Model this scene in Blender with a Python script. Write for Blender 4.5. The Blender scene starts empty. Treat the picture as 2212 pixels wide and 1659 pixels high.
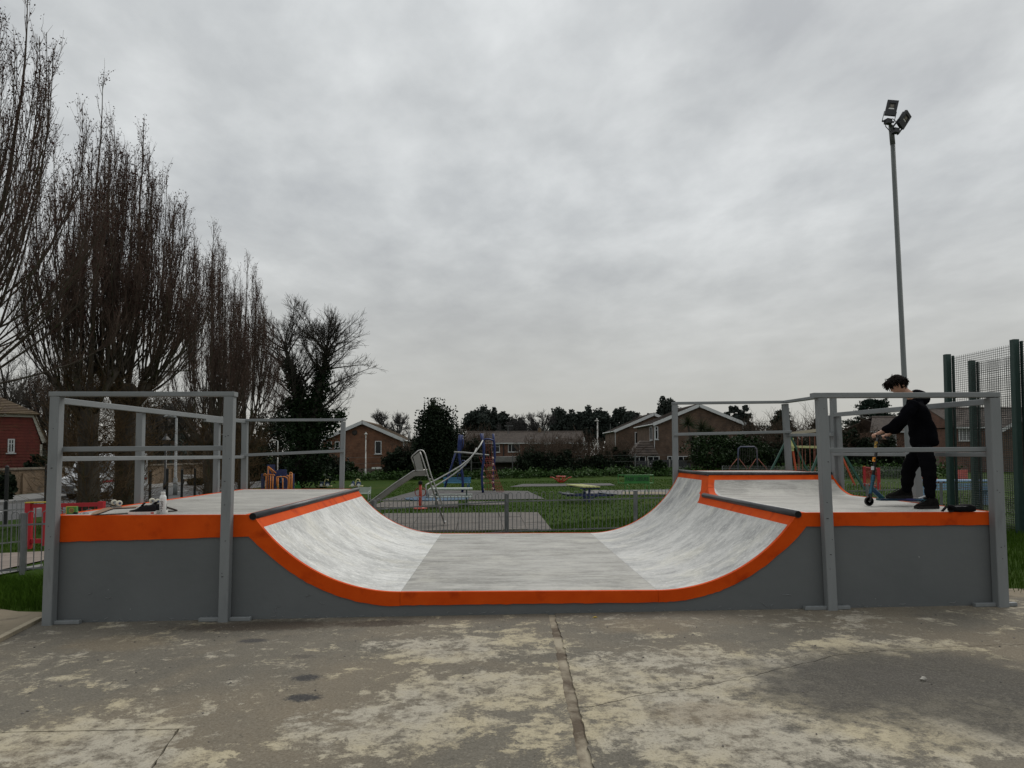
import bpy, math, random
import numpy as np
from mathutils import Vector, Matrix, Quaternion
random.seed(7)
SC = bpy.context.scene
COL = SC.collection
# ------------------------------------------------------------------ camera
F_PX, PITCH, ROLL, YAW, SHIFT = 1532.3, .0416, -.0020, -.0207, 86.63
CAM = np.array([4.4555, -7.2431, 1.62])
c, s = math.cos(YAW), math.sin(YAW)
_R0 = np.array([c, s, 0.]); _F0 = np.array([-s, c, 0.])
c, s = math.cos(PITCH), math.sin(PITCH)
FWD = c*_F0 + s*np.array([0, 0, 1.]); _U0 = -s*_F0 + c*np.array([0, 0, 1.])
c, s = math.cos(ROLL), math.sin(ROLL)
RGT = c*_R0 + s*_U0; UPV = -s*_R0 + c*_U0
cam = bpy.data.cameras.new('camera'); camo = bpy.data.objects.new('camera', cam); COL.objects.link(camo)
m = Matrix(((RGT[0], UPV[0], -FWD[0], CAM[0]), (RGT[1], UPV[1], -FWD[1], CAM[1]), (RGT[2], UPV[2], -FWD[2], CAM[2]), (0, 0, 0, 1)))
camo.matrix_world = m
cam.sensor_width = 36; cam.lens = F_PX/2212*36; cam.shift_y = SHIFT/2212
cam.clip_start = .05; cam.clip_end = 2000
SC.camera = camo
# ------------------------------------------------------------------ sky and sun (overcast)
SUN_DIR = Vector((.42, .58, .72)).normalized()
W = bpy.data.worlds.new('World'); SC.world = W; W.use_nodes = True
nt = W.node_tree; nt.nodes.clear(); N = nt.nodes.new; LK = nt.links.new
out = N('ShaderNodeOutputWorld'); bg = N('ShaderNodeBackground'); bg.inputs['Strength'].default_value = .1
sky = N('ShaderNodeTexSky'); sky.sky_type = 'NISHITA'; sky.sun_disc = False
sky.sun_elevation = math.asin(SUN_DIR.z); sky.sun_rotation = math.atan2(SUN_DIR.x, SUN_DIR.y)
tc = N('ShaderNodeTexCoord')
sep = N('ShaderNodeSeparateXYZ'); LK(tc.outputs['Generated'], sep.inputs[0])
zc = N('ShaderNodeMath'); zc.operation = 'MAXIMUM'; zc.inputs[1].default_value = .0; LK(sep.outputs['Z'], zc.inputs[0])
zp = N('ShaderNodeMath'); zp.operation = 'ADD'; zp.inputs[1].default_value = .16; LK(zc.outputs[0], zp.inputs[0])
dv = N('ShaderNodeVectorMath'); dv.operation = 'DIVIDE'
cmb = N('ShaderNodeCombineXYZ')
for i in range(3): LK(zp.outputs[0], cmb.inputs[i])
LK(tc.outputs['Generated'], dv.inputs[0]); LK(cmb.outputs[0], dv.inputs[1])      # clouds lie on a flat layer overhead
mp = N('ShaderNodeMapping'); mp.inputs['Scale'].default_value = (1.0, .75, .0); mp.inputs['Rotation'].default_value = (0, 0, .5); mp.inputs['Location'].default_value = (3.3, 1.2, 0)
LK(dv.outputs[0], mp.inputs[0])
n1 = N('ShaderNodeTexNoise'); n1.inputs['Scale'].default_value = 1.15; n1.inputs['Detail'].default_value = 9; n1.inputs['Roughness'].default_value = .56; n1.inputs['Distortion'].default_value = .12
LK(mp.outputs[0], n1.inputs['Vector'])
n2 = N('ShaderNodeTexNoise'); n2.inputs['Scale'].default_value = 4.2; n2.inputs['Detail'].default_value = 8; n2.inputs['Roughness'].default_value = .56; n2.inputs['Distortion'].default_value = .12
LK(mp.outputs[0], n2.inputs['Vector'])
mx = N('ShaderNodeMix'); mx.data_type = 'FLOAT'; mx.inputs[0].default_value = .38; LK(n1.outputs['Fac'], mx.inputs[2]); LK(n2.outputs['Fac'], mx.inputs[3])
rmp = N('ShaderNodeValToRGB'); LK(mx.outputs[0], rmp.inputs[0])
e = rmp.color_ramp.elements; e[0].position = .36; e[0].color = (4.5, 4.68, 4.82, 1); e[1].position = .64; e[1].color = (7.7, 7.9, 7.9, 1)
e2 = rmp.color_ramp.elements.new(.48); e2.color = (5.75, 5.95, 6.0, 1)
# the layer thins out into an even warm-grey haze towards the horizon
hz = N('ShaderNodeMapRange'); hz.inputs[1].default_value = .0; hz.inputs[2].default_value = .36; LK(sep.outputs['Z'], hz.inputs[0]); hz.interpolation_type = 'SMOOTHSTEP'
m2 = N('ShaderNodeMix'); m2.data_type = 'RGBA'; LK(hz.outputs[0], m2.inputs[0]); m2.inputs[6].default_value = (4.85, 4.8, 4.5, 1); LK(rmp.outputs[0], m2.inputs[7])
m3 = N('ShaderNodeMix'); m3.data_type = 'RGBA'; m3.inputs[0].default_value = .95; LK(sky.outputs[0], m3.inputs[6]); LK(m2.outputs[2], m3.inputs[7])
zg = N('ShaderNodeMapRange'); zg.inputs[1].default_value = .45; zg.inputs[2].default_value = 1.; zg.inputs[3].default_value = 1.; zg.inputs[4].default_value = 1.45; LK(sep.outputs['Z'], zg.inputs[0])   # overcast skies brighten towards the zenith
mz = N('ShaderNodeVectorMath'); mz.operation = 'SCALE'; LK(m3.outputs[2], mz.inputs[0]); LK(zg.outputs[0], mz.inputs['Scale'])
LK(mz.outputs[0], bg.inputs['Color']); LK(bg.outputs[0], out.inputs['Surface'])
sl = bpy.data.lights.new('sun', 'SUN'); sl.energy = 1.5; sl.angle = math.radians(35); sl.color = (1, .96, .9)
so = bpy.data.objects.new('sun', sl); COL.objects.link(so); so.rotation_euler = SUN_DIR.to_track_quat('Z', 'Y').to_euler(); so.location = (0, 0, 30)
vs = SC.view_settings; vs.view_transform = 'Standard'; vs.look = 'None'; vs.exposure = 0; vs.gamma = 1; vs.use_curve_mapping = False
SC.cycles.max_bounces = 6; SC.cycles.diffuse_bounces = 3; SC.cycles.glossy_bounces = 3; SC.cycles.transparent_max_bounces = 8
# ------------------------------------------------------------------ measuring helpers
def G(x, y):                                       # height of the ground: the slab tilts a little, the park falls away gently
    return .0123*min(max(x-4.8, -12), 12) - .02*min(max(y, 0), 20)
def Gv(x, y): return .0123*np.clip(x-4.8, -12, 12) - .02*np.clip(y, 0, 20)
def ray(px, py): return FWD + RGT*(px-1106)/F_PX + UPV*(829.5+SHIFT-py)/F_PX
def at(px, py, d): return CAM + ray(px, py)*d
def aty(px, py, y): r = ray(px, py); return CAM + r*((y-CAM[1])/r[1])
def atz(px, py, z): r = ray(px, py); return CAM + r*((z-CAM[2])/r[2])
def gr(px, py):
    z = 0.
    for i in range(60):
        P = atz(px, py, z); z = .5*z + .5*G(P[0], P[1])
    return P
def ong(px, d):                                    # ground point below picture column px at distance d
    P = at(px, 980, d); return np.array([P[0], P[1], G(P[0], P[1])])
# ------------------------------------------------------------------ materials
MATS = {}
def mat(name, c1, c2=None, scale=4., rough=.7, metal=0., bump=0., bscale=60., stretch=(1, 1, 1), lo=.35, hi=.65, detail=6., spec=.5, c3=None, s3=20., lo3=.55, hi3=.7, coat=0., wave=None):
    if name in MATS: return MATS[name]
    M = bpy.data.materials.new(name); M.use_nodes = True; t = M.node_tree; b = t.nodes['Principled BSDF']
    b.inputs['Roughness'].default_value = rough; b.inputs['Metallic'].default_value = metal; b.inputs['Specular IOR Level'].default_value = spec
    b.inputs['Coat Weight'].default_value = coat
    b.inputs['Base Color'].default_value = (*c1, 1)
    tcn = t.nodes.new('ShaderNodeTexCoord'); mpn = t.nodes.new('ShaderNodeMapping'); mpn.inputs['Scale'].default_value = stretch
    t.links.new(tcn.outputs['Object'], mpn.inputs[0])
    src = None
    if c2 is not None:
        n = t.nodes.new('ShaderNodeTexNoise'); n.inputs['Scale'].default_value = scale; n.inputs['Detail'].default_value = detail; n.inputs['Roughness'].default_value = .62
        t.links.new(mpn.outputs[0], n.inputs['Vector'])
        r = t.nodes.new('ShaderNodeMapRange'); r.inputs[1].default_value = lo; r.inputs[2].default_value = hi; t.links.new(n.outputs['Fac'], r.inputs[0])
        x = t.nodes.new('ShaderNodeMix'); x.data_type = 'RGBA'; x.inputs[6].default_value = (*c1, 1); x.inputs[7].default_value = (*c2, 1)
        t.links.new(r.outputs[0], x.inputs[0]); src = x.outputs[2]
        if c3 is not None:
            n3 = t.nodes.new('ShaderNodeTexNoise'); n3.inputs['Scale'].default_value = s3; n3.inputs['Detail'].default_value = 5; t.links.new(mpn.outputs[0], n3.inputs['Vector'])
            r3 = t.nodes.new('ShaderNodeMapRange'); r3.inputs[1].default_value = lo3; r3.inputs[2].default_value = hi3; t.links.new(n3.outputs['Fac'], r3.inputs[0])
            x3 = t.nodes.new('ShaderNodeMix'); x3.data_type = 'RGBA'; x3.inputs[7].default_value = (*c3, 1); t.links.new(src, x3.inputs[6]); t.links.new(r3.outputs[0], x3.inputs[0]); src = x3.outputs[2]
        t.links.new(src, b.inputs['Base Color'])
    if bump:
        nb = t.nodes.new('ShaderNodeTexNoise'); nb.inputs['Scale'].default_value = bscale; nb.inputs['Detail'].default_value = 4; t.links.new(mpn.outputs[0], nb.inputs['Vector'])
        bn = t.nodes.new('ShaderNodeBump'); bn.inputs['Strength'].default_value = bump; bn.inputs['Distance'].default_value = .01; t.links.new(nb.outputs['Fac'], bn.inputs['Height']); t.links.new(bn.outputs[0], b.inputs['Normal'])
    MATS[name] = M; return M
def brickmat(name, c1, c2, mortar, bw=.225, bh=.075):
    if name in MATS: return MATS[name]
    M = bpy.data.materials.new(name); M.use_nodes = True; t = M.node_tree; b = t.nodes['Principled BSDF']; b.inputs['Roughness'].default_value = .9
    tcn = t.nodes.new('ShaderNodeTexCoord'); sp = t.nodes.new('ShaderNodeSeparateXYZ'); t.links.new(tcn.outputs['Object'], sp.inputs[0])
    ad = t.nodes.new('ShaderNodeMath'); ad.operation = 'ADD'; t.links.new(sp.outputs['X'], ad.inputs[0]); t.links.new(sp.outputs['Y'], ad.inputs[1])
    cb = t.nodes.new('ShaderNodeCombineXYZ'); t.links.new(ad.outputs[0], cb.inputs[0]); t.links.new(sp.outputs['Z'], cb.inputs[1])
    br = t.nodes.new('ShaderNodeTexBrick'); br.inputs['Scale'].default_value = 1; br.inputs['Brick Width'].default_value = bw; br.inputs['Row Height'].default_value = bh; br.inputs['Mortar Size'].default_value = .008
    br.inputs['Color1'].default_value = (*c1, 1); br.inputs['Color2'].default_value = (*c2, 1); br.inputs['Mortar'].default_value = (*mortar, 1); t.links.new(cb.outputs[0], br.inputs['Vector'])
    n = t.nodes.new('ShaderNodeTexNoise'); n.inputs['Scale'].default_value = 1.3; n.inputs['Detail'].default_value = 7; t.links.new(tcn.outputs['Object'], n.inputs['Vector'])
    r = t.nodes.new('ShaderNodeMapRange'); r.inputs[1].default_value = .3; r.inputs[2].default_value = .7; r.inputs[3].default_value = .65; r.inputs[4].default_value = 1.25; t.links.new(n.outputs['Fac'], r.inputs[0])
    x = t.nodes.new('ShaderNodeMix'); x.data_type = 'RGBA'; x.blend_type = 'MULTIPLY'; x.inputs[0].default_value = 1; t.links.new(br.outputs['Color'], x.inputs[6])
    t.links.new(r.outputs[0], x.inputs[7]); t.links.new(x.outputs[2], b.inputs['Base Color'])
    bn = t.nodes.new('ShaderNodeBump'); bn.inputs['Strength'].default_value = .6; bn.inputs['Distance'].default_value = .01; bn.invert = True; t.links.new(br.outputs['Fac'], bn.inputs['Height']); t.links.new(bn.outputs[0], b.inputs['Normal'])
    MATS[name] = M; return M
# ------------------------------------------------------------------ mesh builder
class MB:
    def __init__(s): s.v = []; s.f = []; s.mi = []; s.big = []; s.nv = 0
    def add(s, v, f, mi=0):
        o = len(s.v); s.v.extend([tuple(map(float, p)) for p in v]); s.f.extend([tuple(i+o for i in q) for q in f]); s.mi.extend([mi]*len(f)); return s
    def box(s, cx, cy, cz, sx, sy, sz, rz=0., mi=0):
        cc, ss = math.cos(rz), math.sin(rz); v = []
        for dz in (-.5, .5):
            for dx, dy in ((-.5, -.5), (.5, -.5), (.5, .5), (-.5, .5)):
                x, y = dx*sx, dy*sy; v.append((cx+x*cc-y*ss, cy+x*ss+y*cc, cz+dz*sz))
        return s.add(v, [(3, 2, 1, 0), (4, 5, 6, 7), (0, 1, 5, 4), (1, 2, 6, 5), (2, 3, 7, 6), (3, 0, 4, 7)], mi)
    def bar(s, p, q, w, h, up=(0, 0, 1), mi=0, bev=0.):     # rectangular bar from p to q; w sideways, h along 'up'
        p, q = Vector(p), Vector(q); d = (q-p).normalized(); u = Vector(up); u = (u-d*u.dot(d))
        if u.length < 1e-4: u = Vector((0, 1, 0)); u = u-d*u.dot(d)
        u.normalize(); r = d.cross(u)
        if bev:
            b = bev; prof = [(-w/2+b, -h/2), (w/2-b, -h/2), (w/2, -h/2+b), (w/2, h/2-b), (w/2-b, h/2), (-w/2+b, h/2), (-w/2, h/2-b), (-w/2, -h/2+b)]
        else: prof = [(-w/2, -h/2), (w/2, -h/2), (w/2, h/2), (-w/2, h/2)]
        n = len(prof); v = [p+r*a+u*bb for a, bb in prof]+[q+r*a+u*bb for a, bb in prof]
        f = [(i, (i+1) % n, (i+1) % n+n, i+n) for i in range(n)]+[tuple(range(n-1, -1, -1)), tuple(range(n, 2*n))]
        return s.add(v, f, mi)
    def tube(s, pts, r, n=8, cap=True, mi=0):
        pts = [Vector(p) for p in pts]; k = len(pts); rs = r if hasattr(r, '__len__') else [r]*k; v = []; u = None
        for i in range(k):
            t = (pts[min(i+1, k-1)]-pts[max(i-1, 0)]).normalized()
            if u is None:
                u = Vector((0, 0, 1)) if abs(t.z) < .9 else Vector((1, 0, 0))
            u = (u-t*u.dot(t)).normalized(); w = t.cross(u)
            for j in range(n):
                a = 2*math.pi*j/n; v.append(pts[i]+(u*math.cos(a)+w*math.sin(a))*rs[i])
        f = [(i*n+j, i*n+(j+1) % n, (i+1)*n+(j+1) % n, (i+1)*n+j) for i in range(k-1) for j in range(n)]
        if cap: f += [tuple(range(n-1, -1, -1)), tuple(range((k-1)*n, k*n))]
        return s.add(v, f, mi)
    def lathe(s, prof, n=16, c=(0, 0, 0), axis='z', mi=0):
        v = []; k = len(prof)
        for r, z in prof:
            for j in range(n):
                a = 2*math.pi*j/n; x, y = r*math.cos(a), r*math.sin(a)
                p = {'z': (x, y, z), 'y': (x, z, y), 'x': (z, x, y)}[axis]; v.append((c[0]+p[0], c[1]+p[1], c[2]+p[2]))
        f = [(i*n+j, i*n+(j+1) % n, (i+1)*n+(j+1) % n, (i+1)*n+j) for i in range(k-1) for j in range(n)]
        f += [tuple(range(n-1, -1, -1)), tuple(range((k-1)*n, k*n))]
        return s.add(v, f, mi)
    def ball(s, c, r, n=10, mi=0):
        r = r if hasattr(r, '__len__') else (r, r, r); v = []; k = n//2+1
        for i in range(k):
            th = math.pi*i/(k-1)
            for j in range(n):
                a = 2*math.pi*j/n; v.append((c[0]+r[0]*math.sin(th)*math.cos(a), c[1]+r[1]*math.sin(th)*math.sin(a), c[2]-r[2]*math.cos(th)))
        return s.add(v, [(i*n+j, i*n+(j+1) % n, (i+1)*n+(j+1) % n, (i+1)*n+j) for i in range(k-1) for j in range(n)], mi)
    def prism(s, poly, o, u, w, n, depth, mi=0):      # 2-D polygon (a, b) -> o + a*u + b*w, extruded along n
        o, u, w, n = map(Vector, (o, u, w, n)); k = len(poly)
        v = [o+u*a+w*b for a, b in poly]+[o+u*a+w*b+n*depth for a, b in poly]
        return s.add(v, [tuple(range(k-1, -1, -1)), tuple(range(k, 2*k))]+[(i, (i+1) % k, (i+1) % k+k, i+k) for i in range(k)], mi)
    def np(s, v, q, mi=0):                             # numpy verts (n,3) and faces (m,3|4)
        s.big.append((np.asarray(v, float), np.asarray(q, np.int64), mi)); return s
ROOT = {}
def mesh_of(mb, name, org):
    me = bpy.data.meshes.new(name)
    vs_, ls, st, mi = [], [], [], []; nv = 0; nl = 0
    if mb.v:
        vs_.append(np.array(mb.v)); nv = len(mb.v)
        for f, k in zip(mb.f, mb.mi): ls.extend(f); st.append(nl); nl += len(f); mi.append(k)
    ls = [np.array(ls, np.int64)]; st = [np.array(st, np.int64)]; mi = [np.array(mi, np.int64)]
    for v, q, k in mb.big:
        if len(v) == 0: continue
        vs_.append(v); ls.append((q+nv).ravel()); st.append(nl+np.arange(len(q))*q.shape[1]); mi.append(np.full(len(q), k)); nv += len(v); nl += q.size
    V = np.concatenate(vs_)-np.array(org); Ls = np.concatenate(ls); St = np.concatenate(st); Mi = np.concatenate(mi)
    me.vertices.add(len(V)); me.vertices.foreach_set('co', V.ravel().astype(np.float32))
    me.loops.add(len(Ls)); me.loops.foreach_set('vertex_index', Ls.astype(np.int32))
    me.polygons.add(len(St)); me.polygons.foreach_set('loop_start', St.astype(np.int32))
    try: me.polygons.foreach_set('material_index', Mi.astype(np.int32))
    except Exception: pass
    me.update(calc_edges=True); me.validate(); return me
def obj(name, mb, mats, parent=None, smooth=False, loc=None, kind=None):
    # meshes are given in world space for things placed with thing(world=True), else in the thing's own space
    org = ROOT.get(parent.name, (0, 0, 0)) if parent is not None else (0, 0, 0)
    me = mesh_of(mb, name, org)
    for mm in (mats if isinstance(mats, (list, tuple)) else [mats]): me.materials.append(mm)
    me.shade_smooth() if smooth else me.shade_flat()
    o = bpy.data.objects.new(name, me); COL.objects.link(o)
    if parent is not None:
        o.parent = parent; ROOT[o.name] = org
    elif loc is not None: o.location = tuple(float(q) for q in loc)
    if kind: o['kind'] = kind
    return o
def tag(o, label, cat, group=None):
    o['label'] = label; o['category'] = cat
    if group: o['group'] = group
    return o
def thing(name, label, cat, loc=(0, 0, 0), rz=0., group=None, world=False):
    o = bpy.data.objects.new(name, None); COL.objects.link(o); o.empty_display_size = .1
    o.location = tuple(float(q) for q in loc); o.rotation_euler = (0, 0, rz); tag(o, label, cat, group)
    if world: ROOT[o.name] = tuple(float(q) for q in loc)
    return o
def piece(name, me, parent, loc=(0, 0, 0), rot=(0, 0, 0), scale=(1, 1, 1)):      # one more instance of a shared mesh
    o = bpy.data.objects.new(name, me); COL.objects.link(o); o.parent = parent; o.location = loc; o.rotation_euler = rot; o.scale = scale; return o
def copy_tree(o, parent=None, **kw):
    cpy = o.copy(); COL.objects.link(cpy); cpy.parent = parent
    for ch in list(o.children): copy_tree(ch, cpy)
    for k, v in kw.items(): cpy[k] = v
    return cpy
def struct(name, mb, mats, smooth=False): return obj(name, mb, mats, None, smooth, None, 'structure')
# text as mesh (Blender's own font)
def text_np(txt, size, depth=.0, bold=0.):
    cu = bpy.data.curves.new('lettering', 'FONT'); cu.body = txt; cu.size = size; cu.align_x = 'CENTER'; cu.align_y = 'CENTER'; cu.extrude = depth; cu.offset = bold; cu.resolution_u = 3
    to = bpy.data.objects.new('lettering', cu); COL.objects.link(to); dg = bpy.context.evaluated_depsgraph_get(); me = bpy.data.meshes.new_from_object(to.evaluated_get(dg))
    v = np.array([tuple(p.co) for p in me.vertices]); f = [tuple(p.vertices) for p in me.polygons]
    bpy.data.objects.remove(to); bpy.data.meshes.remove(me); return v, f
# ------------------------------------------------------------------ vectorised tubes, leaves
def nrm(a): return a/np.maximum(np.linalg.norm(a, axis=-1, keepdims=True), 1e-9)
def tubes(P, R, n=3):
    Nn, K, _ = P.shape
    T = np.empty_like(P); T[:, 1:-1] = P[:, 2:]-P[:, :-2]; T[:, 0] = P[:, 1]-P[:, 0]; T[:, -1] = P[:, -1]-P[:, -2]; T = nrm(T)
    ref = np.tile(np.array([.31, .87, .38]), (Nn, K, 1)); U = nrm(np.cross(T, ref)); Wv = np.cross(T, U)
    a = 2*np.pi*np.arange(n)/n
    V = P[:, :, None, :]+R[:, :, None, None]*(U[:, :, None, :]*np.cos(a)[None, None, :, None]+Wv[:, :, None, :]*np.sin(a)[None, None, :, None])
    idx = np.arange(Nn*K*n).reshape(Nn, K, n); nx = np.roll(idx, -1, 2)
    q = np.stack([idx[:, :-1], nx[:, :-1], nx[:, 1:], idx[:, 1:]], -1).reshape(-1, 4)
    return V.reshape(-1, 3), q
def grow(rng, P0, D, L, R0, R1, K, wig=.15, up=.0):
    Nn = len(P0); P = np.empty((Nn, K, 3)); P[:, 0] = P0; d = nrm(D.copy())
    for k in range(1, K):
        d = nrm(d+rng.normal(0, wig, (Nn, 3))+np.array([0, 0, up])); P[:, k] = P[:, k-1]+d*(L/(K-1))[:, None]
    t = np.linspace(0, 1, K)[None]; R = np.asarray(R0)[:, None]*(1-t)+np.asarray(R1)[:, None]*t
    return P, R
def spawn(rng, P, R, n, t0, t1, ang, angv, tpow=1.):
    Nn, K, _ = P.shape; par = np.repeat(np.arange(Nn), n); t = t0+(t1-t0)*rng.random(Nn*n)**tpow
    x = t*(K-1); i = np.minimum(x.astype(int), K-2); fr = (x-i)[:, None]
    A, B = P[par, i], P[par, i+1]; pos = A+(B-A)*fr; T = nrm(B-A)
    az = nrm(rng.normal(0, 1, (len(par), 3))); az = nrm(az-T*np.sum(az*T, -1, keepdims=True)); th = (ang+rng.normal(0, angv, len(par)))[:, None]
    D = T*np.cos(th)+az*np.sin(th); r = (R[par, i]*(1-fr[:, 0])+R[par, i+1]*fr[:, 0])
    return pos, D, r, t, par
def leaves(rng, C_, size, asp=.55, svar=.4, flat=0.):
    Nn = len(C_); nrmv = rng.normal(0, 1, (Nn, 3)); nrmv[:, 2] += flat; nrmv = nrm(nrmv); u = nrm(np.cross(nrmv, rng.normal(0, 1, (Nn, 3)))); w = np.cross(nrmv, u)
    sz = (size*(1+rng.uniform(-svar, svar, Nn)))[:, None]
    V = np.stack([C_-u*sz, C_-w*sz*asp, C_+u*sz, C_+w*sz*asp], 1).reshape(-1, 3)
    return V, np.arange(Nn*4).reshape(-1, 4)
def clumps(rng, c, rad, nc, per, cr, shell=.55, lumpy=.25):     # leaf positions in clumps through an uneven ellipsoid
    d = nrm(rng.normal(0, 1, (nc, 3))); rr = shell+(1-shell)*rng.random(nc)**.6
    k1, k2 = rng.uniform(2, 4, 2); lump = 1+lumpy*np.sin(k1*d[:, 0]*3+rng.uniform(0, 6))*np.cos(k2*d[:, 2]*3+rng.uniform(0, 6))+rng.normal(0, lumpy*.35, nc)
    cen = np.array(c)+d*np.array(rad)*(rr*lump)[:, None]
    p = np.repeat(cen, per, 0)+np.clip(rng.normal(0, 1, (nc*per, 3)), -1.5, 1.5)*cr*rng.uniform(.5, 1.2, (nc, 1)).repeat(per, 0)
    return p
def boxes(C_, S):                                       # many axis-aligned boxes at once
    Nn = len(C_); o = np.array([[-1, -1, -1], [1, -1, -1], [1, 1, -1], [-1, 1, -1], [-1, -1, 1], [1, -1, 1], [1, 1, 1], [-1, 1, 1]])*.5
    V = (C_[:, None, :]+o[None]*S[:, None, :]).reshape(-1, 3); f = np.array([(3, 2, 1, 0), (4, 5, 6, 7), (0, 1, 5, 4), (1, 2, 6, 5), (2, 3, 7, 6), (3, 0, 4, 7)])
    return V, (f[None]+8*np.arange(Nn)[:, None, None]).reshape(-1, 4)
# ================================================================== GROUND
rng = np.random.default_rng(11)
grass_m = mat('lawn_grass', (.018, .040, .004), (.034, .060, .007), scale=.9, rough=.95, spec=.05, lo=.3, hi=.7, c3=(.065, .068, .016), s3=.35, lo3=.58, hi3=.8, bump=.5, bscale=30)
dirt_m = mat('sandy_dirt', (.16, .13, .085), (.23, .19, .13), scale=1.6, rough=.95, bump=.6, bscale=40, c3=(.10, .08, .055), s3=5)
tarm_m = mat('tarmac', (.055, .055, .056), (.09, .09, .088), scale=3, rough=.9, bump=.4, bscale=90)
pave_m = mat('pavement_grey', (.14, .14, .135), (.19, .185, .175), scale=2, rough=.9, bump=.3)
def sheet(name, poly, dz, mt, step=1.0, kind='structure'):
    """flat sheet that follows the ground: convex quad given by four ground corners"""
    a, b, c_, d = [np.array(p[:2], float) for p in poly]
    nu = max(1, int(max(np.linalg.norm(b-a), np.linalg.norm(c_-d))/step)); nv = max(1, int(max(np.linalg.norm(d-a), np.linalg.norm(c_-b))/step))
    u, v = np.meshgrid(np.linspace(0, 1, nu+1), np.linspace(0, 1, nv+1)); u = u[..., None]; v = v[..., None]
    P = (a*(1-u)+b*u)*(1-v)+(d*(1-u)+c_*u)*v; Z = Gv(P[..., 0], P[..., 1])+dz
    V = np.concatenate([P, Z[..., None]], -1).reshape(-1, 3); i = np.arange((nu+1)*(nv+1)).reshape(nv+1, nu+1)
    q = np.stack([i[:-1, :-1], i[:-1, 1:], i[1:, 1:], i[1:, :-1]], -1).reshape(-1, 4)
    mb = MB().np(V, q); return struct(name, mb, mt) if kind == 'structure' else mb
gx = np.concatenate([np.linspace(-400, -40, 10), np.arange(-38, 46, 2), np.linspace(50, 450, 12)]); gy = np.concatenate([np.linspace(-60, -2, 12), np.arange(0, 80, 2), np.linspace(90, 700, 14)])
X, Y = np.meshgrid(gx, gy); i = np.arange(X.size).reshape(X.shape)
struct('lawn', MB().np(np.stack([X, Y, Gv(X, Y)-.035], -1).reshape(-1, 3), np.stack([i[:-1, :-1], i[:-1, 1:], i[1:, 1:], i[1:, :-1]], -1).reshape(-1, 4)), grass_m)
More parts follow.
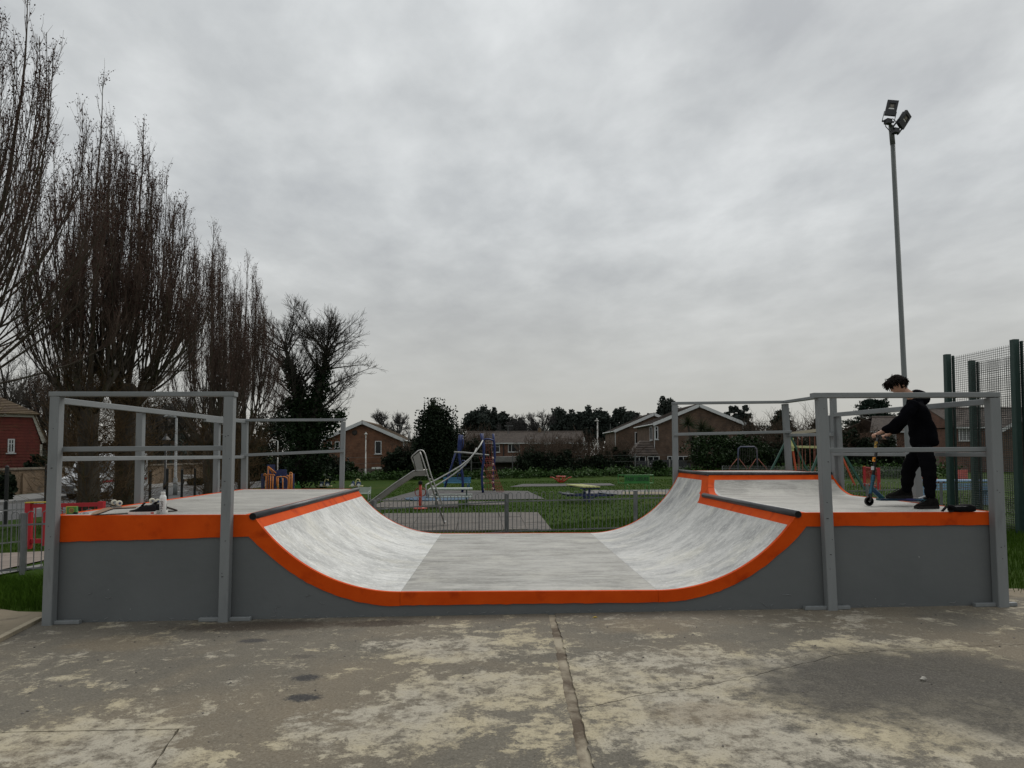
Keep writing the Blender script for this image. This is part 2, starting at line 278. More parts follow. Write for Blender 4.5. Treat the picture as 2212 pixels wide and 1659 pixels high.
# ---- weathered concrete slab in front of the ramp
def slab_material():
    M = bpy.data.materials.new('weathered_slab'); M.use_nodes = True; t = M.node_tree; b = t.nodes['Principled BSDF']; L_ = t.links.new; nn = t.nodes.new
    b.inputs['Roughness'].default_value = .92; b.inputs['Specular IOR Level'].default_value = .25
    tcn = nn('ShaderNodeTexCoord'); mpn = nn('ShaderNodeMapping'); L_(tcn.outputs['Object'], mpn.inputs[0]); mpn.inputs['Location'].default_value = (3.7, 1.9, 0)
    def noise(sc, det=8, rgh=.6, dist=0., src=mpn):
        n = nn('ShaderNodeTexNoise'); n.inputs['Scale'].default_value = sc; n.inputs['Detail'].default_value = det; n.inputs['Roughness'].default_value = rgh; n.inputs['Distortion'].default_value = dist; L_(src.outputs[0], n.inputs['Vector']); return n.outputs['Fac']
    def ramp(f, a, b_, c_=0., d=1.):
        r = nn('ShaderNodeMapRange'); r.inputs[1].default_value = a; r.inputs[2].default_value = b_; r.inputs[3].default_value = c_; r.inputs[4].default_value = d; L_(f, r.inputs[0]); return r.outputs[0]
    def math_(op, a, b_):
        n = nn('ShaderNodeMath'); n.operation = op
        for k, q in enumerate((a, b_)):
            if isinstance(q, (int, float)): n.inputs[k].default_value = q
            else: L_(q, n.inputs[k])
        return n.outputs[0]
    def mix(f, a, b_, mode='MIX'):
        n = nn('ShaderNodeMix'); n.data_type = 'RGBA'; n.blend_type = mode
        if isinstance(f, (int, float)): n.inputs[0].default_value = f
        else: L_(f, n.inputs[0])
        for k, q in ((6, a), (7, b_)):
            if isinstance(q, tuple): n.inputs[k].default_value = (*q, 1)
            else: L_(q, n.inputs[k])
        return n.outputs[2]
    big = noise(.33, 4, .5); med = noise(1.1, 10, .72, .4); fin = noise(6.5, 8, .75); grit = noise(70, 4, .7); pit = noise(26, 5, .7)
    sp = nn('ShaderNodeSeparateXYZ'); L_(tcn.outputs['Object'], sp.inputs[0])
    def spot(px, py, r, wx=1., wob=.6):
        P = gr(px, py); a = math_('MULTIPLY', math_('SUBTRACT', sp.outputs[0], float(P[0])), 1/(r*wx)); c_ = math_('MULTIPLY', math_('SUBTRACT', sp.outputs[1], float(P[1])), 1/r)
        d = math_('POWER', math_('ADD', math_('MULTIPLY', a, a), math_('MULTIPLY', c_, c_)), .5)
        return ramp(math_('ADD', d, math_('MULTIPLY', math_('SUBTRACT', noise(3.5/r if r < .4 else 2.2, 6, .65), .5), wob*2)), 1.0, .55)
    base = mix(ramp(noise(.8, 8, .65), .32, .68), (.100, .091, .074), (.155, .138, .108))
    base = mix(ramp(noise(.45, 6, .6, .6), .48, .66), base, (.175, .146, .105))                      # brownish zones
    zone = None
    for (px, py, r, wx, k) in ((1700, 1545, .95, 2.0, 1.), (1480, 1450, .75, 2.2, .85), (1010, 1400, .5, 2.2, .7), (830, 1570, .5, 1.6, .8), (1100, 1490, .5, 2.2, .8), (150, 1605, .45, 1.8, 1.), (1250, 1560, .3, 1.4, .8), (1900, 1395, .35, 3.0, .6), (1950, 1600, .3, 2., .5), (330, 1650, .3, 2., .8)):
        q = math_('MULTIPLY', spot(px, py, r, wx, .9), k); zone = q if zone is None else math_('MAXIMUM', zone, q)
    f2 = noise(3.8, 12, .80, .3)
    worn = math_('MULTIPLY', ramp(math_('ADD', math_('ADD', math_('MULTIPLY', f2, .8), math_('MULTIPLY', med, .45)), math_('MULTIPLY', zone, .16)), .665, .715), ramp(fin, .38, .52))
    col = mix(math_('MULTIPLY', worn, .92), base, mix(ramp(noise(.9, 5, .6), .42, .58), (.42, .365, .25), (.39, .355, .285)))   # pale worn laitance
    col = mix(math_('MULTIPLY', ramp(noise(11, 8, .75), .60, .65), .6), col, (.42, .37, .27))                        # flecks
    col = mix(math_('MULTIPLY', ramp(noise(2.3, 7, .7), .60, .72), .6), col, (.062, .058, .052))      # dark patches
    for (px, py, r, wx, dk, cc) in ((662, 1464, .10, 1.3, .85, (.026, .027, .031)), (655, 1507, .10, 1.5, .9, (.026, .027, .031)), (545, 1384, .09, 1.8, .8, (.035, .035, .038)), (650, 1418, .08, 1.6, .5, (.05, .043, .042)),
                               (2010, 1480, 1.15, 1.25, .85, (.066, .060, .050)), (1830, 1470, .6, 1.6, .7, (.075, .068, .058)), (560, 1352, .24, 4.2, .8, (.045, .032, .022)), (820, 1347, .16, 3.0, .8, (.04, .028, .02)),
                               (1400, 1350, .4, 1.6, .5, (.19, .15, .10)), (250, 1390, .35, 1.6, .5, (.20, .16, .105)), (1520, 1540, .25, 1.7, .4, (.20, .155, .10))):
        col = mix(math_('MULTIPLY', spot(px, py, r, wx), dk), col, cc)
    col = mix(math_('MULTIPLY', ramp(grit, .50, .72), .35), col, mix(.5, col, (.48, .45, .38)))
    col = mix(math_('MULTIPLY', ramp(grit, .46, .30), .55), col, (.04, .037, .032))
    col = mix(math_('MULTIPLY', ramp(pit, .40, .30), .5), col, (.05, .046, .04))
    L_(col, b.inputs['Base Color'])
    bn = nn('ShaderNodeBump'); bn.inputs['Strength'].default_value = .9; bn.inputs['Distance'].default_value = .006
    L_(math_('ADD', math_('ADD', math_('MULTIPLY', grit, .5), math_('MULTIPLY', pit, .9)), math_('ADD', math_('MULTIPLY', worn, .35), math_('MULTIPLY', fin, .6))), bn.inputs['Height']); L_(bn.outputs[0], b.inputs['Normal']); return M
slab_m = slab_material()
def jag(a, b, amp, step=.05, seed=0):
    r = np.random.default_rng(seed); a, b = np.array(a[:2]), np.array(b[:2]); Ln = np.linalg.norm(b-a); k = max(2, int(Ln/step)); t = np.linspace(0, 1, k+1)
    nrm_ = np.array([-(b-a)[1], (b-a)[0]])/Ln; w = np.cumsum(r.normal(0, 1, k+1)); w -= np.linspace(w[0], w[-1], k+1); w = w/max(1e-6, np.abs(w).max())*amp*.7+r.normal(0, amp*.3, k+1); w[0] = w[-1] = 0
    return [tuple(a+(b-a)*tt+nrm_*ww) for tt, ww in zip(t, w)]
def slab(poly):
    mb = MB(); k = len(poly); z = lambda p, d: .0123*(p[0]-4.8)+d
    mb.v = [(p[0], p[1], z(p, 0)) for p in poly]+[(p[0], p[1], z(p, -.10)) for p in poly]
    mb.f = [tuple(range(k))]+[(i, i+k, (i+1) % k+k, (i+1) % k) for i in range(k)]; mb.mi = [0]*len(mb.f)
    a = sum(poly[i][0]*poly[(i+1) % k][1]-poly[(i+1) % k][0]*poly[i][1] for i in range(k))
    if a < 0: mb.f = [tuple(reversed(f)) for f in mb.f]
    return struct('concrete_slab', mb, slab_m)
def ext(a, b, y): a, b = np.array(a[:2]), np.array(b[:2]); return tuple(a+(b-a)*(y-a[1])/(b[1]-a[1]))
J1, J2 = gr(1192, 1328), gr(1270, 1655); J1 = ext(J2, J1, .03); J3 = ext(J1, J2, -14)
A1 = gr(88, 1342)[:2]; A2 = gr(0, 1387)[:2]; A0 = ext(A2, A1, .25); A3 = tuple(np.array(A2)+(np.array(A2)-np.array(A1))*5)
N0, N1, N2 = gr(0, 1581), gr(388, 1574), gr(330, 1657); N3 = ext(N1, N2, -14); N0e = tuple(np.array(N1[:2])+(np.array(N0[:2])-np.array(N1[:2]))*4)
crk = [gr(p, q)[:2] for p, q in ((1268, 1528), (1375, 1503), (1480, 1488), (1600, 1466), (1720, 1437), (1800, 1416), (1900, 1405), (2080, 1396), (2260, 1392))]
def crack(seed=3, off=0.):
    pts = []
    for k in range(len(crk)-1): pts += jag(crk[k], crk[k+1], .016, .035, seed+k)[:-1]
    return [(p[0], p[1]+off) for p in pts]
rj = lambda a, b, o, sd: [(p[0]+o, p[1]) for p in jag(a, b, .014, .05, sd)]
c0 = crk[0]; Jc = ext(J1, J2, c0[1])
slab([A0]+rj(J1, J3, -.034, 5)+[N3]+list(reversed(rj(N1, N3, 0, 6)))+jag(N1, N0e, .008, .06, 7)+[A3, A2])
n1 = (N1[0]-.008, N1[1]-.013); slab([n1]+rj(n1, (N3[0]-.008, N3[1]), 0, 6)+[(-9, -14), (-9, N0e[1]-.012), (N0e[0]+.2, N0e[1]-.013)])
slab(rj(J1, (Jc[0], Jc[1]+.005), .034, 8)+crack(3, .006)+[(24, crk[-1][1]+.006), (24, .34), (9.9, .34), (9.75, .03)])
slab([(Jc[0]+.03, Jc[1]-.003)]+crack(3, -.003)+[(24, crk[-1][1]-.003), (24, -14), (J3[0]+.03, -14)]+list(reversed(rj((Jc[0], Jc[1]-.003), J3, .03, 12))))
fill_m = mat('joint_mortar', (.085, .062, .04), (.30, .26, .19), scale=2.2, rough=.95, bump=1., bscale=45, lo=.42, hi=.58)
mbj = MB(); P = [(J1[0]-.07, J1[1]), (J1[0]+.075, J1[1]), (J3[0]+.075, J3[1]), (J3[0]-.07, J3[1])]
mbj.add([(p[0], p[1], .0123*(p[0]-4.8)-.012) for p in P], [(0, 3, 2, 1)]); struct('joint_filler', mbj, fill_m)
dark_m = mat('crack_dirt', (.035, .03, .026), (.06, .05, .04), scale=12, rough=1)
mbj = MB().add([(x, y, .0123*(x-4.8)-.022) for x, y in ((-9, -14), (24, -14), (24, .3), (-2, .3))], [(0, 1, 2, 3)]); struct('slab_bed', mbj, dark_m)
# edging board, bare strip beside it
mbe = MB(); a, b = np.array([*A1, G(*A1)+.012]), np.array([*A3, G(*A3)+.012]); mbe.bar(a+np.array([-.03, .03, 0]), b+np.array([-.03, .03, 0]), .06, .05)
struct('edging_board', mbe, mat('edging_timber', (.27, .23, .16), (.36, .31, .22), scale=6, stretch=(1, 8, 1), rough=.9, bump=.4))
B1, B0 = gr(100, 1322), gr(0, 1316); mbs = MB(); ps = [A1, A2, A3, (-14, A3[1]), (-14, B0[1]+.1), (-4, B0[1]+.05), tuple(B0[:2]), tuple(gr(40, 1321)[:2]), tuple(B1[:2]), (.2, B1[1]-.05), (.2, .1)]
mbs.add([(p[0], p[1], G(p[0], min(p[1], 0))-.012) for p in ps], [tuple(range(len(ps)-1, -1, -1))]); struct('dirt_strip', mbs, dirt_m)
ps = [(9.5, .335), (30, .335), (30, 1.0), (16, .72), (12, .62), (10.6, .95), (9.5, 1.1)]
mbs = MB().add([(p[0], p[1], G(p[0], p[1])-.012) for p in ps], [tuple(range(len(ps)))]); struct('dirt_edge', mbs, dirt_m)
# play surfaces, paths, road
def psheet(name, pxs, dz, mt, step=1.): return sheet(name, [gr(*p) for p in pxs], dz, mt, step)
soft_m = mat('soft_play_black', (.045, .043, .043), (.075, .07, .066), scale=2, rough=.9, bump=.4, bscale=60)
tile_m = mat('rubber_tile', (.085, .075, .066), (.125, .108, .092), scale=2.2, rough=.92, bump=.5, bscale=50, c3=(.05, .047, .045), s3=4)
psheet('climbing_surface', ((820, 1081), (1177, 1077), (1140, 1060), (905, 1058)), -.012, soft_m)
psheet('seesaw_surface', ((1100, 1051), (1330, 1048), (1318, 1043.5), (1130, 1045)), -.012, soft_m)
psheet('park_path', ((1255, 1068), (1720, 1068), (1720, 1056), (1270, 1058.5)), -.012, mat('path_tarmac', (.10, .095, .09), (.14, .13, .125), scale=2, rough=.9))
psheet('sand_patch', ((1345, 1067), (1440, 1067), (1437, 1062.5), (1346, 1062)), -.006, dirt_m)
psheet('left_path', ((-160, 1265), (100, 1207), (100, 1189), (-160, 1200)), -.012, mat('gritty_path', (.16, .13, .11), (.23, .19, .16), scale=2.5, rough=.95, bump=.5))
psheet('fence_kerb', ((-300, 1300), (92, 1222), (92, 1217), (-300, 1290)), -.005, pave_m)
psheet('bare_ground', ((-500, 1040), (-30, 1150), (100, 1124), (150, 1040)), -.02, grass_m)
sheet('road', [(-17.2, -10), (-11.2, -10), (-11.2, 150), (-17.2, 150)], -.012, tarm_m, 3)
sheet('far_pavement', [(-20.3, -10), (-17.3, -10), (-17.3, 150), (-20.3, 150)], .10, pave_m, 3)
mbk = MB()
for y0 in np.arange(-10, 120, .95): mbk.box(-17.24, y0+.46, G(-17, y0)+.04, .12, .93, .13)
struct('kerb_stones', mbk, pave_m)
mbk = MB()
for y0 in np.arange(10, 110, 4): mbk.box(-14.2, y0+1, G(-14, y0)-.008, .1, 2, .004)
struct('road_marking', mbk, mat('road_paint', (.55, .55, .52), (.4, .4, .38), scale=9, rough=.8))
# rubber tiles with open joints, near the slide
def tiles(pxs, nu, nv, name='rubber_surface'):
    root = bpy.data.objects.new(name, None); COL.objects.link(root); root['kind'] = 'structure'
    q = [np.array(gr(*p)[:2]) for p in pxs]; ROOT[root.name] = (0, 0, 0); r = np.random.default_rng(nu)
    for iu in range(nu):
        for iv in range(nv):
            g = .008+.02*(r.random() < .12); u0, u1, v0, v1 = (iu+g)/nu, (iu+1-g)/nu, (iv+g)/nv, (iv+1-g)/nv
            P = [(q[0]*(1-u)+q[1]*u)*(1-v)+(q[3]*(1-u)+q[2]*u)*v for u, v in ((u0, v0), (u1, v0), (u1, v1), (u0, v1))]; h = r.uniform(-.008, .004)
            mb = MB(); v = [(p[0], p[1], G(p[0], p[1])-.045) for p in P]+[(p[0], p[1], G(p[0], p[1])+.002+h) for p in P]
            mb.add(v, [(0, 1, 5, 4), (1, 2, 6, 5), (2, 3, 7, 6), (3, 0, 4, 7), (4, 5, 6, 7)]); obj('tile', mb, tile_m, root)
tiles(((780, 1147), (1192, 1143), (1162, 1106), (830, 1108.5)), 8, 3)
tiles(((790, 1096), (990, 1095), (990, 1082), (830, 1083)), 5, 2)
tiles(((1010, 1090.5), (1096, 1089), (1090, 1082.5), (1010, 1083)), 2, 1)
psheet('tile_bed', ((775, 1148), (1194, 1144), (1160, 1105.5), (828, 1108)), -.02, dark_m)
# ---- grass blades (nobody could count them)
blade_m = mat('grass_blade', (.028, .064, .005), (.052, .098, .011), scale=1.6, rough=.95, spec=.06, lo=.3, hi=.7, c3=(.06, .062, .022), s3=.8, lo3=.62, hi3=.8)
def blades(P, h0, h1, w, seed):
    r = np.random.default_rng(seed); n = len(P); a = r.uniform(0, 2*np.pi, n); h = r.uniform(h0, h1, n); ln = r.uniform(.1, .9, n)*h; d = r.uniform(0, 2*np.pi, n)
    base = np.stack([P[:, 0], P[:, 1], Gv(P[:, 0], P[:, 1])-.04], -1); s_ = np.stack([np.cos(a), np.sin(a), 0*a], -1)*w
    mid = base+np.stack([np.cos(d)*ln*.35, np.sin(d)*ln*.35, h*.6+.03], -1); tip = base+np.stack([np.cos(d)*ln, np.sin(d)*ln, h+.03], -1)
    V = np.stack([base-s_, base+s_, mid+s_*.7, tip, mid-s_*.7], 1).reshape(-1, 3); i = np.arange(n)[:, None]*5
    return V, np.concatenate([i+np.array([[0, 1, 2]]), i+np.array([[0, 2, 4]]), i+np.array([[4, 2, 3]])])
def scatter(n, x0, x1, y0, y1, seed, keep=None):
    r = np.random.default_rng(seed); P = np.stack([r.uniform(x0, x1, n), r.uniform(y0, y1, n)], -1)
    P = P[~((P[:, 0] > -.15) & (P[:, 0] < 9.75) & (P[:, 1] < 5.4) & (P[:, 1] > 0))]
    return P if keep is None else P[keep(P)]
def inpoly(P, pxs):
    q = [gr(*p)[:2] for p in pxs]; ins = np.zeros(len(P), bool)
    for (x0, y0), (x1, y1) in zip(q, q[1:]+q[:1]):
        c_ = ((y0 > P[:, 1]) != (y1 > P[:, 1])) & (P[:, 0] < (x1-x0)*(P[:, 1]-y0)/((y1-y0) if abs(y1-y0) > 1e-9 else 1e-9)+x0); ins ^= c_
    return ins
HARD = [((775, 1148), (1194, 1144), (1160, 1105.5), (828, 1108)), ((790, 1096), (990, 1095), (990, 1082), (830, 1083)), ((1010, 1090.5), (1096, 1089), (1090, 1082.5), (1010, 1083)), ((820, 1081), (1177, 1077), (1140, 1060), (905, 1058)), ((1255, 1068), (1720, 1068), (1720, 1056), (1270, 1058.5)), ((1100, 1051), (1330, 1048), (1318, 1043.5), (1130, 1045)), ((-160, 1268), (100, 1210), (100, 1187), (-160, 1198)), ((-300, 1302), (92, 1224), (92, 1215), (-300, 1288))]
def soft(P):
    k = np.ones(len(P), bool)
    for h in HARD: k &= ~inpoly(P, h)
    return P[k]
B0y = B0[1]; gb = MB()
gb.np(*blades(scatter(26000, -5.2, 0, .2, 3.2, 1, lambda P: (P[:, 1] > B0y-.02+.06*np.sin(P[:, 0]*7)-.1*(P[:, 0] > -.5)) & (P[:, 1] < .57*(P[:, 0]+2.88)+3.98+.1)), .04, .13, .0035, 2))
gb.np(*blades(scatter(22000, 9.6, 16, .7, 8, 3, lambda P: P[:, 1] > .75+.15*np.sin(P[:, 0]*3)), .04, .11, .0035, 4))
obj('grass', gb, blade_m, kind='stuff')
gb = MB()
gb.np(*blades(soft(scatter(42000, 1, 12, 5.3, 16, 5, lambda P: (P[:, 1] < 6+.9*P[:, 0]) & (P[:, 1] > 4.5+.4*P[:, 0]))), .015, .05, .006, 6))
gb.np(*blades(soft(scatter(34000, -2, 26, 12, 45, 7)), .01, .04, .014, 8)); gb.np(*blades(soft(scatter(9000, -9, 0, 5.5, 20, 9)), .03, .08, .007, 10))
obj('grass', gb, blade_m, kind='stuff')
# ================================================================== RAMP
Wd, Ln, HD, HF, HU = 9.58, 5.28, 1.0065, .2248, 1.3117
XF1, XF2, RL, RR = 3.475, 6.085, 1.80, 1.73
XCL = XF1-math.sqrt(RL**2-(RL-(HD-HF))**2); XCR = XF2+math.sqrt(RR**2-(RR-(HD-HF))**2); XU = XF2+math.sqrt(RR**2-(RR-(HU-HF))**2)
YQ, YU, SEAM = 2.86, 3.56, 3.30; RQ = ((YU-YQ)**2+(HU-HD)**2)/(2*(HU-HD))
def zl(x): return HF+RL-np.sqrt(np.maximum(RL**2-(XF1-x)**2, 0))
def zr(x): return HF+RR-np.sqrt(np.maximum(RR**2-np.minimum(x-XF2, RR*.999)**2, 0))
def hy(y): return np.where(y < YQ, HD, np.where(y > YU, HU, HD+RQ-np.sqrt(np.maximum(RQ**2-(np.clip(y, YQ, YU)-YQ)**2, 0))))
def conc(name, dark, light, warm, stretch, k=1.):
    """steel-trowelled concrete: cloudy patches, trowel sweeps along the run of the ramp, fine scratches, yellowish bloom"""
    M = bpy.data.materials.new(name); M.use_nodes = True; t = M.node_tree; b = t.nodes['Principled BSDF']; b.inputs['Roughness'].default_value = .7; b.inputs['Specular IOR Level'].default_value = .25; nn = t.nodes.new; L_ = t.links.new
    tcn = nn('ShaderNodeTexCoord')
    def noise(sc, stv, det, rgh, a, b_, dist=0., loc=(0, 0, 0)):
        mp_ = nn('ShaderNodeMapping'); mp_.inputs['Scale'].default_value = stv; mp_.inputs['Location'].default_value = loc; L_(tcn.outputs['Object'], mp_.inputs[0]); n = nn('ShaderNodeTexNoise'); n.inputs['Scale'].default_value = sc; n.inputs['Detail'].default_value = det; n.inputs['Roughness'].default_value = rgh; n.inputs['Distortion'].default_value = dist; L_(mp_.outputs[0], n.inputs['Vector'])
        r = nn('ShaderNodeMapRange'); r.inputs[1].default_value = a; r.inputs[2].default_value = b_; L_(n.outputs['Fac'], r.inputs[0]); return r.outputs[0]
    def mix(f, a, b_, g=1.):
        n = nn('ShaderNodeMix'); n.data_type = 'RGBA'
        m_ = nn('ShaderNodeMath'); m_.operation = 'MULTIPLY'; m_.inputs[1].default_value = g; L_(f, m_.inputs[0]); L_(m_.outputs[0], n.inputs[0])
        for q_, q in ((6, a), (7, b_)):
            if isinstance(q, tuple): n.inputs[q_].default_value = (*q, 1)
            else: L_(q, n.inputs[q_])
        return n.outputs[2]
    mid = tuple((p+q)/2 for p, q in zip(dark, light))
    col = mix(noise(.9, (1, 1, 1), 8, .6, .35, .65, .6), dark, light, .75)
    col = mix(noise(2.2, stretch, 10, .65, .42, .62, .5), col, light, .7)
    col = mix(noise(3.1, stretch, 9, .68, .50, .66, .4, (7, 3, 1)), col, dark, .75)
    col = mix(noise(1.3, (1, 1.5, 1), 9, .7, .52, .66, .3, (2, 9, 4)), col, warm, .55)
    fs = tuple(q*3.2 for q in stretch)
    col = mix(noise(5.5, fs, 6, .7, .54, .64, .2, (1, 4, 2)), col, tuple(min(.82, q*1.22) for q in light), .65)
    col = mix(noise(6.5, fs, 6, .7, .56, .66, .2, (5, 1, 8)), col, tuple(q*.72 for q in dark), .6)
    L_(col, b.inputs['Base Color'])
    hb = noise(5.5, fs, 6, .7, .3, .7); bn = nn('ShaderNodeBump'); bn.inputs['Strength'].default_value = .18; bn.inputs['Distance'].default_value = .006; L_(hb, bn.inputs['Height']); L_(bn.outputs[0], b.inputs['Normal']); MATS[name] = M; return M
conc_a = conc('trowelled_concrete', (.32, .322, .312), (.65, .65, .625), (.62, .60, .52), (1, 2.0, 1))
conc_b = conc('trowelled_concrete_shaded', (.25, .252, .25), (.57, .565, .54), (.60, .58, .50), (1, 2.2, 1))  # same concrete, toned down for the right curve, which faces away from the sun
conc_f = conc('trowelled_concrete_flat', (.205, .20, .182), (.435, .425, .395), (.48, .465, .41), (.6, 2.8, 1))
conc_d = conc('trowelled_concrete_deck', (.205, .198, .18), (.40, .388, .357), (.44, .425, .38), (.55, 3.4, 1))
orange = mat('orange_paint', (.58, .074, .005), (.50, .054, .003), scale=2.5, rough=.75, spec=.10, bump=.25, bscale=14, c3=(.30, .026, .002), s3=4.5, lo3=.57, hi3=.80)
wallp = mat('grey_wall_paint', (.110, .118, .120), (.127, .135, .137), scale=1.1, rough=.75, spec=.2, bump=.4, bscale=9, c3=(.33, .34, .34), s3=28, lo3=.745, hi3=.77)
steel = mat('dark_steel', (.035, .036, .038), (.075, .076, .08), scale=3, rough=.42, metal=.6, stretch=(6, .6, 6), bump=.1)
black = mat('black_and_hollow_shade', (.004, .004, .004), rough=1)  # for black parts, and for the painted dark inside the pipe ends
ramp = thing('skate_ramp', 'low concrete skate ramp with orange painted edges and grey side walls', 'skate ramp', (4.8, 2.6, 0), world=True)
def field(name, xs, ys, zf, mts, mf=lambda x, y, z: 0):
    xs, ys = np.array(xs), np.array(ys); X, Y = np.meshgrid(xs, ys); Z = zf(X, Y); i = np.arange(X.size).reshape(X.shape)
    q = np.stack([i[:-1, :-1], i[:-1, 1:], i[1:, 1:], i[1:, :-1]], -1).reshape(-1, 4); V = np.stack([X, Y, Z], -1).reshape(-1, 3); cen = V[q].mean(1)
    k = np.broadcast_to(np.asarray(mf(cen[:, 0], cen[:, 1], cen[:, 2])), (len(q),)).astype(int); mb = MB()
    for kk in np.unique(k): mb.np(V, q[k == kk], int(kk))
    return obj(name, mb, mts, ramp, smooth=True)
ang = np.linspace(0, 1, 33); Y0, Y1 = .036, Ln-.03; gap = .003
ysL = [np.linspace(Y0, SEAM-gap, 12), np.linspace(SEAM+gap, Y1, 8)]
def arcx(x0, R, h): th = math.acos(1-h/R); return R*np.sin(th*ang)
xl = XF1-arcx(XF1, RL, HD-HF)[::-1]; zb = HD-.125
xlb = XF1-math.sqrt(RL**2-(RL-(zb-HF))**2); xl = np.sort(np.concatenate([xl, [xlb]]))
for ys in ysL:
    field('quarter_pipe', xl, ys, lambda x, y: zl(x), (conc_a, orange), lambda x, y, z: np.where(z > zb, 1, 0))
    field('flat_bottom', np.linspace(XF1+.002, XF2-.002, 14), ys, lambda x, y: HF+0*x, conc_f)
deckx = [0.02, XCL-.105, XCL-.004]
field('platform', [.02, .045]+list(np.linspace(.2, XCL-.105, 8))+[XCL-.004], np.linspace(Y0, Y1, 14), lambda x, y: HD+0*x, (conc_d, orange), lambda x, y, z: np.where((x > XCL-.105) | (x < .045), 1, 0))
# right side: low half, raised half and the hip between them, one height field cut at the seam
xr_ = np.concatenate([XF2+RR*np.sin(math.acos(1-(HU-HF)/RR)*np.linspace(0, .72, 40)), np.arange(XF2+RR*math.sin(math.acos(1-(HU-HF)/RR)*.72)+.005, XU, .005), [XU], [XF2+math.sqrt(RR**2-(RR-(zb-HF))**2), XCR]])
xr_ = np.unique(np.round(xr_, 5)); zfr = lambda x, y: np.minimum(zr(x), hy(y))
def omask(x, y, z):
    low = (z > zb) & (x < XCR+.005) & (y < SEAM+.05)
    up = (x < XU+.01) & (z > HU-.115) & (y > SEAM)
    hipl = (z > zb) & (x < XU) & (y < 3.30+(z-.88)*1.55) & (zr(x) <= hy(y)+1e-4)
    strip = (x >= XCR) & (x < XCR+.10)
    hipr = (zr(x) > hy(y)) & (x < XCR+.11+np.maximum(z-1.03, 0)*.55)
    topq = (z > HU-.095) & (y < YU+.002)
    return np.where(low | up | hipl | (strip & (y < YU)) | hipr | topq, 1, 0)
fin_y = lambda a, b: np.concatenate([np.linspace(Y0, 2.7, 10)[:-1], np.arange(2.7, SEAM-gap, .006), [SEAM-gap]]) if a else np.concatenate([[SEAM+gap], np.arange(SEAM+.006, 3.86, .006), np.linspace(3.87, Y1, 6)])
for lo_ in (True, False):
    field('quarter_pipe', xr_, fin_y(lo_, 0), zfr, (conc_b, orange), omask)
xd = np.concatenate([[XU], np.arange(XU+.006, 7.88, .006), np.linspace(8.25, Wd-.02, 10)]); yq = np.unique(np.concatenate([np.linspace(Y0, YQ, 12), YQ+RQ*np.sin(math.acos(1-(HU-HD)/RQ)*np.linspace(0, 1, 90))]))
field('platform', xd, yq, lambda x, y: hy(y), (conc_d, orange), lambda x, y, z: np.where((z > HU-.095) | (x < XCR+.10) | ((z > HD+.02) & (x < XCR+.11+(z-1.03)*.55)), 1, 0))
field('raised_platform', np.linspace(XU+.004, Wd-.02, 6), np.linspace(YU+.004, Y1, 6), lambda x, y: HU+0*x, conc_d)
# body (grey render)
prof = [(0, HD)]+[(float(x), float(zl(x))) for x in xl[::2]]+[(float(x), float(zr(x))) for x in xr_ if x <= XCR+1e-6][::4]+[(XCR, HD), (Wd, HD)]
poly = [(Wd, -.2)]+[(p[0], p[1]-.008) for p in reversed(prof)]+[(0, -.2)]
body = MB(); body.prism(poly, (0, 0, 0), (1, 0, 0), (0, 0, 1), (0, 1, 0), Ln)
py_ = [(YQ, HD-.006)]+[(float(y), float(hy(y))-.006) for y in yq if y > YQ]+[(Ln+.003, HU-.006), (Ln+.003, -.2), (YQ, -.2)]
body.prism([p for p in py_], (XU-.01, 0, 0), (0, 1, 0), (0, 0, 1), (1, 0, 0), Wd+.003-XU+.01)
rp = [(float(x), float(zr(x))-.008) for x in xr_[::3]]; body.prism([(XU+.05, .3)]+list(reversed(rp))+[(XF2, .1)], (0, SEAM+.3, 0), (1, 0, 0), (0, 0, 1), (0, 1, 0), Ln-SEAM-.298)
obj('side_wall', body, wallp, ramp)
# orange edge trims, cast in lengths
def trim(pts, th, y0, y1, name='edge_trim'):
    top = np.array(pts); T = nrm(np.gradient(top, axis=0)); nn_ = np.stack([T[:, 1], -T[:, 0]], -1); nn_[nn_[:, 1] > 0] *= -1
    bot = top+nn_*np.array(th)[:, None]; k = len(top); mb = MB(); r = np.random.default_rng(k); bot = bot+r.normal(0, .0022, bot.shape)*[[0, 1]]
    v = [(p[0], y0, p[1]+.003) for p in top]+[(p[0], y1, p[1]+.003) for p in top]+[(p[0], y0, p[1]) for p in bot]+[(p[0], y1, p[1]) for p in bot]
    f = [(i, i+1, i+1+k, i+k) for i in range(k-1)]+[(i+2*k, i+1+2*k, i+1, i) for i in range(k-1)]+[(i+3*k, i+1+3*k, i+1+2*k, i+2*k) for i in range(k-1)]+[(i+k, i+1+k, i+1+3*k, i+3*k) for i in range(k-1)]
    f += [(0, k, 3*k, 2*k), (k-1, 3*k-1, 4*k-1, 2*k-1)]; mb.add(v, f); return obj(name, mb, orange, ramp)
GAPS = .0012
lerp = lambda a, b, n: list(np.linspace(a, b, n))
x1 = np.linspace(-.008, XCL+.004, 22); trim([(x, HD) for x in x1], np.interp(x1, [0, XCL], [.262, .215]), -.016, Y0)
x2 = np.concatenate([xl[xl > XCL+.02], [XF1]]); x2 = np.linspace(XCL+.01, XF1-GAPS, 40); trim([(x, float(zl(x))) for x in x2], np.interp(x2, [XCL, XCL+.25, XF1], [.17, .135, .135]), -.0145, Y0)
x3 = np.linspace(XF1+GAPS, XF2-GAPS, 40); trim([(x, HF) for x in x3], np.interp(x3, [XF1, XF2], [.128, .112]), -.018, Y0)
x4 = np.linspace(XF2+GAPS, XCR-.01, 40); trim([(x, float(zr(x))) for x in x4], np.interp(x4, [XF2, XCR-.3, XCR], [.113, .115, .15]), -.0145, Y0)
